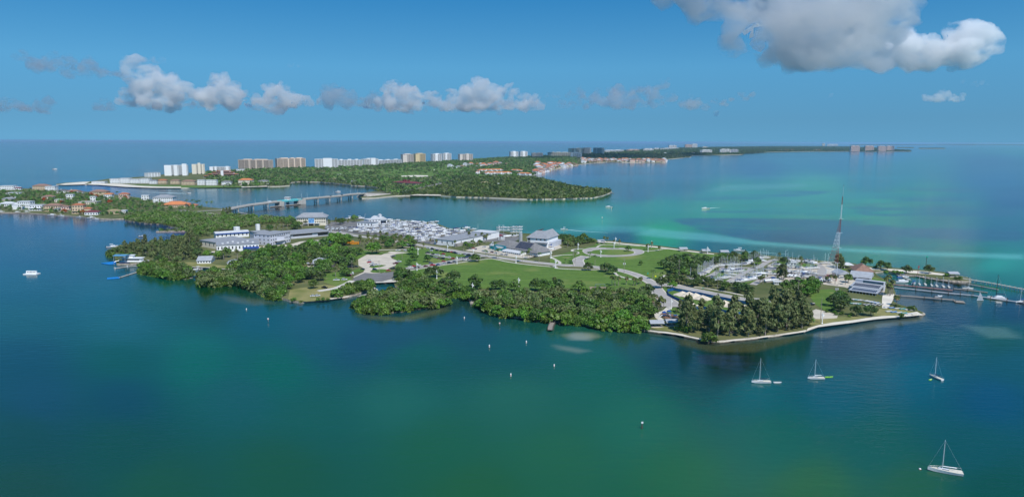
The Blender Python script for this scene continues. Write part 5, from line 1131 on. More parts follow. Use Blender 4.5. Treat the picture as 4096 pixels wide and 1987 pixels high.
# ------------------------------------------------------------------ bridge
def bridge():
    o = root('bridge', (0, 0, 0)); tag(o, 'long low concrete bascule bridge with turquoise lifting span over the pass', 'bridge')
    pts = [P(v, x, y, 0) for v, x, y in (('K', 290, 652), ('K', 600, 600), ('K', 895, 568), ('K', 1175, 538), ('K', 1590, 497), ('K', 1925, 462), ('K', 2165, 438), ('K', 2405, 414), ('B', 970, 634), ('B', 1090, 622))]
    pts = [pts[0] * 1.7 - pts[1] * .7] + pts
    W_ = 12.5; n = len(pts); zt = [5.6, 7.2, 7.9, 8.6, 9.2, 9.3, 9.2, 9.0, 8.8, 8.6, 8.4]
    def off(i, k):
        a, b = pts[max(i - 1, 0)], pts[min(i + 1, n - 1)]; d = (b - a).normalized(); return Vector((-d.y, d.x, 0)) * k
    def span(i0, i1, k0, k1, za, zb, m, nm):
        mb = MB()
        for i in range(i0, i1):
            A, B = pts[i], pts[i + 1]; q = [A + off(i, k0), A + off(i, k1), B + off(i + 1, k1), B + off(i + 1, k0)]; z = (zt[i], zt[i], zt[i + 1], zt[i + 1])
            lo = [(p.x, p.y, zz + za) for p, zz in zip(q, z)]; hi = [(p.x, p.y, zz + zb) for p, zz in zip(q, z)]
            mb.face(hi[::-1]); mb.face(lo)
            for j in range(4): e = (j + 1) % 4; mb.face([lo[e], lo[j], hi[j], hi[e]])
        return mb.build(nm, m, o)
    span(0, n - 1, 0, W_, -1.0, -.25, 'concrete', 'deck'); span(0, n - 1, .55, W_ - .55, -.24, 0, 'asphalt_pale', 'roadway')
    for a, b in ((0, 4), (5, n - 1)):
        span(a, b, 0, .3, -.24, .95, 'concrete', 'parapet'); span(a, b, W_ - .3, W_, -.24, .95, 'concrete', 'parapet'); span(a, b, .6, W_ - .6, -2.3, -1.02, 'concrete_dark', 'girder')
    for k in (0, W_ - .35): span(4, 5, k, k + .35, -1.9, 1.0, 'bridge_teal', 'lifting_girder')
    for i in (1, 2, 3, 6, 7, 8, 9):
        mb = MB(); c = pts[i]; d = off(i, 1)
        for k in (1, W_ / 2, W_ - 1): p = c + d * k; mb.box(p.x - .6, p.y - .6, -2, p.x + .6, p.y + .6, zt[i] - 3.1)
        a, b = c + d * -.2, c + d * (W_ + .2); mb.bar((a.x, a.y, zt[i] - 2.85), (b.x, b.y, zt[i] - 2.85), .62, n=4); a, b = c + d, c + d * (W_ - 1); mb.bar((a.x, a.y, 1.3), (b.x, b.y, 1.3), .35, n=4)
        mb.build('pier', 'concrete', o)
    for i, L_ in ((4, 5), (5, 9)):
        mb = MB(); c = pts[i]; u = (pts[i + 1] - pts[i - 1]).normalized(); d = off(i, 1); q = [c + u * a + d * b for a, b in ((-L_, -.6), (L_, -.6), (L_, W_ + .6), (-L_, W_ + .6))]
        mb.prism([(p.x, p.y) for p in q], -2, zt[i] - 1.03); mb.build('bascule_pier', 'concrete', o)
    # tender's house on the far side of the right bascule pier
    p = P('K', 1360, 400, 9) ; c = pts[5] * .56 + pts[4] * .44 + off(5, W_ + 2.5); mb = MB(); mb.box(c.x - 2.2, c.y - 2.2, -2, c.x + 2.2, c.y + 2.2, 9.5); t = mb.build('tender_house', 'concrete', o)
    mb = MB(); mb.box(c.x - 4.6, c.y - 4.2, 9.5, c.x + 4.6, c.y + 4.2, 11.2); mb.build('gallery', 'white_paint', o); mb = MB(); mb.box(c.x - 3.8, c.y - 3.6, 11.2, c.x + 3.8, c.y + 3.6, 13.4); mb.build('window_band', 'glass_dark', o); mb = MB(); mb.box(c.x - 5, c.y - 4.8, 13.4, c.x + 5, c.y + 4.8, 14.3); mb.build('roof', 'white_paint', o)
    for i, a0, a1 in ((4, 6, 30), (5, -34, -9), (4, -30, -6)):
        u = (pts[5] - pts[4]).normalized(); c = pts[i]; a, b = c + u * a0 + off(i, -2.5), c + u * a1 + off(i, -5); mb = MB(); mb.bar((a.x, a.y, .9), (b.x, b.y, .9), .9, n=4)
        for k in range(6): p = a.lerp(b, k / 5); mb.bar((p.x, p.y, -2), (p.x, p.y, 2), .3)
        mb.build('fender', 'timber_grey', o)
    # the embankment the bridge lands on
    e = pts[-1]; u = (pts[-1] - pts[-2]).normalized(); w = off(n - 1, 1); far = P('B', 1400, 600, 0); L_ = (far - e).dot(u); mb = MB(); z0 = zt[-1] - .3
    lo = [e - u * 2 - w * 13, e + u * L_ - w * 8, e + u * L_ + w * 30, e - u * 2 + w * 24]; hi = [e - w * .4, e + u * L_ - w * .4, e + u * L_ + w * 13, e + w * 13]; zh = (z0, 2.4, 2.4, z0)
    lo = [(p.x, p.y, -1) for p in lo]; hi = [(p.x, p.y, z) for p, z in zip(hi, zh)]
    for j in range(4): k = (j + 1) % 4; mb.face([lo[j], lo[k], hi[k], hi[j]])
    mb.face(hi); structure(mb.build('embankment', 'revetment')); mb = MB(); mb.face([(p[0], p[1], p[2] + .06) for p in [tuple(Vector(hi[0]).lerp(Vector(hi[3]), .08)), tuple(Vector(hi[1]).lerp(Vector(hi[2]), .08)), tuple(Vector(hi[1]).lerp(Vector(hi[2]), .92)), tuple(Vector(hi[0]).lerp(Vector(hi[3]), .92))]]); structure(mb.build('embankment_road', 'asphalt_pale'))
    return pts, zt, off
mat('bridge_teal', (.09, .55, .58), .5, .1, .5); mat('revetment', (.38, .35, .31), .95, .25, .22, coord='World', detail=8)
BP, BZ, BOFF = bridge()
def lamp_proto(h, arm, m='mast_metal', r=.1):
    a = MB(); a.bar((0, 0, -.3), (0, 0, h), r * 1.4, r, 8); b = MB(); b.bar((0, 0, h - .2), (arm * .5, 0, h + .45), r * .7, r * .6, 6); b.bar((arm * .5, 0, h + .45), (arm, 0, h + .5), r * .6, r * .5, 6); c = MB(); c.box(arm - .1, -.18, h + .4, arm + .7, .18, h + .56)
    return Proto('street_lamp', [('post', a.mesh('post', m), []), ('arm', b.mesh('arm', m), []), ('lamp_head', c.mesh('lamp_head', 'white_paint'), [])])
BL = lamp_proto(9, 2.4)
for i, t in ((0, .9), (1, .55), (2, .1), (3, .3), (5, .25), (5, .6), (6, .1), (7, .7), (8, .8), (9, .8)):
    q = BP[i].lerp(BP[i + 1], t); w = BOFF(i, 12.3 if i % 2 else .2); reg(BL.place((q.x + w.x, q.y + w.y, BZ[i] * (1 - t) + BZ[i + 1] * t), 1.6 if i % 2 == 0 else -1.6), 'tall grey lamp post', 'on the bridge', 'street lamp', 'lamp posts on the bridge')
# ------------------------------------------------------------------ radio tower
def tower():
    TV = (3200, 700, .36); VIEWS['TW'] = TV; a = P('TW', 402, 1178); b = P('TW', 312, 1110)
    top = 82.0; u = (b - a); u.z = 0; s = min(u.length, 11); u.normalize(); v = Vector((-u.y, u.x, 0)) * -1; v = v if v.y > 0 else -v
    o = root('radio_tower', a); tag(o, 'tall red and white lattice radio mast above the boat park', 'radio mast')
    base = [Vector((0, 0, 0)), u * s, u * s * .5 + v * s * .86]; ap = Vector((.4, .3, 0))
    def leg(i, z):
        t = min(z / 56.0, 1); return base[i].lerp(ap + (base[i] - ap) * .05, t ** .85) + Vector((0, 0, z))
    bands = [(0, 5, 'tower_red'), (5, 16, 'tower_white'), (16, 29, 'tower_red'), (29, 42, 'tower_white'), (42, 54, 'tower_red'), (54, 66, 'tower_white'), (66, 73, 'tower_red')]
    for z0, z1, m in bands:
        mb = MB(); n = max(2, int((z1 - z0) / (3.2 if z0 < 42 else 2.2)))
        for k in range(n):
            za, zb = z0 + (z1 - z0) * k / n, z0 + (z1 - z0) * (k + 1) / n
            for i in range(3):
                r = .24 - za / 73 * .14 if i == 0 else .13 - za / 73 * .06
                mb.bar(leg(i, za), leg(i, zb), r, n=5); j = (i + 1) % 3; mb.bar(leg(i, zb), leg(j, zb), .075, n=4); mb.bar(leg(i, za), leg(j, zb), .05, n=4); mb.bar(leg(j, za), leg(i, zb), .05, n=4)
        mb.build('lattice_section', m, o)
    mb = MB(); mb.bar(leg(0, 73) + Vector((.1, .1, 0)), leg(0, 73) + Vector((.1, .1, top - 73)), .13, .08); mb.build('antenna', 'aluminium', o); mb = MB(); c = leg(0, 73) + Vector((.1, .1, top - 73)); mb.lathe([(.12, 0), (.26, .2), (.26, .6), (.05, .9)], 8, c=tuple(c)); mb.build('beacon', 'dark_metal', o)
    for z in (16, 29, 42, 54):
        mb = MB(); p = leg(0, z); mb.box(p.x - 2.1, p.y - .15, z, p.x + 2.1, p.y + .15, z + .18); mb.build('crossarm', 'tower_white', o)
tower()
# ------------------------------------------------------------------ piers and docks
def dock(label, v, pts, w, m='timber_grey', z=.75, posts=True, gap=9, rail=False, name='dock', thick=.3, ph=1.0, pm='timber_dark'):
    q = [P(v, x, y, z) for x, y in pts]; o = root(name, q[0]); tag(o, label, 'dock'); L, Rr = ribbon(q, w); mb = MB(); c = q[0]
    for i in range(len(q) - 1):
        f = [L[i], L[i + 1], Rr[i + 1], Rr[i]]; lo = [(p[0] - c.x, p[1] - c.y, -thick) for p in f]; hi = [(p[0] - c.x, p[1] - c.y, 0) for p in f]; mb.face(hi[::-1]); mb.face(lo)
        for j in range(4): e = (j + 1) % 4; mb.face([lo[e], lo[j], hi[j], hi[e]])
    mb.build('deck', m, o); d = 0
    if posts:
        ps = MB(); ps.bar((0, 0, -z - 1.5), (0, 0, ph), .2, n=6); me = ps.mesh('piling', pm); k = 0
        for i in range(len(q) - 1):
            s = (q[i + 1] - q[i]); n = max(1, int(s.length / gap))
            for j in range(n):
                for sd in (-1, 1):
                    if k < 98:
                        p = q[i].lerp(q[i + 1], j / n); t = s.normalized(); link('piling', me, o, (p.x - c.x - t.y * sd * (w / 2 + .12), p.y - c.y + t.x * sd * (w / 2 + .12), 0)); k += 1
    if rail:
        mb = MB()
        for i in range(len(q) - 1):
            for E in (L, Rr):
                a, b = Vector((*E[i], 0)) - Vector((c.x, c.y, 0)), Vector((*E[i + 1], 0)) - Vector((c.x, c.y, 0)); mb.bar(a + Vector((0, 0, 1)), b + Vector((0, 0, 1)), .07, n=4); mb.bar(a + Vector((0, 0, .55)), b + Vector((0, 0, .55)), .05, n=4)
                for k in range(4): p = a.lerp(b, k / 4); mb.bar(p, p + Vector((0, 0, 1)), .06, n=4)
        mb.build('railing', m, o)
    return o
mat('dock_red', (.26, .12, .1), .85, .2, .5); mat('dock_grey', (.36, .37, .39), .8, .15, .5)
dock('long grey breakwater pier on many pilings running off the rocky spit', 'Y', [(1290, 168), (1700, 232), (2030, 290), (2560, 392), (2760, 430)], 3, 'concrete', 1.8, gap=4.2, ph=.9, thick=.4, pm='concrete_dark')
dock('low timber bulkhead walk inside the yacht basin', 'Y', [(130, 118), (320, 118), (560, 165), (1000, 232), (1400, 280), (2030, 398)], 2.2, 'timber_grey', .9, gap=12)
dock('reddish dock with a row of small keelboats', 'Y', [(-150, 290), (330, 335), (700, 372), (1090, 412)], 2.6, 'dock_red', .8, gap=7)
dock('narrow pale finger dock beyond the reddish dock', 'Y', [(1110, 378), (1400, 405), (1810, 458)], 2, 'timber_grey', .6, gap=14)
dock('longest grey dock with evenly spaced tall pilings', 'Y', [(-120, 352), (330, 398), (1000, 470), (1500, 515), (1880, 575), (2560, 668), (2700, 690)], 2.4, 'dock_grey', .8, gap=8, ph=1.7)
dock('nearest grey dock ending in a wide launch platform', 'Y', [(-180, 505), (0, 522), (500, 558), (860, 590), (1130, 612)], 2.8, 'timber_grey', .9, gap=9)
dock('square timber launch platform at the end of the nearest dock', 'Y', [(1120, 640), (1330, 655)], 7, 'timber_grey', .6, gap=5)
dock('short angled timber dock among bushes at the top of the basin', 'Y', [(-50, 95), (205, 195)], 2.2, 'concrete', .8, gap=8)
dock('bright blue floating dock under the houseboat roofs', 'LB', [(160, 762), (330, 790)], 13, 'blue_dock', .45, False)
dock('bright blue floating dock at the end of the long gangway', 'LB', [(145, 1095), (405, 1075)], 7, 'blue_dock', .45, False)
dock('long pale gangway to the blue floating dock', 'LB', [(400, 1072), (560, 1025), (830, 940)], 1.6, 'concrete', .6, gap=14)
dock('pale dock with short white posts beside the houseboats', 'LB', [(305, 888), (560, 850), (830, 826)], 1.8, 'concrete', .6, gap=7, pm='white_paint')
dock('low timber jetty at the point of the west mangroves', 'LB', [(1620, 1098), (1760, 1108), (1990, 1052)], 2.4, 'concrete', .6, gap=8)
dock('white finger dock, left of two at the west houses', 'LB', [(1910, 905), (2030, 868)], 1.5, 'concrete', .6, gap=6)
dock('white finger dock, middle of the west houses', 'LB', [(2050, 915), (2310, 800)], 1.5, 'concrete', .6, gap=6)
dock('white finger dock, right of the west houses', 'LB', [(2195, 945), (2310, 895)], 1.5, 'concrete', .6, gap=6)
dock('curved timber boardwalk pier out of the mangroves', 'H', [(2278, 1015), (2290, 1050), (2285, 1085), (2262, 1130), (2250, 1168)], 3, 'timber_grey', 1.5, gap=3, rail=True)
dock('small timber fishing deck at the inlet mangroves', 'LB', [(1860, 95), (1990, 85)], 4, 'timber_grey', .8, gap=5)
dock('timber landing behind the west casuarinas', 'LB', [(785, 232), (930, 224)], 4, 'concrete', .6, gap=6)
dock('long white jetty of the left peninsula', 'M', [(2055, 845), (2385, 810)], 2, 'concrete', .7, gap=6)
dock('pale dock with covered lifts on the left peninsula', 'M', [(1880, 770), (2280, 782)], 2, 'concrete', .7, gap=7)
dock('dock of white fingers by the left bridge end', 'K', [(290, 665), (570, 718)], 3, 'concrete', .8, gap=7)
dock('timber jetty at the tip of the far mangroves', 'C', [(975, 575), (1015, 582)], 4, 'timber_grey', .9, gap=5)
dock('small concrete dock beside the boat ramp basin', 'H', [(440, 700), (490, 752), (520, 770)], 2, 'concrete', .7, gap=6)
dock('low seawall walk at the foot of the ramp bushes', 'H', [(330, 835), (480, 800)], 1.8, 'concrete', .8, gap=8)
for k, (x, y) in enumerate(((1168, 1076), (790, 182), (1315, 228))): dock(('timber overlook on the far seawall', 'timber overlook at the circle beach', 'timber overlook by the middle shelter')[k], 'I', [(x - 40 if k == 0 else x - 28, y if k else 1070), (x + 30, y - 3 if k else 1064)], 3, 'timber_grey', 1.4, gap=4) if k else None
# ------------------------------------------------------------------ cars
def loft(mb, secs, mi=0, close=True):
    """skin over equal-length rings of points"""
    a = len(mb.v); n = len(secs[0])
    for s in secs: mb.v += [tuple(p) for p in s]
    for k in range(len(secs) - 1):
        for i in range(n if close else n - 1):
            j = (i + 1) % n; mb.f.append((a + k * n + i, a + (k + 1) * n + i, a + (k + 1) * n + j, a + k * n + j)); mb.m.append(mi)
    mb.f.append(tuple(a + i for i in range(n))); mb.m.append(mi); mb.f.append(tuple(a + (len(secs) - 1) * n + i for i in reversed(range(n)))); mb.m.append(mi)
def prof(mb, pts, w0, w1=None, mi=0):
    """side outline (x, z) given a width; w1 = half width at the top of the outline"""
    zs = [p[1] for p in pts]; z0, z1 = min(zs), max(zs); f = lambda z: w0 + ((w1 or w0) - w0) * (z - z0) / (z1 - z0)
    loft(mb, [[(x, -f(z), z) for x, z in pts], [(x, f(z), z) for x, z in pts]], mi)
CT = {'sedan': ([(-2.25, .35), (-2.3, .75), (-1.6, .92), (1.0, .9), (2.1, .75), (2.28, .4)], [(-1.65, .9), (-1.05, 1.38), (.35, 1.4), (1.15, .88)], 1.35, .9),
      'suv': ([(-2.3, .4), (-2.35, 1.0), (-2.2, 1.05), (1.1, 1.05), (2.2, .95), (2.35, .45)], [(-2.2, 1.04), (-1.95, 1.68), (.3, 1.7), (1.2, 1.03)], 1.4, .95),
      'pickup truck': ([(-2.75, .5), (-2.8, 1.05), (1.3, 1.08), (2.6, 1.0), (2.75, .5)], [(-.75, 1.05), (-.6, 1.75), (.7, 1.77), (1.45, 1.05)], 1.7, .97),
      'van': ([(-2.7, .4), (-2.75, 2.05), (1.4, 2.05), (2.0, 1.25), (2.6, 1.0), (2.7, .45)], [(1.2, 1.2), (1.25, 1.9), (1.5, 1.9), (2.05, 1.22)], 1.7, 1.0),
      'school bus': ([(-5.4, .5), (-5.5, 2.9), (4.0, 2.95), (4.3, 1.6), (5.4, 1.45), (5.5, .5)], [(-5.2, 1.75), (-5.2, 2.5), (3.9, 2.5), (4.22, 1.75)], 3.6, 1.25)}
CARS = {}
def car_proto(t, c):
    if (t, c) in CARS: return CARS[t, c]
    bd, gl, wb, hw = CT[t]; b = MB(); prof(b, bd, hw, hw * .96); g = MB(); prof(g, gl, hw * .95, hw * .74); r = MB(); zt = max(z for x, z in gl); xs = [x for x, z in gl if z > zt - .1]; r.box(min(xs) - .05, -hw * .76, zt - .02, max(xs) + .05, hw * .76, zt + .05)
    w = MB(); R_ = .34 if t != 'school bus' else .5; w.bar((0, -.12, 0), (0, .12, 0), R_, n=10); wm = w.mesh('wheel', 'tyre')
    if t == 'pickup truck': b.box(-2.6, -.8, 1.02, -.85, .8, 1.09)
    if t in ('van', 'school bus'): g = MB(); prof(g, gl, hw * .98 + .02, hw * .97 + .02)
    lamp = MB()
    for y in (-hw * .7, hw * .7): lamp.box(bd[-1][0] - .1, y - .18, .6, bd[-1][0] + .02, y + .18, .78)
    CARS[t, c] = (Proto('car' if t in ('sedan', 'suv') else t.replace(' ', '_'), [('body', b.mesh('body', c), []), ('window', g.mesh('window', 'glass_dark'), []), ('roof', r.mesh('roof', c), []), ('headlight', lamp.mesh('headlight', 'white_paint'), [])]), wm, wb, hw, R_); return CARS[t, c]
CC = {'w': ('white', 'white_gelcoat'), 'k': ('black', 'black_paint'), 'n': ('navy', 'navy_paint'), 'b': ('blue', 'blue_paint'), 'r': ('red', 'red_paint'), 'm': ('maroon', 'maroon_paint'), 's': ('silver', 'silver_paint'), 'g': ('grey', 'grey_paint'), 'y': ('yellow', 'school_yellow')}
TT = {'s': 'sedan', 'u': 'suv', 'p': 'pickup truck', 'v': 'van', 'b': 'school bus'}
def car(v, x, y, code, place, rz=0.0, z=GZ + .1, p=None):
    pr, wm, wb, hw, R_ = car_proto(TT[code[1]], CC[code[0]][1]); o = pr.place(P(v, x, y, z) if p is None else p, rz)
    for i in (-wb, wb):
        for j in (-hw + .08, hw - .08): link('wheel', wm, o, (i, j, R_))
    t = TT[code[1]]; reg(o, CC[code[0]][0] + ' ' + ('SUV' if t == 'suv' else t), place, 'bus' if t == 'school bus' else 'car', 'vehicles ' + place); return o
rc = random.Random(21)
def cars(v, lst, place, base=0.0, jit=.12):
    for x, y, c in lst: car(v, x, y + 8, c, place, base + rc.uniform(-jit, jit) + (pi if rc.random() < .4 else 0))
cars('PK', [(405, 150, 'wu'), (515, 168, 'ku'), (475, 208, 'ws'), (640, 203, 'nu'), (735, 213, 'ks'), (830, 233, 'np'), (920, 243, 'ks'), (1000, 248, 'rs'), (1060, 262, 'ku'), (1125, 277, 'ns'), (1195, 292, 'ws'), (1325, 303, 'ks'), (1370, 317, 'wu'), (1430, 322, 'ku')], 'beside the main road', -.45)
cars('PK', [(395, 265, 'kp'), (540, 300, 'ks'), (630, 318, 'wp'), (795, 293, 'rs'), (770, 347, 'wp'), (925, 383, 'wu'), (1030, 410, 'rs')], 'on the grass strip', -.3)
cars('PK', [(370, 343, 'ks'), (490, 358, 'ku'), (590, 383, 'ss'), (675, 407, 'ms'), (770, 418, 'ku'), (800, 485, 'rs')], 'below the pale lane', -.5)
cars('PK', [(1195, 402, 'ks'), (1250, 404, 'ss'), (1300, 397, 'ks'), (1365, 387, 'nu'), (1425, 372, 'ku'), (1480, 364, 'ns'), (1535, 352, 'ku'), (1340, 457, 'wu'), (1460, 442, 'wu'), (1690, 407, 'ss')], 'at the lawn corner', .7)
cars('PK', [(475, 532, 'gu'), (340, 610, 'ms'), (510, 582, 'rp'), (660, 570, 'bs'), (805, 550, 'su'), (950, 522, 'nu'), (1085, 500, 'gu'), (160, 582, 'ws'), (30, 607, 'rs'), (110, 642, 'kp'), (-60, 625, 'ws')], 'along the lawn edge', .25)
cars('PK', [(1840, 118, 'wu'), (1825, 228, 'wu'), (1920, 248, 'ws'), (2035, 253, 'ms'), (2130, 278, 'wu'), (2280, 312, 'ss'), (2395, 322, 'su'), (1480, 158, 'gs'), (1560, 150, 'rs')], 'before the aquarium hall', -.5)
cars('MA', [(770, 1175, 'nu'), (1050, 1192, 'rs'), (1260, 1012, 'wp'), (1195, 1047, 'mp'), (1145, 902, 'gp'), (660, 992, 'ws'), (650, 1022, 'rs'), (700, 1047, 'wu'), (740, 1072, 'ws'), (795, 1078, 'wu'), (715, 1095, 'gs'), (1150, 1152, 'kp')], 'in the gravel lot', .15, .4)
cars('MA', [(1245, 782, 'wp'), (1405, 785, 'wu')], 'on the pale lane', .05); cars('MA', [(265, 1238, 'wp'), (235, 1118, 'ns'), (300, 1120, 'ku'), (380, 1112, 'ks'), (515, 1170, 'ks')], 'under trees by the gravel lot', 0)
cars('MA', [(240, 622, 'yb'), (345, 645, 'yb')], 'under the big tree', .15, .05); o = car('MA', 60, 752, 'wb', 'under the big tree', -.1)
cars('G', [(2365, 672, 'wp'), (2445, 667, 'wu')], 'by the west hedge', .1); cars('G', [(2245, 747, 'kp')], 'under the lone tree', -.5); cars('G', [(2132, 830, 'ws'), (2172, 828, 'ws')], 'on the dry point', .3); cars('G', [(2512, 608, 'wu'), (2490, 622, 'rs')], 'at the ramp road', .1)
cars('G', [(1080, 407, 'rs'), (1130, 408, 'ku'), (1050, 397, 'wu'), (1160, 412, 'ks')], 'beside the cream laboratory', .2)
cars('J', [(85, 722, 'su'), (140, 716, 'ku'), (430, 792, 'kp')], 'by the picnic ground', .05); cars('X', [(460, 562, 'ku'), (550, 578, 'ss'), (680, 592, 'ku'), (110, 520, 'wu')], 'before the clubhouse', 1.2); cars('T', [(2000, 987, 'rs'), (2340, 1032, 'wu'), (2060, 1000, 'ks'), (2160, 1010, 'ms')], 'under the radio mast', .2)
cars('N', [(2230, 885, 'wv'), (2315, 878, 'wv'), (2090, 952, 'wp'), (980, 525, 'ru')], 'by the tall house', .2)
BW = (BP[5] - BP[4]).normalized(); ba = atan2(BW.y, BW.x)
for i, t, k, c in ((0, .35, 4, 'ks'), (3, .25, 4.2, 'wv'), (5, .1, 4, 'ku'), (7, .3, 8, 'ks'), (8, .3, 8, 'kp'), (9, .5, 8, 'ws'), (6, .2, 8, 'ss')):
    q = BP[i].lerp(BP[i + 1], t) + BOFF(i, k); d = BP[i + 1] - BP[i]; o = car('K', 0, 0, c, 'on the bridge', atan2(d.y, d.x), 0, (q.x, q.y, BZ[i] * (1 - t) + BZ[i + 1] * t + .02))
    if c == 'wv': o.scale = (1.5, 1.25, 1.4)
# ------------------------------------------------------------------ boats
def hull(mb, L, B, H, draft=.35, flare=.8, n=9, mi=0, bow=2.4):
    """rings from stern to bow; keel at -draft, sheer rising to the bow; deck closed over"""
    rings = []; D = []
    for k in range(n):
        t = k / (n - 1); x = -L / 2 + L * t; b = B / 2 * (1 - t ** bow) * (.9 + .1 * min(1, t * 4)) + .03; sh = H * (.82 + .3 * t * t); kz = -draft * (1 - t ** 3) + (sh * .75) * max(0, t - .82) / .18
        rings.append([(x, 0, kz), (x, b * flare, kz * .2 + .12 * H), (x, b, sh), (x, -b, sh), (x, -b * flare, kz * .2 + .12 * H)]); D.append((x, b, sh))
    loft(mb, rings, mi); return D
def deck(mb, D, inset, up, k0, k1, mi=0, taper=.8):
    lo, hi = [], []
    s = D[k0:k1]; a = [[(x, -b * inset, z + .01), (x, b * inset, z + .01), (x, b * inset * taper, z + up), (x, -b * inset * taper, z + up)] for x, b, z in s]; loft(mb, a, mi)
def motorboat(canvas, kind=0):
    L, B, H = ((7.6, 2.5, .95), (9.6, 3.1, 1.25), (6.2, 2.2, .8))[kind]; h = MB(); D = hull(h, L, B, H); st = MB(); st.box(-L / 2 + .02, -B * .46, H * .38, L / 2 * .2, -B * .455, H * .5)
    d = MB(); deck(d, D, .92, .14, 4, 9, 0, .85); c = MB(); P_ = [('hull', h.mesh('hull', 'white_gelcoat'), []), ('foredeck', d.mesh('foredeck', 'white_gelcoat'), [])]
    ck = MB(); ck.box(-L * .44, -B * .36, H * .84, L * .02, B * .36, H * .87); P_.append(('cockpit', ck.mesh('cockpit', 'grey_paint' if kind else 'dark_metal'), []))
    cn = MB(); cn.box(-L * .06, -B * .2, H * .86, L * .06, B * .2, H + .75); g = MB(); g.face([(L * .07, -B * .22, H + .5), (L * .07, B * .22, H + .5), (L * .02, B * .2, H + 1.05), (L * .02, -B * .2, H + 1.05)]); P_.append(('console', cn.mesh('console', 'white_gelcoat'), [('windscreen', g.mesh('windscreen', 'glass_dark'))]))
    if kind == 1: k = MB(); deck(k, D, .7, .75, 3, 7, 0, .75); P_.append(('cabin', k.mesh('cabin', 'white_gelcoat'), []))
    if canvas:
        t = MB(); t.box(-L * .2, -B * .36, H + 1.75, L * .1, B * .36, H + 1.85)
        for x in (-L * .18, L * .07):
            for y in (-B * .3, B * .3): t.bar((x, y, H * .86), (x, y, H + 1.76), .035, n=4)
        P_.append(('hardtop', t.mesh('hardtop', canvas), []))
    e = MB()
    for y in ((-.3, .3) if kind else (0,)): e.box(-L / 2 - .6, y - .2, H * .2, -L / 2 - .02, y + .2, H + .35)
    P_.append(('outboard', e.mesh('outboard', 'black_paint' if kind != 2 else 'white_gelcoat'), [])); return P_
def covered(canvas):
    h = MB(); D = hull(h, 7.8, 2.6, 1.0); k = MB(); deck(k, D, 1.02, .8, 0, 8, 0, .35); return [('hull', h.mesh('hull', 'white_gelcoat'), []), ('boat_cover', k.mesh('boat_cover', canvas), [])]
cr_ = MB()
for y in (-.7, .7): cr_.box(-2.6, y - .12, -1.0, 1.8, y + .12, -.25)
for x in (-2, 1.2): cr_.box(x - .12, -1, -1.6, x + .12, 1, -.9)
CRADLE = cr_.mesh('cradle', 'concrete_dark')
MOT = [('white open motorboat', motorboat(None)), ('white motorboat with white hardtop', motorboat('white_paint')), ('white motorboat with navy canopy', motorboat('navy_canvas')), ('white cabin cruiser', motorboat(None, 1)), ('white cabin cruiser with hardtop', motorboat('white_paint', 1)), ('small white runabout', motorboat(None, 2)), ('motorboat under a navy cover', covered('navy_canvas')), ('white cruiser with blue canopy', motorboat('blue_canvas', 1)), ('motorboat under a white cover', covered('white_paint'))]
MWT = [5, 2, 6, 3, 3, 2, 4, 5, 1]
rb = random.Random(33)
def mot(p, rz, place, k=None, sc=None, cradle=True, group=None, name='motorboat'):
    k = rb.choices(range(len(MOT)), MWT)[0] if k is None else k; look, parts = MOT[k]; o = Proto(name, parts + ([('cradle', CRADLE, [])] if cradle else [])).place(p, rz, sc or rb.uniform(.95, 1.3)); reg(o, look, place, 'motorboat', group or 'motorboats ' + place); return o
YARD = poly('H', [(245, 165), (330, 175), (480, 175), (600, 140), (650, 112), (760, 100), (980, 116), (1110, 150), (1240, 190), (1470, 215), (1540, 225), (1400, 255), (1170, 250), (1130, 285), (1040, 312), (930, 292), (830, 245), (560, 222), (250, 205)])
xs = [p.x for p in YARD]; ys = [p.y for p in YARD]; a0 = -.38; spots = []
for j in range(-60, 61):
    if j % 5 == 4: continue                                     # driving lanes between the rows
    for i in range(-60, 61):
        c = Vector((sum(xs) / len(xs), sum(ys) / len(ys))); q = c + Vector((cos(a0), sin(a0))) * (i * 8.4 + (j % 2) * 3) + Vector((-sin(a0), cos(a0))) * j * 6.4; q = q + Vector((rb.uniform(-.8, .8), rb.uniform(-.6, .6)))
        if inside(q, YARD) and not any(inside(q, b) for b in BLOCKED): spots.append(q)
spots.sort(key=lambda q: q.y); print('yard boats', len(spots))
def yard_pose(q): return (q.x, q.y, GZ + 1.6 + rb.choice((0, 0, .8, 1.8))), a0 + .55 + rb.uniform(-.25, .25) + (pi if rb.random() < .25 else 0)
NEARB = 215
for q in spots[:NEARB]: p_, r_ = yard_pose(q); mot(p_, r_, 'in the packed boatyard', group='boats in the packed boatyard', sc=rb.uniform(.9, 1.15))
fv, ff, fm = [], [], []; FM = ['white_gelcoat', 'black_paint', 'navy_canvas', 'white_paint', 'cream_wall', 'silver_paint', 'glass_dark', 'blue_canvas', 'concrete_dark', 'grey_paint', 'dark_metal']
for q in spots[NEARB:]:                                         # the farthest rows read as one mass
    p_, r_ = yard_pose(q); T = Matrix.Translation(p_) @ Matrix.Rotation(r_, 4, 'Z') @ Matrix.Scale(rb.uniform(.9, 1.15), 4)
    for nm, me, sub in MOT[rb.choices(range(len(MOT)), MWT)[0]][1] + [('cradle', CRADLE, [])]:
        for m_ in [me] + [s_[1] for s_ in sub]:
            n0 = len(fv); fv += [tuple(T @ v.co) for v in m_.vertices]; ff += [tuple(n0 + k for k in pg.vertices) for pg in m_.polygons]; fm += [FM.index(m_.materials[0].name)] * len(m_.polygons)
mb = MB(); mb.v, mb.f, mb.m = fv, ff, fm; structure(mb.build('boatyard_boats', FM), 'stuff', 'farthest rows of the packed boatyard along the water')
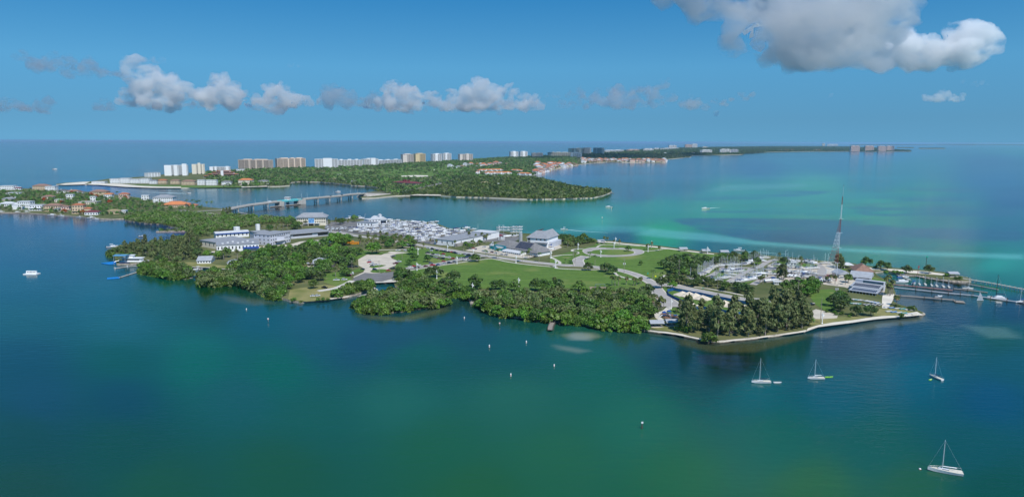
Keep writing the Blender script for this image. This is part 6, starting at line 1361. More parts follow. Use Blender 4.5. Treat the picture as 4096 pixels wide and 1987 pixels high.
for x, y, k in ((30, 175, 3), (75, 172, 4), (120, 170, 3), (165, 168, 4), (205, 165, 1), (60, 195, 0), (150, 198, 2), (20, 150, 1)): mot(P('H', x, y, GZ + 1.6), rb.uniform(1.2, 1.8), 'behind the palms left of the boatyard', k)
for x, y in ((720, 78), (925, 92), (1060, 98), (1110, 92), (1090, 128), (1320, 165), (1410, 158), (1250, 170), (870, 88), (1480, 168), (640, 76)): mot(P('H', x, y, 1.6), rb.uniform(-.4, .3), 'on lifts at the boatyard quay', sc=1.25)
for x, y in ((290, 55), (350, 62), (250, 62)): mot(P('H', x, y, .15), .2, 'moored behind the tan office', 4, 1.4, False)
mot(P('N', 2240, 800, GZ + 1.2), -.2, 'on a trailer by the tall house', 1)
for x, y, a in ((1000, 600, .3), (1130, 555, .1), (1195, 545, .4), (1320, 540, .2), (1390, 520, .1), (1010, 640, -.2)): mot(P('N', x, y, GZ + 1.4), a, 'left of the tall house', rb.choice((0, 2, 5, 8)))
def rack(v, xl, xr, y, nlev, lab, lev=3.4):
    a, b = P(v, xl, y), P(v, xr, y); w = b.x - a.x; o = root('boat_rack', a); tag(o, lab, 'rack'); mb = MB(); mb.box(-.12, -.12, -.3, .12, .12, nlev * lev); me = mb.mesh('post', 'aluminium'); bm_ = MB(); bm_.box(0, -.1, 0, w, .1, .22); be = bm_.mesh('beam', 'aluminium')
    for x in (0, w / 2, w):
        for yy in (0, 7): link('post', me, o, (x, yy, 0))
    for l in range(1, nlev + 1):
        for yy in (0, 7): link('beam', be, o, (0, yy, l * lev))
        for i in range(3): mot((a.x + w * (i + .5) / 3, a.y + 3.5, GZ + l * lev + .6), rb.uniform(-.15, .25), 'on a rack at the water', rb.choice((0, 1, 2, 5)), 1.05, False)
rack('N', 890, 1220, 475, 2, 'open steel boat rack with boats on top beside the white block'); rack('N', 1255, 1510, 525, 3, 'tall narrow steel boat rack left of the tall house', 3.2)
# sailing boats
def sailboat(L=7.5, cover='blue_canvas', cabin=True, boom=True, stripe='navy_paint'):
    B, H = L * .3, L * .115; h = MB(); D = hull(h, L, B, H, L * .06, .72, 11, 0, 2.0); k = MB(); deck(k, D, .5, .4, 4, 8, 0, .8); st = MB()
    P_ = [('hull', h.mesh('hull', 'white_gelcoat'), [])]; dk = MB(); deck(dk, D, .93, .05, 0, 10, 0, .98); P_.append(('deck', dk.mesh('deck', 'cream_wall'), []))
    if cabin: w = MB(); deck(w, [(x, b * 1.02, z + .16) for x, b, z in D], .5, .14, 4, 7, 0, .93); P_.append(('cabin', k.mesh('cabin', 'white_gelcoat'), [('window', w.mesh('window', 'glass_dark'))]))
    m_ = MB(); mx = L * .08; m_.bar((mx, 0, H * .9), (mx, 0, L * 1.22), .1, .07, 6); P_.append(('mast', m_.mesh('mast', 'mast_metal'), []))
    r = MB(); top = (mx, 0, L * 1.2); r.bar(top, (L / 2 - .1, 0, H * 1.1), .022, n=4); r.bar(top, (-L / 2, 0, H), .018, n=4); r.bar((mx, -B * .3, L * .75), (mx, B * .3, L * .75), .03, n=4)
    for s in (-1, 1): r.bar(top, (mx, s * B * .3, L * .75), .015, n=4); r.bar((mx, s * B * .3, L * .75), (mx, s * B * .48, H), .015, n=4)
    P_.append(('rigging', r.mesh('rigging', 'aluminium'), []))
    if boom:
        q = MB(); q.bar((mx, 0, H + .95), (mx - L * .42, 0, H + .95), .06, n=6); s = MB(); s.bar((mx - .1, 0, H + 1.08), (mx - L * .4, 0, H + 1.05), .17, .12, 6); P_.append(('boom', q.mesh('boom', 'mast_metal'), [('sail_cover', s.mesh('sail_cover', cover))] if cover else []))
    return P_
SB = [('white sailboat with blue sail cover', sailboat()), ('white sailboat with bare boom', sailboat(7, None)), ('small white keelboat', sailboat(6.2, 'white_paint')), ('sailboat with teal sail cover', sailboat(7.2, 'teal_canvas'))]
def sail(p, rz, place, k=None, sc=None, cradle=False, group=None, tilt=None):
    k = rb.choices(range(4), (3, 4, 3, 1))[0] if k is None else k; o = Proto('sailboat', SB[k][1] + ([('cradle', CRADLE, [])] if cradle else [])).place(p, rz, sc or rb.uniform(.9, 1.15), tilt); reg(o, SB[k][0], place, 'sailboat', group or 'sailboats ' + place); return o
def moored(v, x, y, L, rz, lab, cover, mast=1.0):
    pr = Proto('sailboat', sailboat(L, cover)); o = pr.place(P(v, x, y, .12), rz); tag(o, lab, 'sailboat', 'sailboats at anchor in the foreground')
    for c in o.children:
        if c.name.startswith(('mast', 'rigging')): c.scale = (1, 1, mast)
    rl = MB(); H = L * .115
    for k in range(7):
        t = k / 6; x_ = -L * .48 + L * .94 * t; b = L * .15 * (1 - t ** 2.0) * .92 + .03
        for s in (-1, 1):
            rl.bar((x_, s * b, H), (x_, s * b, H + .6), .02, n=4)
            if k < 6: t2 = (k + 1) / 6; rl.bar((x_, s * b, H + .6), (-L * .48 + L * .94 * t2, s * (L * .15 * (1 - t2 ** 2.0) * .92 + .03), H + .6), .02, n=4)
    rl.build('guard_rail', 'aluminium', o); return o
moored('Z', 1872, 1040, 11.2, pi - .35, 'large white sailboat at anchor nearest the viewer, bow to the left', 'white_paint', .92)
moored('Z', 306, 277, 9.6, pi + .02, 'white sailboat at anchor towing a white dinghy', 'navy_canvas', 1.1); moored('Z', 774, 244, 8.4, pi, 'white sailboat at anchor with a lime kayak behind', 'white_paint', 1.02); moored('Z', 1795, 238, 7.8, pi / 2 + .3, 'white sailboat seen end on at the right', 'navy_canvas', 1.15)
def dinghy(v, x, y, L, m, rz, lab, place=None, z=.1):
    h = MB(); D = hull(h, L, L * .38, L * .13, .12, .85, 8); k = MB(); deck(k, D, .6, -.12, 1, 6, 0, .9); th = MB(); th.box(-.2, -L * .15, L * .1, .1, L * .15, L * .12); o = Proto('dinghy', [('hull', h.mesh('hull', m), []), ('cockpit', k.mesh('cockpit', 'cream_wall'), []), ('thwart', th.mesh('thwart', m), [])]).place(P(v, x, y, z), rz)
    return reg(o, lab, place, 'dinghy') if place else tag(o, lab, 'dinghy')
dinghy('Z', 447, 278, 4, 'white_gelcoat', .05, 'white dinghy trailing the leftmost anchored sailboat'); dinghy('Z', 1752, 252, 2.6, 'lime', .6, 'lime tender tied to the end on sailboat')
def kayak(v, x, y, m, rz, lab, L=4.0):
    h = MB(); D = hull(h, L, .8, .35, .1, .85, 9, 0, 2); c = MB(); c.lathe([(.3, .33), (.22, .38)], 8); o = Proto('kayak', [('hull', h.mesh('hull', m), []), ('seat', c.mesh('seat', 'black_paint'), [])]).place(P(v, x, y, .12), rz); tag(o, lab, 'kayak')
kayak('Z', 887, 229, 'lime', .15, 'lime kayak trailing the middle anchored sailboat', 4.4)
yr = random.Random(5)
def rowb(v, a, b, n, rz, place='in the boat park', sailp=.55, z=GZ + 1.5):
    n = round(n * 1.6)
    for i in range(n):
        t = (i + .5) / n; p = P(v, a[0] + (b[0] - a[0]) * t, a[1] + (b[1] - a[1]) * t, z - .4); g = rz + yr.uniform(-.2, .2)
        if any(inside(p, q) for q in BLOCKED): continue
        if yr.random() < sailp: sail(p, g, place, None, yr.uniform(.9, 1.2), True, 'boats in the boat park')
        else: mot(p, g, place, yr.choice((0, 2, 5, 6, 8, 8, 7)), yr.uniform(.8, 1.05), True, 'boats in the boat park')
for v, a, b, n, g, s in [('U', (900, 1000), (1330, 735), 13, 2.6, .75), ('U', (1420, 730), (1950, 695), 8, .1, .8), ('U', (2080, 690), (2500, 545), 9, -.1, .8), ('U', (1640, 800), (2030, 850), 6, .1, .6), ('U', (1530, 870), (2010, 880), 7, -.4, .7), ('U', (1190, 1100), (1480, 1110), 5, -.9, .7), ('U', (1500, 1050), (1720, 1010), 4, -.6, .6), ('U', (1680, 950), (1800, 955), 2, -.4, .6), ('U', (2300, 920), (2560, 935), 4, 0, .7), ('T', (60, 925), (640, 945), 9, 0, .7), ('T', (150, 1000), (330, 995), 3, .1, .5), ('U', (1850, 1150), (2400, 1050), 9, .1, .6), ('U', (2000, 1060), (2400, 1000), 6, 0, .6), ('T', (200, 530), (470, 520), 4, .1, .8), ('T', (130, 600), (330, 605), 3, -.1, .8), ('T', (600, 690), (760, 695), 3, .2, .5), ('T', (850, 580), (1250, 615), 6, .1, .4), ('T', (1400, 610), (1680, 660), 6, .2, .4), ('T', (950, 755), (1280, 775), 6, .1, .5), ('T', (1420, 810), (1720, 780), 5, .3, .4), ('T', (450, 815), (760, 815), 6, .2, .4), ('T', (880, 870), (1280, 905), 7, .3, .4), ('T', (1330, 890), (1680, 935), 5, -.3, .4), ('T', (960, 985), (1540, 1005), 10, .9, .3), ('T', (1660, 1095), (2080, 1095), 7, 1.2, .2), ('T', (30, 1060), (180, 1050), 3, .1, .5), ('T', (450, 1120), (640, 1090), 3, .2, .3), ('T', (1850, 655), (2060, 660), 1, .05, 1)]: rowb(v, a, b, n, g, sailp=s)
sail(P('U', 690, 1060, GZ + .6), -.5, 'in the trees left of the boat park', 0, 1.15, True)
for v, x, y, k in (('Y', 395, 292, 2), ('Y', 515, 298, 1), ('Y', 645, 316, 2), ('Y', 750, 326, 1), ('Y', 885, 340, 0), ('Y', 1000, 350, 2)): sail(P(v, x, y, .1), 1.25, 'at the reddish dock', k, .95)
mot(P('Y', 285, 288, .1), .9, 'at the reddish dock', 7, .9, False); sail(P('Y', 1400, 390, .1), -.15, 'at the pale finger dock', 1, 1.2); sail(P('Y', 2500, 668, .1), pi + .2, 'at the right end of the longest dock', 0, 1.3)
mot(P('Y', 70, 150, .1), -.4, 'beside the angled dock', 7, .9, False); mot(P('Y', 790, 552, GZ), .15, 'on the nearest grey dock', 0, .9, False)
mot(P('X', 1600, 640, .1), -.05, 'at the left end of the reddish dock', 7, 1.5, False)
def catamaran():
    o = root('catamaran', P('Y', 2010, 590, .1), pi - .25); tag(o, 'big catamaran with a black mast at the longest dock', 'catamaran')
    for s in (-2.2, 2.2):
        h = MB(); hull(h, 12, 1.5, 1.3, .4, .8, 9, 0, 2.2); h.v = [(x, y + s, z) for x, y, z in h.v]; h.build('hull', 'white_gelcoat', o)
    b = MB(); b.box(-4.5, -1.5, 1.2, 2.2, 1.5, 1.6); b.build('bridge_deck', 'white_gelcoat', o); c = MB(); prof(c, [(-3.2, 1.61), (-3, 2.5), (.6, 2.6), (2.0, 1.61)], 1.7, 1.3); c.build('cabin', 'white_gelcoat', o); m_ = MB(); m_.bar((1, 0, 2.3), (1, 0, 19), .22, .14); m_.build('mast', 'black_paint', o); k = MB(); k.bar((.8, 0, 4), (-5, 0, 3.7), .3, .22); k.build('boom', 'navy_canvas', o); r = MB(); r.bar((1, 0, 17), (6.2, 0, 1.4), .03, n=4); r.bar((1, 0, 18.5), (-5.5, 2, 1.4), .03, n=4); r.bar((1, 0, 18.5), (-5.5, -2, 1.4), .03, n=4); r.build('rigging', 'aluminium', o)
catamaran()
def sailing_dinghy():
    o = root('sailing_dinghy', P('Y', 1650, 625, .1), pi + .1); tag(o, 'small dinghy under grey sail beside the longest dock', 'dinghy'); h = MB(); hull(h, 5, 1.7, .6, .2); h.build('hull', 'white_gelcoat', o); m_ = MB(); m_.bar((.7, 0, .4), (.7, 0, 6.8), .06); m_.build('mast', 'mast_metal', o); s = MB(); s.face([(.65, .03, .95), (-2.2, .5, 1.0), (-1.4, .45, 3.2), (.6, .03, 6.7)]); s.face([(.8, 0, 5.4), (.9, -.2, .8), (2.3, 0, .6)]); s.build('sail', 'silver_paint', o)
sailing_dinghy()
PB = 'on the left peninsula shore'
for v, x, y, k in (('M', 20, 668, 4), ('M', 345, 672, 3), ('M', 545, 668, 4), ('M', 1065, 725, 3), ('M', 1260, 742, 1), ('M', 1640, 762, 2), ('M', 1880, 785, 4), ('M', 1970, 805, 0)): mot(P(v, x, y, .3), .1, PB, k, 1.25, False)
mot(P('LB', 2010, 918, .15), 4.0, 'at the white finger docks', 1, 1.15, False); mot(P('LB', 525, 812, .15), .05, 'alongside the houseboat quay', 6, 1.35, False); mot(P('LB', 250, 455, .15), .5, 'at the mangrove tip', 4, 1.2, False); mot(P('K', 2325, 248, .15), .3, 'in the lagoon beyond the bridge', 4, 1.3, False); mot(P('LB', 870, 232, 1.2), 0, 'at the timber landing', 5, 1, False)
# boats under way, each with its wake
def wake(pts, w, place):
    q = [P('S', x, y, 0) for x, y in pts]; mb = MB(); n = len(q)
    for i in range(n - 1):
        a = w * (1 - i / n) * (.35 + .65 * min(1, i / 2 + .4)); b = w * (1 - (i + 1) / n); t = (q[i + 1] - q[i]).normalized(); m_ = Vector((-t.y, t.x, 0)); mb.face([(*(q[i] + m_ * a)[:2], .07), (*(q[i + 1] + m_ * b)[:2], .07), (*(q[i + 1] - m_ * b)[:2], .07), (*(q[i] - m_ * a)[:2], .07)])
    structure(mb.build('boat_wake', 'foam'), 'stuff')
mat('foam', (.5, .66, .68), .8, .25, .6, coord='World')
def under_way(v, x, y, rz, k, sc, lab, wk, w):
    look, parts = MOT[k]; o = Proto('motorboat', parts).place(P(v, x, y, .1), rz, sc); tag(o, lab, 'motorboat'); wake([px(v, *p) for p in wk], w, lab)
under_way('C', 520, 945, pi - .05, 1, 1.25, 'white motorboat speeding left past the boatyard', [(545, 946), (600, 952), (680, 960), (760, 966), (860, 972), (960, 976)], 1.6)
under_way('C', 2272, 1160, pi - .25, 4, 1.25, 'white motorboat speeding left past the boat park trees', [(2318, 1163), (2400, 1170), (2500, 1175), (2620, 1183), (2760, 1192)], 1.5)
under_way('C', 1934, 738, pi + .2, 3, 1.5, 'white motorboat with a curved wake on the turquoise flats', [(1950, 738), (1990, 731), (2040, 727), (2080, 727)], 3)
under_way('A', 1885, 435, .05, 2, 1.5, 'fast boat with a long white wake in the pass', [(1870, 435), (1780, 434), (1680, 430), (1560, 426), (1400, 420)], 6)
under_way('A', 548, 193, .3, 3, 1.8, 'lone white boat on the gulf at the left', [(540, 193), (530, 193)], 1); under_way('C', 970, 722, pi, 3, 1.3, 'tiny white boat off the mangrove point', [(980, 722), (1000, 723)], 1.5); under_way('A', 430, 100, 0, 3, .1, '', [(1, 1), (1, 2)], .1) if 0 else None
o = root('swim_platform', P('A', 318, 1238, .2)); tag(o, 'white floating platform with a sign box alone at the far left', 'raft'); mb = MB(); mb.box(-6, -3, -.4, 6, 3, .5); mb.build('float', 'white_paint', o); mb = MB(); mb.box(-4.6, -.6, .5, 4.6, .6, 2.9); mb.build('sign_box', 'white_paint', o); mb = MB(); [mb.box(-3.6 + k * 1.3, -.66, 1.3, -2.8 + k * 1.3, -.61, 2.1) for k in range(6)]; mb.build('lettering', 'dark_metal', o)
# small craft ashore at the sailing centre
for i in range(8):
    x, y = 730 + i * 46, 1112 + i * 9; dinghy('X', x, y, 4.4, ('white_gelcoat', 'white_gelcoat', 'silver_paint', 'white_gelcoat', 'blue_dock', 'white_gelcoat', 'blue_dock', 'white_gelcoat')[i], .5, 'sailing dinghy on the grass', 'below the sailing shed', GZ + .25)
for i in range(9): dinghy('X', 380 + (i % 5) * 60, 1075 + (i // 5) * 100 + (i % 5) * 6, 4.3, ('white_gelcoat', 'silver_paint', 'teal_canvas')[i % 3], .4, 'covered dinghy', 'left of the sailing shed', GZ + .25)
for i in range(9): dinghy('X', 700 + i * 55, 1200 + (i % 2) * 24, 4.3, 'grey_paint', .6, 'grey covered dinghy', 'below the sailing shed', GZ + .25)
for i in range(12): dinghy('J', 1190 + (i % 6) * 52 + (i // 6) * 18, 822 + (i // 6) * 42 + (i % 6) * 6, 5, ('white_gelcoat', 'blue_dock', 'white_gelcoat', 'teal_canvas', 'white_gelcoat', 'cream_wall')[i % 6], .3, 'beached sailing boat', 'on the sandy tip', GZ + .2)
# ------------------------------------------------------------------ planting
def W2(*runs, z=GZ): return [P(v, x, y, z) for v, pts in runs for x, y in pts]
n = {}
isl = [(p.x, p.y) for p in ISLET]; cI = Vector((sum(p[0] for p in isl) / len(isl), sum(p[1] for p in isl) / len(isl)))
for p in scatter([(cI.x + (x - cI.x) * .93, cI.y + (y - cI.y) * .9) for x, y in isl], 6.6, random.Random(61), avoid=False):
    near = (p[1] - min(q[1] for q in isl)) / (max(q[1] for q in isl) - min(q[1] for q in isl)); k = 'mangrove' if near < .33 and rg.random() < .85 else ('buttonwood' if rg.random() < .6 else 'mangrove')
    plant(k, (*p, -.5 if near < .2 else .2), rg.uniform(.9, 1.1) * (1.0 if near < .3 else 1.12), 'on the oval islet', rg)
shore_row([(cI.x + (x - cI.x) * .97, cI.y + (y - cI.y) * .95) for x, y in isl + isl[:1]], 5.5, 'on the oval islet', seed=1)
R2 = W2(('H', [(1495, 908), (1560, 940), (1650, 988), (1750, 1024), (1900, 1049), (2100, 1066), (2250, 1080), (2330, 1088)]), ('I', [(60, 963), (300, 988), (440, 1020), (640, 1040), (850, 1056), (955, 1054), (1020, 960), (1030, 860), (960, 745), (860, 700), (500, 690), (200, 695)]), ('H', [(2330, 815), (2000, 825), (1750, 840), (1600, 850), (1510, 860)]))
y0 = min(p.y for p in R2); cnt = 0
for p in scatter([(q.x, q.y) for q in R2], 7.6, random.Random(62)):
    sx, sy = proj((*p, GZ)); shore = np.interp(sx, [1900, 2000, 2140, 2330, 2460, 2580], [1228, 1258, 1280, 1296, 1312, 1318]); k = ('mangrove' if rg.random() < .85 else 'bright') if sy > shore - 26 else rg.choices(('buttonwood', 'mangrove', 'oak'), (5, 3, 1.5))[0]
    plant(k, (*p, 1.0), rg.uniform(.85, 1.15), 'on the mangrove shore before the big lawn', rg); cnt += 1
n['shore'] = cnt
shore_row(W2(('H', [(1490, 905), (1560, 940), (1650, 988), (1750, 1024), (1900, 1049), (2100, 1066), (2240, 1078)])), 5.5, 'on the mangrove shore before the big lawn', seed=2); shore_row(W2(('I', [(60, 965), (300, 988), (440, 1020), (640, 1040), (850, 1056), (945, 1054)])), 5.5, 'on the mangrove shore before the big lawn', ('mangrove', 'bright', 'mangrove'), seed=3)
shore_row(W2(('G', [(405, 570), (430, 603), (560, 623), (700, 653), (800, 657), (900, 640)])), 5.5, 'on the rounded west lobe', seed=4); shore_row(W2(('G', [(1012, 642), (992, 698), (1050, 725), (1250, 722), (1340, 712), (1430, 732), (1550, 772), (1640, 812), (1720, 848), (1820, 866)])), 5.5, 'on the west mangrove shore', ('mangrove', 'buttonwood'), seed=5)
shore_row(W2(('H', [(700, 750), (900, 790), (1100, 800), (1200, 815), (1350, 842), (1450, 876)])), 6, 'between the boat ramp and the channel', seed=6); shore_row(W2(('G', [(95, 385), (92, 420), (150, 440), (300, 436)])), 6, 'on the west point', seed=7)
n['hedge'] = grove(W2(('H', [(1450, 800), (1520, 775), (1800, 785), (2000, 790), (2330, 800), (2560, 800)]), ('I', [(300, 690), (300, 660)]), ('H', [(2560, 775), (2250, 785), (2000, 772), (1700, 770), (1500, 750)])), [('shrub', 3), ('oak', 1), ('darktree', 1)], 5, (.7, 1.2), 'along the foot of the big lawn', 63)
n['chan'] = grove(W2(('H', [(700, 750), (900, 788), (1100, 798), (1200, 812), (1350, 838), (1450, 872), (1475, 850), (1440, 800), (1250, 755), (1100, 715), (950, 675), (800, 640), (720, 650)])), [('oak', 3), ('mangrove', 3), ('buttonwood', 2), ('darktree', 2)], 7.2, (.75, 1.05), 'between the boat ramp and the channel', 64)
n['rampl'] = grove(W2(('H', [(100, 860), (250, 838), (400, 800), (465, 785), (440, 735), (400, 720), (300, 745), (220, 790), (130, 820)])), [('mangrove', 3), ('oak', 1)], 7, (.7, .95), 'left of the boat ramp', 65)
n['west'] = grove(W2(('G', [(120, 425), (180, 380), (320, 350), (520, 330), (740, 318), (930, 275), (985, 310), (1000, 420), (960, 470), (760, 490), (600, 500), (540, 470), (480, 440), (300, 430), (150, 440)])), [('pine', 5), ('darktree', 3), ('buttonwood', 2)], 8, (.7, 1.0), 'on the west point', 66)
n['lobe'] = grove(W2(('G', [(405, 562), (430, 600), (560, 622), (700, 652), (800, 656), (900, 638), (905, 595), (870, 548), (780, 525), (600, 515), (430, 535)])), [('mangrove', 3), ('buttonwood', 2)], 7, (.75, 1.05), 'on the rounded west lobe', 67)
n['wshore'] = grove(W2(('G', [(1012, 642), (992, 698), (1050, 724), (1250, 721), (1340, 711), (1430, 731), (1550, 770), (1640, 810), (1720, 846), (1830, 862), (1840, 800), (1700, 740), (1600, 700), (1450, 660), (1300, 640), (1150, 620)])), [('mangrove', 3), ('buttonwood', 4), ('darktree', 1)], 7, (.85, 1.2), 'on the west mangrove shore', 68)
n['woods'] = grove(W2(('G', [(1340, 600), (1460, 655), (1600, 690), (1720, 740), (1850, 790), (1960, 740), (2080, 700), (2215, 690), (2220, 630), (2290, 570), (2380, 510), (2420, 430), (2350, 370), (2230, 352), (2050, 362), (1900, 385), (1700, 415), (1600, 445), (1460, 500)])), [('oak', 5), ('bright', 3), ('darktree', 4), ('palm', 1)], 8.2, (.85, 1.25), 'in the west woods', 69)
n['lab'] = grove(W2(('G', [(1000, 470), (1180, 430), (1420, 420), (1600, 410), (1700, 395), (1620, 440), (1450, 480), (1250, 490), (1100, 480)])), [('oak', 3), ('palm', 2), ('bright', 1)], 10, (.8, 1.1), 'around the west cottages', 70)
n['palmsN'] = grove(W2(('G', [(1560, 155), (1700, 140), (1900, 130), (2080, 165), (1900, 178), (1700, 190)])), [('palm', 5), ('darktree', 1), ('oak', 1)], 7.5, (.9, 1.2), 'behind the grey laboratory', 71)
n['officeR'] = grove(W2(('G', [(2250, 125), (2420, 105), (2560, 85), (2560, 100), (2440, 125), (2280, 145)])), [('palm', 3), ('oak', 2)], 9, (.8, 1.1), 'right of the tan office', 72)
n['officeF'] = grove(W2(('G', [(1900, 130), (2000, 140), (2090, 140), (2090, 128), (2000, 122)]), ('G', [(1960, 118)])), [('palm', 4)], 7, (.8, 1.0), 'before the tan office', 73)
n['palmrow'] = grove(W2(('H', [(330, 300), (560, 262), (800, 275), (930, 315), (900, 345), (780, 345), (560, 350), (350, 345)])), [('palm', 7), ('oak', 1)], 7.0, (.9, 1.15), 'in the palm grove', 74)
n['bigtree'] = grove(W2(('H', [(60, 300), (230, 300), (260, 320), (180, 345), (60, 340)])), [('bright', 3), ('oak', 1)], 8.5, (1.2, 1.5), 'by the school buses', 75)
n['lotW'] = grove(W2(('H', [(80, 440), (300, 430), (320, 520), (230, 560), (90, 540), (30, 470)])), [('oak', 3), ('bright', 2), ('darktree', 1)], 8.5, (1.0, 1.3), 'left of the gravel lot', 76)
n['lotW2'] = grove(W2(('H', [(20, 600), (150, 560), (250, 590), (230, 640), (100, 650), (20, 640)])), [('oak', 2), ('palm', 2)], 9, (.8, 1.0), 'above the west hedge', 77)
n['yard1'] = grove(W2(('I', [(1170, 575), (1290, 600), (1500, 628), (1700, 656), (2010, 695), (2060, 690), (1950, 640), (1650, 605), (1480, 562), (1330, 560), (1200, 540)])), [('darktree', 4), ('oak', 2), ('palm', 1)], 6.5, (.65, .85), 'along the front of the boat park', 78)
n['yard2'] = grove(W2(('I', [(1110, 425), (1180, 395), (1250, 380), (1400, 360), (1490, 400), (1490, 480), (1400, 520), (1300, 530), (1200, 500)])), [('darktree', 4), ('oak', 2), ('buttonwood', 1)], 8, (.9, 1.15), 'left of the boat park', 79)
n['yard3'] = grove(W2(('I', [(1520, 395), (1620, 372), (1750, 345), (1900, 330), (2080, 315), (2100, 335), (1930, 372), (1750, 395), (1600, 415)])), [('darktree', 4), ('oak', 1), ('buttonwood', 1)], 7.5, (.75, 1.0), 'behind the boat park', 80)
n['pines'] = grove(W2(('I', [(1300, 1050), (1225, 1000), (1300, 955), (1420, 960), (1560, 955), (1800, 965), (2100, 950), (2300, 935), (2420, 925), (2560, 915), (2560, 1030), (2400, 1075), (2150, 1105), (1900, 1125), (1700, 1135), (1500, 1100)])), [('pine', 8), ('buttonwood', 1)], 7.6, (1.05, 1.4), 'on the sandy south beach', 81)
n['pines2'] = grove(W2(('I', [(1260, 830), (1380, 850), (1450, 920), (1360, 930), (1280, 880)])), [('pine', 3)], 7, (.6, .8), 'by the playground', 82)
n['pines3'] = grove(W2(('J', [(0, 985), (120, 930), (350, 920), (390, 985), (340, 1035), (180, 1050), (0, 1065)])), [('pine', 5)], 8, (1.0, 1.25), 'at the right of the south beach', 83)
n['jgreen'] = grove(W2(('J', [(170, 705), (420, 712), (490, 640), (430, 605), (220, 610), (150, 650)])), [('bright', 2), ('oak', 2), ('buttonwood', 1)], 8, (.9, 1.2), 'in the clump below the trailer home', 84)
n['jtrees'] = grove(W2(('J', [(640, 755), (700, 730), (810, 745), (800, 800), (740, 880), (640, 868), (610, 820)])), [('darktree', 3), ('oak', 2)], 8, (.85, 1.1), 'left of the sailing shed', 85)
n['jbush'] = grove(W2(('J', [(850, 912), (940, 920), (1035, 915), (1020, 888), (880, 885)])), [('darktree', 3), ('mangrove', 1)], 7, (.75, .95), 'below the sailing shed', 86)
n['jlow'] = grove(W2(('J', [(560, 870), (640, 850), (700, 890), (840, 900), (860, 930), (740, 925), (620, 890)])), [('seagrape', 2), ('shrub', 1)], 5, (.7, 1.1), 'on the beach crest', 87)
n['bank'] = grove(W2(('I', [(0, 130), (100, 138), (300, 152), (440, 162), (440, 180), (300, 205), (180, 230), (110, 225), (150, 190), (60, 165), (0, 140)])), [('darktree', 2), ('oak', 2), ('buttonwood', 2), ('palm', 1)], 7.5, (.7, 1.0), 'on the bank above the circle', 88)
n['nv'] = grove(W2(('N', [(60, 740), (300, 720), (520, 760), (480, 800), (300, 850), (120, 880)])), [('oak', 2), ('bright', 1), ('palm', 1)], 8, (.6, .8), 'between the warehouse and the aquarium', 89)
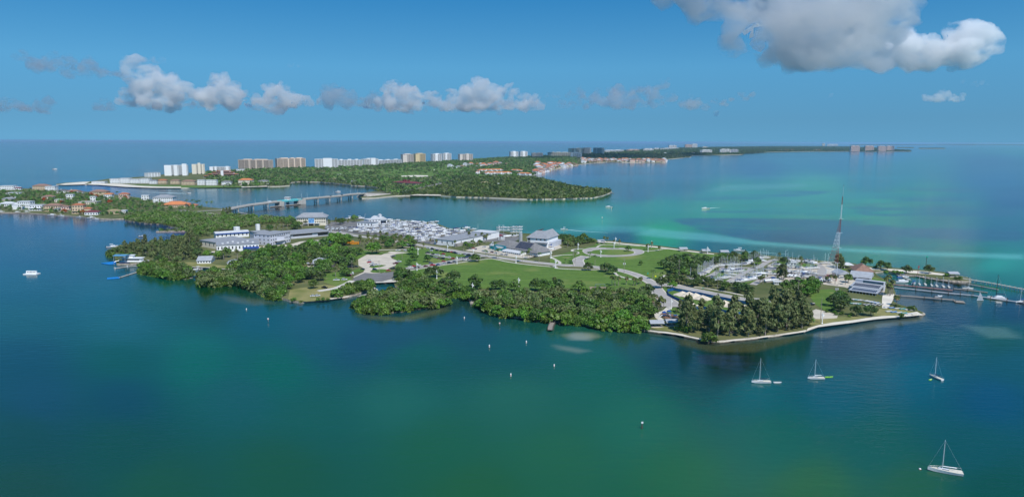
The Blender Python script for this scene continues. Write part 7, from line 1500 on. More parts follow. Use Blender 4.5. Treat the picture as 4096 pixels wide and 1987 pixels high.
for kind, sc, place, lst in [
 ('palm', 1.05, 'by the white warehouse', [('N', 170, 645), ('N', 340, 668), ('N', 450, 648), ('N', 510, 650), ('N', 565, 660), ('N', 625, 650), ('N', 600, 730)]),
 ('palm', .95, 'by the road kerb', [('H', 1225, 375), ('H', 1385, 385), ('H', 1050, 310), ('H', 1110, 320), ('H', 2030, 445), ('H', 1450, 300), ('H', 900, 360), ('H', 985, 365), ('H', 1305, 352)]),
 ('coco', 1.0, 'before the aquarium hall', [('H', 1610, 465), ('H', 1712, 462), ('H', 1738, 466), ('H', 1970, 497), ('H', 2045, 470), ('H', 2140, 497), ('H', 1690, 390)]),
 ('coco', 1.05, 'on the park lawn', [('I', 450, 402), ('I', 388, 345), ('I', 247, 392), ('I', 1022, 540), ('I', 1130, 562), ('H', 2500, 500)]), ('coco', .5, 'on the park lawn', [('I', 160, 396), ('H', 2412, 505)]),
 ('palm', 1.0, 'along the foot of the big lawn', [('I', 760, 596), ('I', 620, 606), ('I', 650, 612), ('I', 685, 606), ('I', 835, 604), ('I', 865, 606), ('I', 900, 598), ('I', 915, 588), ('I', 40, 625), ('I', 310, 622), ('H', 2300, 735)]),
 ('palm', 1.0, 'at the playground road', [('I', 1040, 810), ('I', 1065, 830), ('I', 1085, 850), ('I', 1100, 838), ('I', 1120, 846), ('I', 1135, 826), ('I', 1060, 790), ('I', 1030, 840), ('I', 1110, 815)]),
 ('palm', .95, 'on the far seawall', [('I', 545, 190), ('I', 570, 186), ('I', 642, 194), ('I', 692, 212), ('I', 965, 246), ('I', 985, 250), ('I', 1015, 230), ('I', 1095, 260)]),
 ('palm', 1.0, 'in the boat park', [('U', 1620, 930), ('U', 1390, 1010), ('T', 730, 620), ('T', 1310, 690), ('T', 1290, 820), ('U', 1350, 1030), ('I', 1345, 600), ('T', 250, 1180), ('T', 330, 1190), ('T', 700, 960), ('T', 760, 1000), ('T', 1960, 1160), ('T', 2060, 1160), ('T', 2180, 1200), ('T', 2440, 1210)]),
 ('palm', 1.2, 'at the head of the nearest dock', [('X', 1290, 960), ('X', 1330, 985), ('X', 1360, 975), ('X', 1410, 950), ('X', 1250, 700), ('X', 1310, 690), ('X', 1520, 1230)]),
 ('darktree', 1.0, 'on the rocky spit', [('X', 715, 245), ('X', 1100, 300), ('X', 1270, 330), ('X', 1770, 400), ('X', 2340, 410)]), ('seagrape', 1.2, 'on the rocky spit', [('X', 1240, 420), ('X', 1440, 400), ('X', 1520, 395), ('X', 1640, 430), ('Y', 1160, 195), ('Y', 1230, 205), ('Y', 960, 130), ('X', 970, 280)]),
 ('pine', .9, 'by the radio mast', [('T', 2220, 780), ('T', 2340, 800), ('T', 2290, 760)]), ('pine', .95, 'in the boat park', [('T', 800, 1060), ('T', 850, 1100)]),
 ('bright', 1.25, 'at the gravel lot edge', [('H', 470, 415), ('H', 520, 412)]), ('oak', .8, 'on the lot lawn', [('H', 340, 420), ('H', 845, 527), ('H', 1025, 495), ('H', 890, 482), ('H', 630, 355)]), ('oak', 1.0, 'by the road kerb', [('H', 870, 420), ('H', 770, 358), ('H', 1500, 492), ('G', 2140, 760), ('MA', 1490, 700)]),
 ('darktree', 1.05, 'on the big lawn', [('H', 1285, 705), ('H', 1050, 655), ('H', 1110, 648)]), ('darktree', .95, 'beside the park road', [('I', 380, 455), ('I', 555, 468), ('I', 620, 495), ('I', 975, 695), ('I', 1115, 632)]), ('bright', .6, 'beside the park road', [('I', 1225, 632)]),
 ('oak', .5, 'on the park lawn', [('I', 907, 402)]), ('oak', .8, 'on the circle', [('I', 785, 268)]), ('oak', .9, 'at the yacht club lawn', [('X', 270, 645)]), ('darktree', .8, 'by the white shed', [('T', 880, 710), ('T', 190, 700)]), ('shrub', 1.2, 'in the sailing yard', [('J', 1420, 850), ('J', 1450, 855), ('J', 1290, 830), ('J', 1330, 925)]), ('mangrove', .8, 'on the sandy point of the south beach', [('I', 1600, 1165), ('I', 1570, 1160), ('I', 1350, 1060), ('I', 1310, 1050)]),
 ('shrub', .9, 'along the dry point shore', [('G', 1920, 890), ('G', 2010, 905), ('G', 2180, 880), ('G', 2230, 882), ('G', 2280, 880), ('G', 1940, 880)]), ('pine', .95, 'at the left bridge end', [('A', 2270, 650), ('A', 2240, 655), ('A', 2300, 645)])]:
    for v, x, y in lst: plant(kind, P(v, x, y), sc, place)
# the left peninsula: separate trees and palms between the houses
LPG = W2(('A', [(-120, 425), (250, 415), (560, 430), (900, 450), (1340, 500), (1500, 530), (1800, 555), (2050, 585), (1850, 605), (1600, 615), (1340, 640), (1240, 660), (1100, 660), (900, 650), (700, 640), (500, 628), (300, 615), (-120, 605)]))
lp = scatter([(p.x, p.y) for p in LPG], 17, random.Random(90)); print('left peninsula palms', len(lp))
for i, p in enumerate(lp):
    k = rg.choices(('palm', 'coco', 'flame', ''), (3, 1.6, .5, 5))[0]
    if k: plant(k, (*p, GZ), rg.uniform(.75, 1.0) if k == 'flame' else rg.uniform(.85, 1.1), 'among the left peninsula houses', rg)
forest('garden_trees', 'garden trees filling the gaps between the left peninsula houses', LPG, 11.5, (.6, 1.0), ['leaf_oak', 'leaf_dark', 'leaf_dark', 'leaf_mangrove', 'leaf_buttonwood'], 89, ncard=130, size=1.5)
for v, x, y in (('A', 1930, 570), ('A', 1960, 575), ('A', 2000, 572), ('A', 2070, 590), ('A', 2110, 585), ('A', 1870, 575), ('A', 1170, 470), ('A', 1215, 480)): plant('coco', P(v, x, y), 1.3, 'at the pass by the bridge')
FARM = ['leaf_far', 'leaf_mangrove', 'leaf_buttonwood', 'leaf_oak']
forest('mangrove_belt', 'dense mangrove belt between the left peninsula and the near island', W2(('A', [(1250, 706), (1400, 730), (1600, 746), (1700, 770), (1850, 793), (1940, 808)]), ('G', [(900, 172), (955, 192), (1100, 200), (1250, 185), (1450, 150), (1600, 130), (1750, 110), (1950, 95), (1900, 70), (1600, 60), (1380, 55), (1200, 30)]), ('A', [(2330, 690), (2150, 672), (2030, 655), (1900, 645), (1700, 640), (1500, 640), (1340, 660), (1270, 690)])), 6.4, (.85, 1.15), FARM[1:], 91, ncard=110, size=1.5, hmul=.95)
forest('mangrove_fringe', 'narrow mangrove fringe on the inlet behind the west woods', W2(('G', [(560, 205), (900, 180), (960, 215), (900, 245), (700, 290), (760, 300), (980, 260), (1100, 240), (1150, 215), (1000, 205)])), 6.5, (.8, 1.0), FARM[1:], 92, ncard=90, size=1.5)
forest('mangrove_forest', 'wide mangrove forest on the far point across the channel', W2(('B', [(1400, 612), (1550, 600), (1850, 597), (2000, 618), (2300, 624), (2560, 628)]), ('C', [(200, 645), (500, 640), (800, 630), (900, 610), (985, 578), (960, 558), (800, 550), (600, 524), (400, 480), (300, 450), (200, 428), (60, 428)]), ('B', [(2450, 430), (2120, 430), (2050, 440), (1850, 510), (1700, 560), (1480, 590)])), 8.5, (.95, 1.35), FARM[1:3] + ['leaf_dark'], 93, ncard=46, size=2.2)
LBP = [(p.x, p.y) for p in LONGBOAT]; hz = random.Random(94)
def wood_density(p):
    sx, sy = proj((*p, GZ)); vx, vy = (sx - 1024) / .4, (sy - 540) / .4
    if inside((vx, vy), [(1395, 612), (2560, 640), (3560, 640), (3550, 560), (2800, 430), (2050, 430), (1850, 510)]): return False
    if inside((vx, vy), [(1430, 395), (1740, 395), (1820, 440), (1440, 440)]): return False
    if inside((vx, vy), [(520, 372), (1060, 345), (1560, 330), (1900, 300), (2150, 320), (2180, 352), (1900, 400), (1400, 432), (1000, 415), (500, 400)]): return hz.random() < .09 + .4 * (sin(p[0] * .021) * sin(p[1] * .013) > .35)
    if sx < 830 and vy > 345: return False
    if sx < 960 and sy > 740: return hz.random() < .25
    return hz.random() < .9
near_l = W2(('A', [(700, 345), (1000, 345), (1500, 372), (2560, 370)]), ('B', [(130, 512), (310, 508), (345, 474), (620, 470), (900, 495), (1250, 530), (1200, 562), (1400, 600), (2060, 430), (2560, 425)]), ('C', [(200, 405), (350, 352), (640, 298), (640, 200), (300, 212), (0, 225)]), ('B', [(2000, 258), (1470, 292), (1000, 310), (600, 332), (0, 350)]), ('A', [(2060, 228), (1640, 256), (1100, 296)]))
forest('key_woodland', 'woods and garden trees over the far key', near_l, 11.5, (.95, 1.6), ['leaf_far', 'leaf_oak', 'leaf_dark', 'leaf_buttonwood'], 94, ncard=38, size=2.5, keep=wood_density)
forest('far_woodland', 'dark wooded ridge of the far key toward the right', W2(('C', [(650, 210), (720, 222), (950, 212), (1200, 204), (1500, 203), (1790, 202), (2300, 195), (2320, 186), (2540, 174)]), ('E', [(0, 171), (400, 165), (800, 165), (1100, 168), (1425, 164), (1425, 159), (1270, 153), (1200, 140), (800, 120), (400, 118), (0, 118)]), ('C', [(2300, 122), (1850, 128), (1570, 136), (1200, 158), (900, 175)])), 26, (2.0, 3.6), ['leaf_far', 'leaf_dark'], 95, ncard=26, size=2.6, hmul=.75)
forest('villa_gardens', 'garden trees between the villas on the far bay shore', W2(('C', [(225, 395), (350, 355), (640, 300), (950, 270), (1300, 275), (1535, 275), (1530, 244), (1790, 220), (1780, 205), (1200, 205), (700, 226), (400, 260), (225, 300)])), 25, (.7, 1.1), ['leaf_far', 'leaf_dark'], 96, ncard=30, size=2.5)
for k, pg in enumerate(([(1295, 130), (1455, 131), (1450, 128), (1295, 127)], [(1515, 138), (1765, 138), (1760, 135), (1520, 134)], [(1690, 101), (2075, 103), (2070, 100), (1695, 98)], [(820, 103), (1200, 103), (1655, 100), (1655, 95), (1200, 95), (840, 97)], [(1660, 90), (2100, 100), (2560, 103), (2560, 94), (2100, 91), (1670, 86)])):
    forest('island_mangroves', 'low mangrove cover on %s far island' % ('the first', 'the second', 'the third', 'the long', 'the horizon')[k], W2(('E', pg)), 42 + 30 * (k > 1), (3.2, 4.6), ['leaf_far'], 97 + k, ncard=26, size=2.6, hmul=.45)
print(n)
# ------------------------------------------------------------------ posts, signs, fences and small things
def banner_post():
    a = MB(); a.lathe([(.55, 0), (.5, .35), (.26, .5), (.22, 5.6)], 8); b = MB(); b.lathe([(.3, 5.6), (.3, 5.75), (.05, 6.9)], 8); c = MB(); c.box(.22, -.05, 4.4, 1.0, .05, 5.4); d = MB(); d.lathe([(.16, 5.0), (.3, 5.1), (.3, 5.4), (.1, 5.6)], 8, c=(-.6, 0, 0))
    return Proto('park_lamp', [('post', a.mesh('post', 'white_paint'), []), ('cap', b.mesh('cap', 'white_paint'), []), ('bracket', c.mesh('bracket', 'white_paint'), []), ('lamp', d.mesh('lamp', 'pale_roof'), [])])
PL = banner_post()
for v, x, y, pl in [('I', 55, 426, 'by the park road'), ('I', 280, 246, 'at the left of the circle'), ('I', 640, 232, 'at the circle'), ('I', 980, 267, 'at the right of the circle'), ('I', 507, 320, 'at the circle'), ('I', 10, 332, 'by the winding path'), ('I', 1210, 838, 'at the playground'), ('H', 920, 578, 'along the lawn edge'), ('H', 1320, 512, 'along the lawn edge'), ('H', 1910, 502, 'by the park road'), ('H', 2305, 549, 'by the park road'), ('H', 1225, 388, 'by the car park'), ('H', 1482, 430, 'by the car park'), ('H', 1118, 660, 'on the big lawn'), ('H', 1475, 798, 'at the rock point'), ('H', 1937, 742, 'on the big lawn'), ('I', 1573, 285, 'on the far seawall'), ('I', 655, 185, 'on the far seawall'), ('I', 1015, 225, 'on the far seawall'), ('H', 2258, 458, 'by the winding path'), ('J', 207, 800, 'at the picnic ground'), ('J', 540, 985, 'on the south beach'), ('H', 930, 420, 'by the car park')]:
    reg(PL.place(P(v, x, y), 0, 1.15), 'white park lamp post', pl, 'lamp post', 'white park lamp posts')
def pole(v, x, y, yt, lab, m='timber_grey', arm=True, box=False, r=.16):
    p = P(v, x, y); h = height_at(p, v, x, yt) - GZ; o = root('utility_pole', p); reg(o, *lab, 'pole', 'utility poles'); a = MB(); a.bar((0, 0, -.3), (0, 0, h), r * 1.25, r * .85, 7); a.build('shaft', m, o)
    if arm:
        for z in (h - .6, h - 1.8): b = MB(); b.box(-1.2, -.06, z, 1.2, .06, z + .14); b.build('crossarm', m, o)
    if box:
        for s in (-.75, .75): b = MB(); b.lathe([(.05, h * .62), (.42, h * .62 + .05), (.42, h * .62 + 1.4), (.1, h * .62 + 1.55)], 10, c=(s, 0, 0)); b.build('transformer', 'pale_roof', o)
for v, x, y, yt, pl, bx in [('I', 740, 497, 332, 'beside the park road', 1), ('I', 232, 417, 265, 'beside the park road', 0), ('I', 1287, 545, 345, 'left of the boat park', 0), ('J', 523, 970, 725, 'on the south beach', 0), ('J', 680, 745, 590, 'left of the sailing shed', 1), ('J', 297, 740, 545, 'in the clump below the trailer home', 0), ('T', 1262, 950, 690, 'in the boat park', 0), ('T', 655, 1120, 930, 'in the boat park', 0), ('N', 703, 1010, 640, 'before the aquarium hall', 0), ('MA', 860, 1240, 985, 'in the gravel lot', 1), ('MA', 2088, 1030, 745, 'in the grass car park', 0), ('MA', 300, 1165, 985, 'left of the gravel lot', 0), ('MA', 1330, 965, 775, 'in the gravel lot', 0), ('G', 1840, 775, 690, 'in the west woods', 0), ('MA', 115, 215, 80, 'behind the boatyard', 0), ('K', 2190, 960, 780, 'by the tan office', 0), ('K', 985, 870, 750, 'behind the mangrove belt', 0)]:
    pole(v, x, y, yt, ('wooden utility pole' if not bx else 'utility pole with transformers', pl), box=bool(bx), arm=pl != 'on the south beach')
for v, x, y, yt, pl in [('T', 903, 560, 335, 'on the far edge of the boat park'), ('T', 1992, 680, 410, 'on the far edge of the boat park'), ('T', 1232, 560, 470, 'on the far edge of the boat park'), ('N', 395, 400, 235, 'on the boatyard quay'), ('MA', 565, 180, 40, 'on the boatyard quay'), ('N', 2275, 600, 490, 'by the seawall road'), ('MA', 875, 420, 320, 'in the packed boatyard'), ('MA', 545, 420, 350, 'in the packed boatyard'), ('T', 700, 610, 400, 'on the far edge of the boat park')]:
    p = P(v, x, y); h = height_at(p, v, x, yt) - GZ; reg(lamp_proto(h, 1.4).place(p, rg.uniform(-.5, .5)), 'slim light pole', pl, 'street lamp', 'light poles')
# blue screened fence round the sand heaps
def fence(label, v, pts, h=2.3, m='blue_fabric'):
    q = [P(v, x, y) for x, y in pts]; o = root('screen_fence', q[0]); tag(o, label, 'fence'); c = q[0]; ps = MB(); ps.bar((0, 0, -.2), (0, 0, h + .1), .06, n=5); pe = ps.mesh('post', 'dark_metal')
    for a, b in zip(q, q[1:]):
        t = (b - a).normalized(); nn = Vector((-t.y, t.x, 0)) * .05; n = max(1, int((b - a).length / 6)); mb = MB(); f = [a - c + nn, b - c + nn, b - c - nn, a - c - nn]
        mb.prism([(p.x, p.y) for p in f], .05, h); mb.build('screen', m, o)
        for k in range(n): p = a.lerp(b, k / n) - c; link('post', pe, o, (p.x, p.y, 0))
FQ = [(1185, 708), (1172, 668), (1232, 655), (1330, 672), (1500, 700), (1600, 722), (1800, 760), (2000, 800), (2150, 832), (2240, 862), (2225, 882), (2100, 895), (1850, 900), (1700, 870), (1530, 842), (1450, 842), (1360, 790), (1250, 745), (1185, 708)]
fence('blue screened fence around the long sand heaps', 'I', FQ)
def heap(pts, name_label, r, h, seed):
    rng = random.Random(seed); q = smooth_line([P('I', x, y) for x, y in pts], 6); xs = [p[0] for p in q]; ys = [p[1] for p in q]; nx, ny = 70, 26; mb = MB(); a, b = Vector((*q[0], 0)), Vector((*q[-1], 0)); d = (b - a); L_ = d.length; d.normalize(); w = Vector((-d.y, d.x, 0)); pk = [(rng.uniform(.7, 1.0), L_ * (i + .5) / int(L_ / (r * .95))) for i in range(int(L_ / (r * .95)))]
    for i in range(nx):
        for j in range(ny):
            s, t = (i / (nx - 1)) * (L_ + 2 * r) - r, (j / (ny - 1) - .5) * 2.3 * r; z = max([0] + [h * k * (1 - hypot(s - c, t * .8 + .5 * sin(c)) / (r * 1.05)) for k, c in pk]); p = a + d * s + w * t; mb.v.append((p.x, p.y, GZ + z + (rng.uniform(-.07, .07) if z > 0 else -.3)))
    for i in range(nx - 1):
        for j in range(ny - 1): n0 = i * ny + j; mb.f.append((n0, n0 + ny, n0 + ny + 1, n0 + 1)); mb.m.append(0)
    o = mb.build('sand_heap', 'sand_pile'); tag(o, name_label, 'sand heap')
heap([(1290, 690), (1560, 745)], 'row of merging pale sand heaps, left part inside the blue fence', 6.2, 4.0, 1); heap([(1700, 790), (2150, 862)], 'row of merging pale sand heaps, right part behind the casuarinas', 6, 3.8, 2); heap([(1370, 775), (1480, 822)], 'low sand ridge along the near blue fence', 3, 1.3, 3)
# playground
mb = MB(); pg = smooth_line(poly('I', [(1100, 905), (1115, 885), (1160, 880), (1230, 895), (1290, 915), (1300, 940), (1230, 945), (1150, 935), (1100, 905)]), 4)[:-1]; mb.sheet(pg, GZ + .3); structure(mb.build('mulch_bed', 'mulch'))
def playground():
    o = root('play_structure', P('I', 1215, 920)); tag(o, 'blue and grey climbing frame with slides on the mulch bed', 'playground'); mb = MB()
    for x, y, z in ((-5, 0, 1.6), (-1.5, 1, 2.2), (2.5, 0, 1.5)): p = MB(); p.box(x - 1.2, y - 1.2, z - .1, x + 1.2, y + 1.2, z + .1); p.build('platform', 'blue_paint', o)
    for x, y, z in ((-5, 0, 1.6), (-1.5, 1, 2.2), (2.5, 0, 1.5)):
        for i in (-1, 1):
            for j in (-1, 1): mb.bar((x + i * 1.15, y + j * 1.15, 0), (x + i * 1.15, y + j * 1.15, z + 1.4), .08)
    mb.build('post', 'grey_paint', o); r = MB(); r.hip(-6.2, -1.2, -3.8, 1.2, 3.4, 1, .2); r.hip(-2.7, -.2, -.3, 2.2, 4, 1, .2); r.build('roof', 'blue_paint', o)
    for a, b in (((-6.2, -.3, 1.6), (-9.4, -1.5, .2)), ((3.7, 0, 1.5), (6.4, -1.2, .2)), ((-1.5, -.2, 2.2), (-1.0, -4.4, .2))): s = MB(); s.bar(a, b, .42, .42, 6); s.build('slide', 'silver_paint', o)
playground()
o = root('swing_set', P('H', 2420, 800)); tag(o, 'blue swing set on a tan bed at the foot of the lawn', 'playground'); o.location = P('I', 500, 622); a = MB(); a.bar((-4, 0, 2.6), (4, 0, 2.6), .08); a.build('crossbar', 'blue_paint', o)
for x in (-4, 0, 4): a = MB(); a.bar((x, -1, 0), (x, 0, 2.6), .07); a.bar((x, 1, 0), (x, 0, 2.6), .07); a.build('leg', 'blue_paint', o)
for x in (-3, -1.4, 1.4, 3): a = MB(); a.bar((x - .2, 0, .6), (x - .2, 0, 2.6), .015, n=4); a.bar((x + .2, 0, .6), (x + .2, 0, 2.6), .015, n=4); a.box(x - .25, -.1, .55, x + .25, .1, .6); a.build('swing', 'dark_metal', o)
mb = MB(); mb.sheet(poly('I', [(395, 615), (590, 618), (590, 640), (400, 640)]), GZ + .1); structure(mb.build('swing_bed', 'dirt'))
# signs and people
def sign(v, x, y, m, w, h, pz, lab, rot=0.0):
    o = root('sign', P(v, x, y), rot); tag(o, lab, 'sign'); a = MB(); a.bar((0, 0, -.2), (0, 0, pz + h), .06, n=6); a.build('post', 'dark_metal', o); b = MB(); b.prism([(-w / 2, -.1), (w / 2, -.1), (w / 2, -.05), (-w / 2, -.05)], pz, pz + h); b.build('panel', m, o)
sign('V', 780, 745, 'sign_yellow', 1.3, 1.3, 2.0, 'fluorescent yellow crossing sign by the road bend'); sign('V', 585, 655, 'sign_green', 1.0, 1.4, 1.4, 'green park sign on the lawn by the road bend'); sign('N', 345, 905, 'navy_paint', 2.4, 1.1, 1.2, 'dark blue entrance sign before the aquarium car park'); sign('V', 1995, 1035, 'sign_green', .6, 1.0, 1.6, 'small green sign beside the hedge path')
def person(v, x, y, lab, top, rot=0.0):
    me = bpy.data.meshes.new('person'); pts = [(0, 0, .95), (0, 0, 1.2), (0, .02, 1.42), (0, .02, 1.53), (0, .03, 1.66), (-.1, 0, .9), (-.12, .1, .5), (-.12, .0, .06), (.1, 0, .9), (.12, -.08, .5), (.12, -.25, .08), (-.2, 0, 1.4), (-.27, -.05, 1.14), (-.25, .12, .95), (.2, 0, 1.4), (.27, .05, 1.14), (.25, .2, 1.0), (-.12, .14, .03), (.12, -.1, .03)]
    ed = [(0, 1), (1, 2), (2, 3), (3, 4), (0, 5), (5, 6), (6, 7), (0, 8), (8, 9), (9, 10), (2, 11), (11, 12), (12, 13), (2, 14), (14, 15), (15, 16), (7, 17), (10, 18)]; me.from_pydata(pts, ed, []); me.materials.append(M(top)); o = link('person', me, None, P(v, x, y, GZ + .15), rot); o.modifiers.new('skin', 'SKIN'); o.modifiers.new('smooth', 'SUBSURF').levels = 1
    rad = [.16, .14, .15, .06, .1, .1, .075, .05, .1, .075, .05, .07, .045, .035, .07, .045, .035, .045, .045]
    for k, s in enumerate(rad): me.skin_vertices[0].data[k].radius = (s, s)
    me.skin_vertices[0].data[0].use_root = True; tag(o, lab, 'person')
person('V', 1325, 862, 'person in an orange top walking the hedge path', 'shirt', .4); person('H', 1635, 432, 'person walking by the road opposite the aquarium', 'navy_paint', 1.2)
# marker posts and buoys
def marker(v, x, y, ytop, lab, kind):
    p = P(v, x, y, 0); h = max(1.0, height_at(p, v, x, ytop)); o = root('channel_marker' if kind != 'buoy' else 'buoy', p); reg(o, lab[0], lab[1], 'marker' if kind != 'buoy' else 'buoy', 'markers in the near water')
    if kind == 'buoy': a = MB(); a.lathe([(.05, -.3), (.34, 0), (.34, h * .7), (.12, h), (.02, h + .02)], 10); a.build('float', 'white_paint', o); b = MB(); b.lathe([(.35, h * .3), (.35, h * .45)], 10); b.build('band', 'orange_plastic', o); return
    a = MB(); a.bar((0, 0, -2), (0, 0, h), .13, n=8); a.build('pile', 'timber_dark' if kind == 'big' else 'timber_grey', o); b = MB(); s = h * (.2 if kind != 'big' else .13); b.box(-s, -.22, h - s * 1.7, s, -.14, h + .1); b.build('board', 'white_paint', o)
    if kind == 'big':
        for k in (-.5, .5): a = MB(); a.bar((k, .5, -2), (k * .2, .05, h * .7), .12, n=7); a.build('brace', 'timber_dark', o)
    else: c = MB(); c.box(-s * .7, -.25, h - s * 1.3, s * .7, -.221, h - s * .5); c.build('symbol', 'orange_plastic', o)
for x, y, t, k, lb in ((675, 809, 800, 'post', ('white notice board on a pile', 'left of the oval islet')), (1257, 819, 811, 'post', ('white notice board on a pile', 'before the channel mouth')), (1168, 801, 796, 'buoy', ('white buoy', 'before the channel mouth')), (1324, 862, 856, 'buoy', ('white buoy', 'in the middle of the near water')), (1231, 873, 866, 'buoy', ('white buoy', 'in the middle of the near water')), (1394, 921, 915, 'buoy', ('white buoy', 'in the middle of the near water')), (1285, 945, 938, 'buoy', ('white buoy', 'in the middle of the near water')), (1615, 1078, 1060, 'big', ('dark braced day beacon with white boards', 'in the foreground water')), (620, 779, 775, 'buoy', ('tiny white buoy', 'off the west shore')), (1515, 552, 546, 'post', ('small dark day beacon', 'in the turquoise channel')), (1538, 527, 521, 'buoy', ('tiny white buoy', 'in the turquoise channel'))): marker('F', x, y, t, lb, k)
p = P('Z', 1660, 1012, 0); o = root('mooring_buoy', p); tag(o, 'white mooring buoy ahead of the nearest sailboat', 'buoy'); a = MB(); a.lathe([(.05, -.25), (.4, -.1), (.45, .15), (.3, .4), (.03, .48)], 12); a.build('float', 'white_paint', o); a = MB(); a.lathe([(.46, .05), (.46, .18)], 12); a.build('band', 'red_paint', o)
o = root('day_beacon', P('J', 1580, 405, 0)); tag(o, 'tall dark channel beacon with a green light board off the spit', 'marker'); a = MB(); a.bar((0, 0, -2), (0, 0, 9), .3, .25, 8); a.build('pile', 'timber_dark', o); a = MB(); a.box(-.7, -.4, 8.4, 1.1, .3, 9.4); a.build('board', 'sign_green', o)
o = root('flag_post', P('X', 2055, 440)); tag(o, 'tall reddish post at the basin corner of the spit', 'pole'); a = MB(); a.bar((0, 0, -.3), (0, 0, 8.5), .22, .16); a.build('shaft', 'tower_red', o); a = MB(); a.box(.1, -.06, 6.2, .9, .06, 8.2); a.build('pennant', 'red_paint', o)
# houseboats at the west quay
def houseboats():
    o = root('houseboat', P('LB', 470, 760, GZ)); tag(o, 'white houseboat with flat decks at the west quay', 'houseboat'); a = MB(); a.box(-4, 0, -1, 22, 8, .6); a.build('hull', 'white_paint', o); a = MB(); a.box(-1, 1, .6, 17, 7, 3.4); a.build('cabin', 'white_paint', o); a = MB(); a.box(-3, 0, 3.4, 18, 8, 3.8); a.build('roof', 'white_paint', o); a = MB(); a.box(2, 2, 3.8, 9, 6, 6.2); a.build('upper_cabin', 'white_paint', o); a = MB(); a.box(1.2, 1.4, 6.2, 9.8, 6.6, 6.6); a.build('upper_roof', 'white_paint', o)
    w = MB(); w.box(-.9, .9, 1.6, 16, .98, 2.7); w.build('window', 'glass_dark', o)
    o = root('boat_lift', P('LB', 310, 780, GZ)); tag(o, 'steel boat lift under a light blue roof at the west quay', 'boat lift'); 
    for x in (-1, 10):
        for y in (0, 9): a = MB(); a.bar((x, y, -2), (x, y, 7), .14); a.build('post', 'aluminium', o)
    a = MB(); a.gable(-1.4, -.4, 10.4, 9.4, 7.1, .8, .3); a.build('roof', 'blue_lift', o); a = MB(); a.bar((-1, 0, 1), (10, 9, 4.5), .12); a.bar((-1, 9, 1), (10, 0, 4.5), .12); a.build('brace', 'aluminium', o)
mat('blue_lift', (.1, .26, .42), .5, .1, .4); houseboats()
def rocks(v, pts, n, place, seed, s=(.5, 1.5)):
    r = random.Random(seed); q = smooth_line([P(v, x, y, .4) for x, y in pts], 6)
    for i in range(n):
        p = q[r.randrange(len(q))]; mb = MB(); ico(mb, (0, 0, 0), 1, 1, .7); mb.v = [tuple(c * r.uniform(.75, 1.15) for c in w) for w in mb.v]; k = r.uniform(*s); reg(link('boulder', mb.mesh('boulder', 'rock'), None, (p[0] + r.uniform(-1, 1), p[1] + r.uniform(-1, 1), .4), r.uniform(0, 6), k), 'grey shore boulder', place, 'boulder')
ICO = None
def ico(mb, c, rx, ry, rz):
    import bmesh
    global ICO
    if ICO is None:
        b = bmesh.new(); bmesh.ops.create_icosphere(b, subdivisions=2, radius=1); b.verts.ensure_lookup_table(); ICO = ([tuple(v.co) for v in b.verts], [tuple(v.index for v in f.verts) for f in b.faces]); b.free()
    n = len(mb.v); mb.v += [(c[0] + v[0] * rx, c[1] + v[1] * ry, c[2] + v[2] * rz) for v in ICO[0]]; mb.f += [tuple(n + i for i in f) for f in ICO[1]]; mb.m += [0] * len(ICO[1])
rocks('H', [(1462, 885), (1480, 905), (1520, 850)], 16, 'at the rock point', 1, (.8, 2.0)); rocks('J', [(1480, 905), (1545, 895), (1520, 872)], 18, 'on the sandy tip', 2); rocks('J', [(1500, 515), (1700, 548), (1900, 570)], 30, 'along the spit inside the basin', 3, (.6, 1.6)); rocks('J', [(1040, 428), (1400, 452), (1800, 492), (2030, 545)], 40, 'along the outer side of the spit', 4, (.6, 1.5)); rocks('H', [(2100, 1072), (2250, 1085), (2330, 1095)], 16, 'at the foot of the mangroves', 5)
# ------------------------------------------------------------------ clouds and air
def cloud_material(name, dens, col=(1, 1, 1), g=.2, feat=260, lo=.40, hi=.56):
    m = bpy.data.materials.new(name); m.use_nodes = True; t = m.node_tree; t.nodes.clear(); N = t.nodes.new
    o = N('ShaderNodeOutputMaterial'); v = N('ShaderNodeVolumePrincipled'); v.inputs['Color'].default_value = (*col, 1); v.inputs['Anisotropy'].default_value = g
    tc = N('ShaderNodeTexCoord'); n = N('ShaderNodeTexNoise'); n.inputs['Scale'].default_value = 1 / feat; n.inputs['Detail'].default_value = 6; n.inputs['Roughness'].default_value = .6
    mp = N('ShaderNodeMapping'); mp.inputs['Scale'].default_value = (.8, .8, 1.3); r = N('ShaderNodeMapRange'); r.inputs[1].default_value = lo; r.inputs[2].default_value = hi; r.inputs[4].default_value = dens
    t.links.new(tc.outputs['Object'], mp.inputs[0]); t.links.new(mp.outputs[0], n.inputs['Vector']); t.links.new(n.outputs[0], r.inputs[0]); t.links.new(r.outputs[0], v.inputs['Density'])
    t.links.new(v.outputs[0], o.inputs['Volume']); m.cycles.volume_step_rate = STEP; return m
STEP = .2
CLOUD_M = {'thick': cloud_material('cloud_thick', .009, (.985, .985, .985), .6, 300, .42, .50), 'bright': cloud_material('cloud_bright', .011, (1, 1, 1), .1, 260, .42, .52), 'mid': cloud_material('cloud_mid', .0085, (.97, .985, .985), .25, 240, .44, .55), 'thin': cloud_material('cloud_thin', .0062, (.92, .955, .97), .45, 300, .45, .6), 'veil': cloud_material('cloud_veil', .0022, (.88, .92, .96), .2, 300, .42, .6)}
TEX = {}
def cloud_tex(size, kind='CLOUDS'):
    if size not in TEX:
        t = bpy.data.textures.new('billow', 'CLOUDS'); t.noise_scale = size; t.noise_depth = 4; t.noise_basis = 'ORIGINAL_PERLIN'; TEX[size] = t
    return TEX[size]
def sky_point(v, x, y, dist):
    d = ray(*px(v, x, y)); k = dist / d.y; return Vector((d.x * k, d.y * k, CAM_Z + d.z * k))
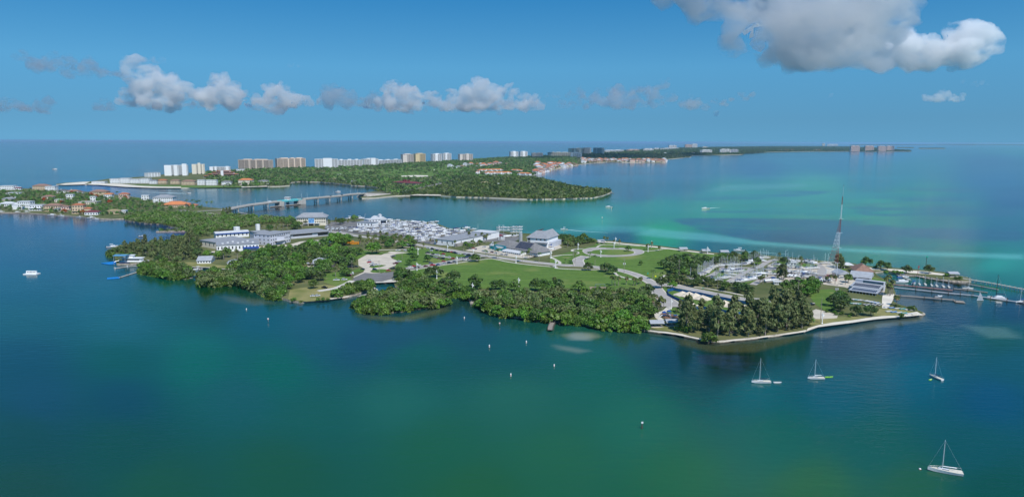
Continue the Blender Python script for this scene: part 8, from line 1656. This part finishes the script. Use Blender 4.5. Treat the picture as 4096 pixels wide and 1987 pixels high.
def cloud(view, dist, lobes, depth, m, seed, rough=.16, vox=None, flat=None):
    """lobes = (x, y, radius x, radius y) seen in the photograph; each is filled with billows, depth = how deep along the view the lobe runs (in radii)"""
    rng = random.Random(seed); s = VIEWS[view][2] * dist / F; mb = MB()
    big = max(l[2] for l in lobes) * s
    for lx, ly, rx, ry in lobes:
        c = sky_point(view, lx, ly, dist); ax, az_, ay = rx * s, ry * s, max(rx, ry) * s * depth
        n = 16
        for i in range(n):
            while True:
                q = Vector((rng.uniform(-1, 1), rng.uniform(-1, 1), rng.uniform(-1, 1)))
                if q.length < 1: break
            q *= .95
            r = min(ax, az_) * rng.uniform(.4, .78) * (1.0 if q.z < .1 else .85)
            p = c + Vector((q.x * ax, q.y * ay, q.z * az_))
            ico(mb, p, r * rng.uniform(1, 1.35), r * rng.uniform(1, 1.3), r)
    cs = Vector((0, 0, 0))
    c = sky_point(view, lobes[0][0], lobes[0][1], dist)
    zb = min(sky_point(view, l[0], l[1] + l[3] * .8, dist).z for l in lobes) if flat is None else flat
    mb.v = [tuple(Vector((p[0], p[1], max(p[2], zb + .12 * (p[2] - zb)))) - c) for p in mb.v]
    o = link('cloud', mb.mesh('cloud', [CLOUD_M[m]]), None, c)
    r = o.modifiers.new('join', 'REMESH'); r.mode = 'VOXEL'; r.voxel_size = vox or big / 18; r.use_smooth_shade = True
    for k, (sz, st) in enumerate(((.6, 1.2), (.25, .7), (.1, .34))):
        d = o.modifiers.new('billow', 'DISPLACE'); d.texture = cloud_tex(big * sz); d.strength = big * rough * st * 2.2; d.mid_level = .52; d.texture_coords = 'LOCAL'
    o['kind'] = 'stuff'; return o
# the great cloud overhead at the right, its grey base towards us, and the white one behind it
cloud('F', 5200, [(1990, 30, 230, 62), (1850, 0, 150, 50), (2130, 40, 150, 80), (2060, 100, 180, 46), (2020, 145, 130, 28), (2130, 145, 130, 34), (1760, -20, 120, 34), (2210, 20, 90, 60), (2250, -30, 60, 60), (1930, 85, 130, 44), (2000, -110, 360, 90)], 1.0, 'thick', 1, .15)
cloud('F', 6300, [(2280, 112, 80, 40), (2350, 128, 90, 46), (2420, 118, 60, 52), (2450, 100, 36, 36), (2240, 105, 40, 26), (2380, 160, 100, 20), (2300, 160, 90, 18)], .8, 'bright', 2, .16)
cloud('F', 4000, [(1900, -620, 420, 100), (2050, -560, 380, 90), (1780, -560, 320, 80), (2180, -640, 260, 90)], 1.0, 'thick', 3, .12)   # out of the picture: its shade greys the great cloud
# the far row of fair weather cumulus over the gulf
ROW = [(11800, [(420, 262, 130, 15), (560, 264, 110, 15), (700, 264, 100, 13)], 'thin', 40, .7), (12000, [(1010, 266, 90, 12), (1200, 270, 110, 12)], 'thin', 41, .7),
 (9500, [(385, 205, 55, 34), (350, 185, 40, 32), (420, 215, 50, 30), (455, 240, 55, 26), (390, 252, 90, 26), (340, 240, 50, 20)], 'mid', 11, 1), (9800, [(545, 225, 46, 34), (590, 232, 46, 28), (620, 252, 80, 26), (555, 255, 70, 22)], 'mid', 12, 1),
 (10200, [(690, 228, 26, 24), (720, 245, 56, 28), (760, 258, 50, 18), (680, 258, 70, 18)], 'mid', 13, 1), (10800, [(850, 232, 40, 26), (870, 250, 66, 22), (925, 260, 50, 16), (820, 245, 34, 16)], 'thin', 14, 1),
 (10500, [(1000, 228, 60, 22), (1020, 246, 74, 28), (990, 264, 60, 18), (1055, 258, 46, 20)], 'mid', 15, 1), (9800, [(1208, 212, 30, 30), (1205, 236, 50, 28), (1240, 242, 36, 22), (1150, 256, 50, 24), (1180, 268, 70, 16)], 'mid', 16, 1),
 (10000, [(1310, 262, 60, 18), (1335, 254, 38, 20), (1275, 232, 24, 18), (1262, 265, 46, 16)], 'mid', 17, 1), (11000, [(1540, 240, 54, 26), (1590, 250, 60, 26), (1610, 232, 40, 22), (1480, 257, 80, 18), (1660, 247, 44, 16), (1450, 240, 24, 16)], 'thin', 18, 1),
 (11000, [(1735, 256, 26, 18), (1765, 264, 60, 14), (1808, 256, 28, 9)], 'thin', 19, 1), (11000, [(1868, 245, 40, 12)], 'thin', 35, 1), (9000, [(2355, 242, 26, 17), (2390, 246, 34, 12)], 'mid', 20, 1),
 (8000, [(110, 150, 76, 24), (170, 168, 80, 22), (240, 182, 62, 18), (60, 140, 40, 14), (280, 188, 34, 11)], 'thin', 21, .8), (9000, [(385, 152, 44, 11), (355, 148, 24, 9)], 'veil', 22, .8), (9000, [(745, 163, 26, 6)], 'veil', 23, .8),
 (10500, [(85, 265, 54, 20), (60, 272, 50, 12)], 'thin', 24, 1), (10500, [(5, 265, 22, 18)], 'thin', 25, 1), (10500, [(270, 268, 26, 14), (252, 264, 22, 12)], 'thin', 26, 1), (9500, [(1670, 215, 20, 14)], 'thin', 27, 1),
 (9500, [(1390, 240, 22, 8)], 'veil', 28, 1), (9500, [(2460, 208, 44, 9)], 'veil', 29, 1), (12500, [(960, 250, 36, 20), (930, 262, 30, 14)], 'thin', 31, 1), (13000, [(1090, 262, 40, 12)], 'veil', 32, 1), (13000, [(1400, 264, 60, 12)], 'veil', 33, 1), (13500, [(1800, 292, 160, 8)], 'veil', 34, 1), (14000, [(2100, 237, 190, 5)], 'veil', 36, 1),
]
for d, lobes, m, seed, dep in ROW: cloud('F', d, lobes, dep, m, seed, .2)
def air():
    hw = 405000 / 2; mb = MB(); mb.box(-hw, -hw, -2.6, hw, hw, 128)
    m = bpy.data.materials.new('haze'); m.use_nodes = True; t = m.node_tree; t.nodes.clear()
    o = t.nodes.new('ShaderNodeOutputMaterial'); v = t.nodes.new('ShaderNodeVolumePrincipled')
    v.inputs['Density'].default_value = HAZE; v.inputs['Color'].default_value = (.42, .7, .95, 1); v.inputs['Anisotropy'].default_value = .1
    t.links.new(v.outputs[0], o.inputs['Volume'])
    structure(mb.build('haze', [m]), 'stuff')
HAZE = 2.3e-5
air()
# ------------------------------------------------------------------ labels: look-alikes in one place are told apart by their order from the left, or share a label and a group
ORD = ['first', 'second', 'third', 'fourth', 'fifth', 'sixth', 'seventh', 'eighth', 'ninth', 'tenth', 'eleventh', 'twelfth']
buckets = {}
for e in REG: buckets.setdefault((e[1], e[2]), []).append(e)
for (look, place), es in buckets.items():
    base = (look + ' ' + place).strip()
    if len(es) == 1: es[0][0]['label'] = base
    elif len(es) <= 12:
        es.sort(key=lambda e: proj(e[0].location)[0])
        for k, e in enumerate(es): e[0]['label'] = ORD[k] + ' ' + look + ' from the left ' + place
    else:
        for e in es: e[0]['label'] = base
    for e in es:
        if e[3] or len(es) > 1: e[0]['group'] = e[3] or (look + 's ' + place)
long = [o['label'] for o, *_ in REG if len(o['label'].split()) > 16 or len(o['label'].split()) < 4]
print('labels out of length:', len(long), long[:5])
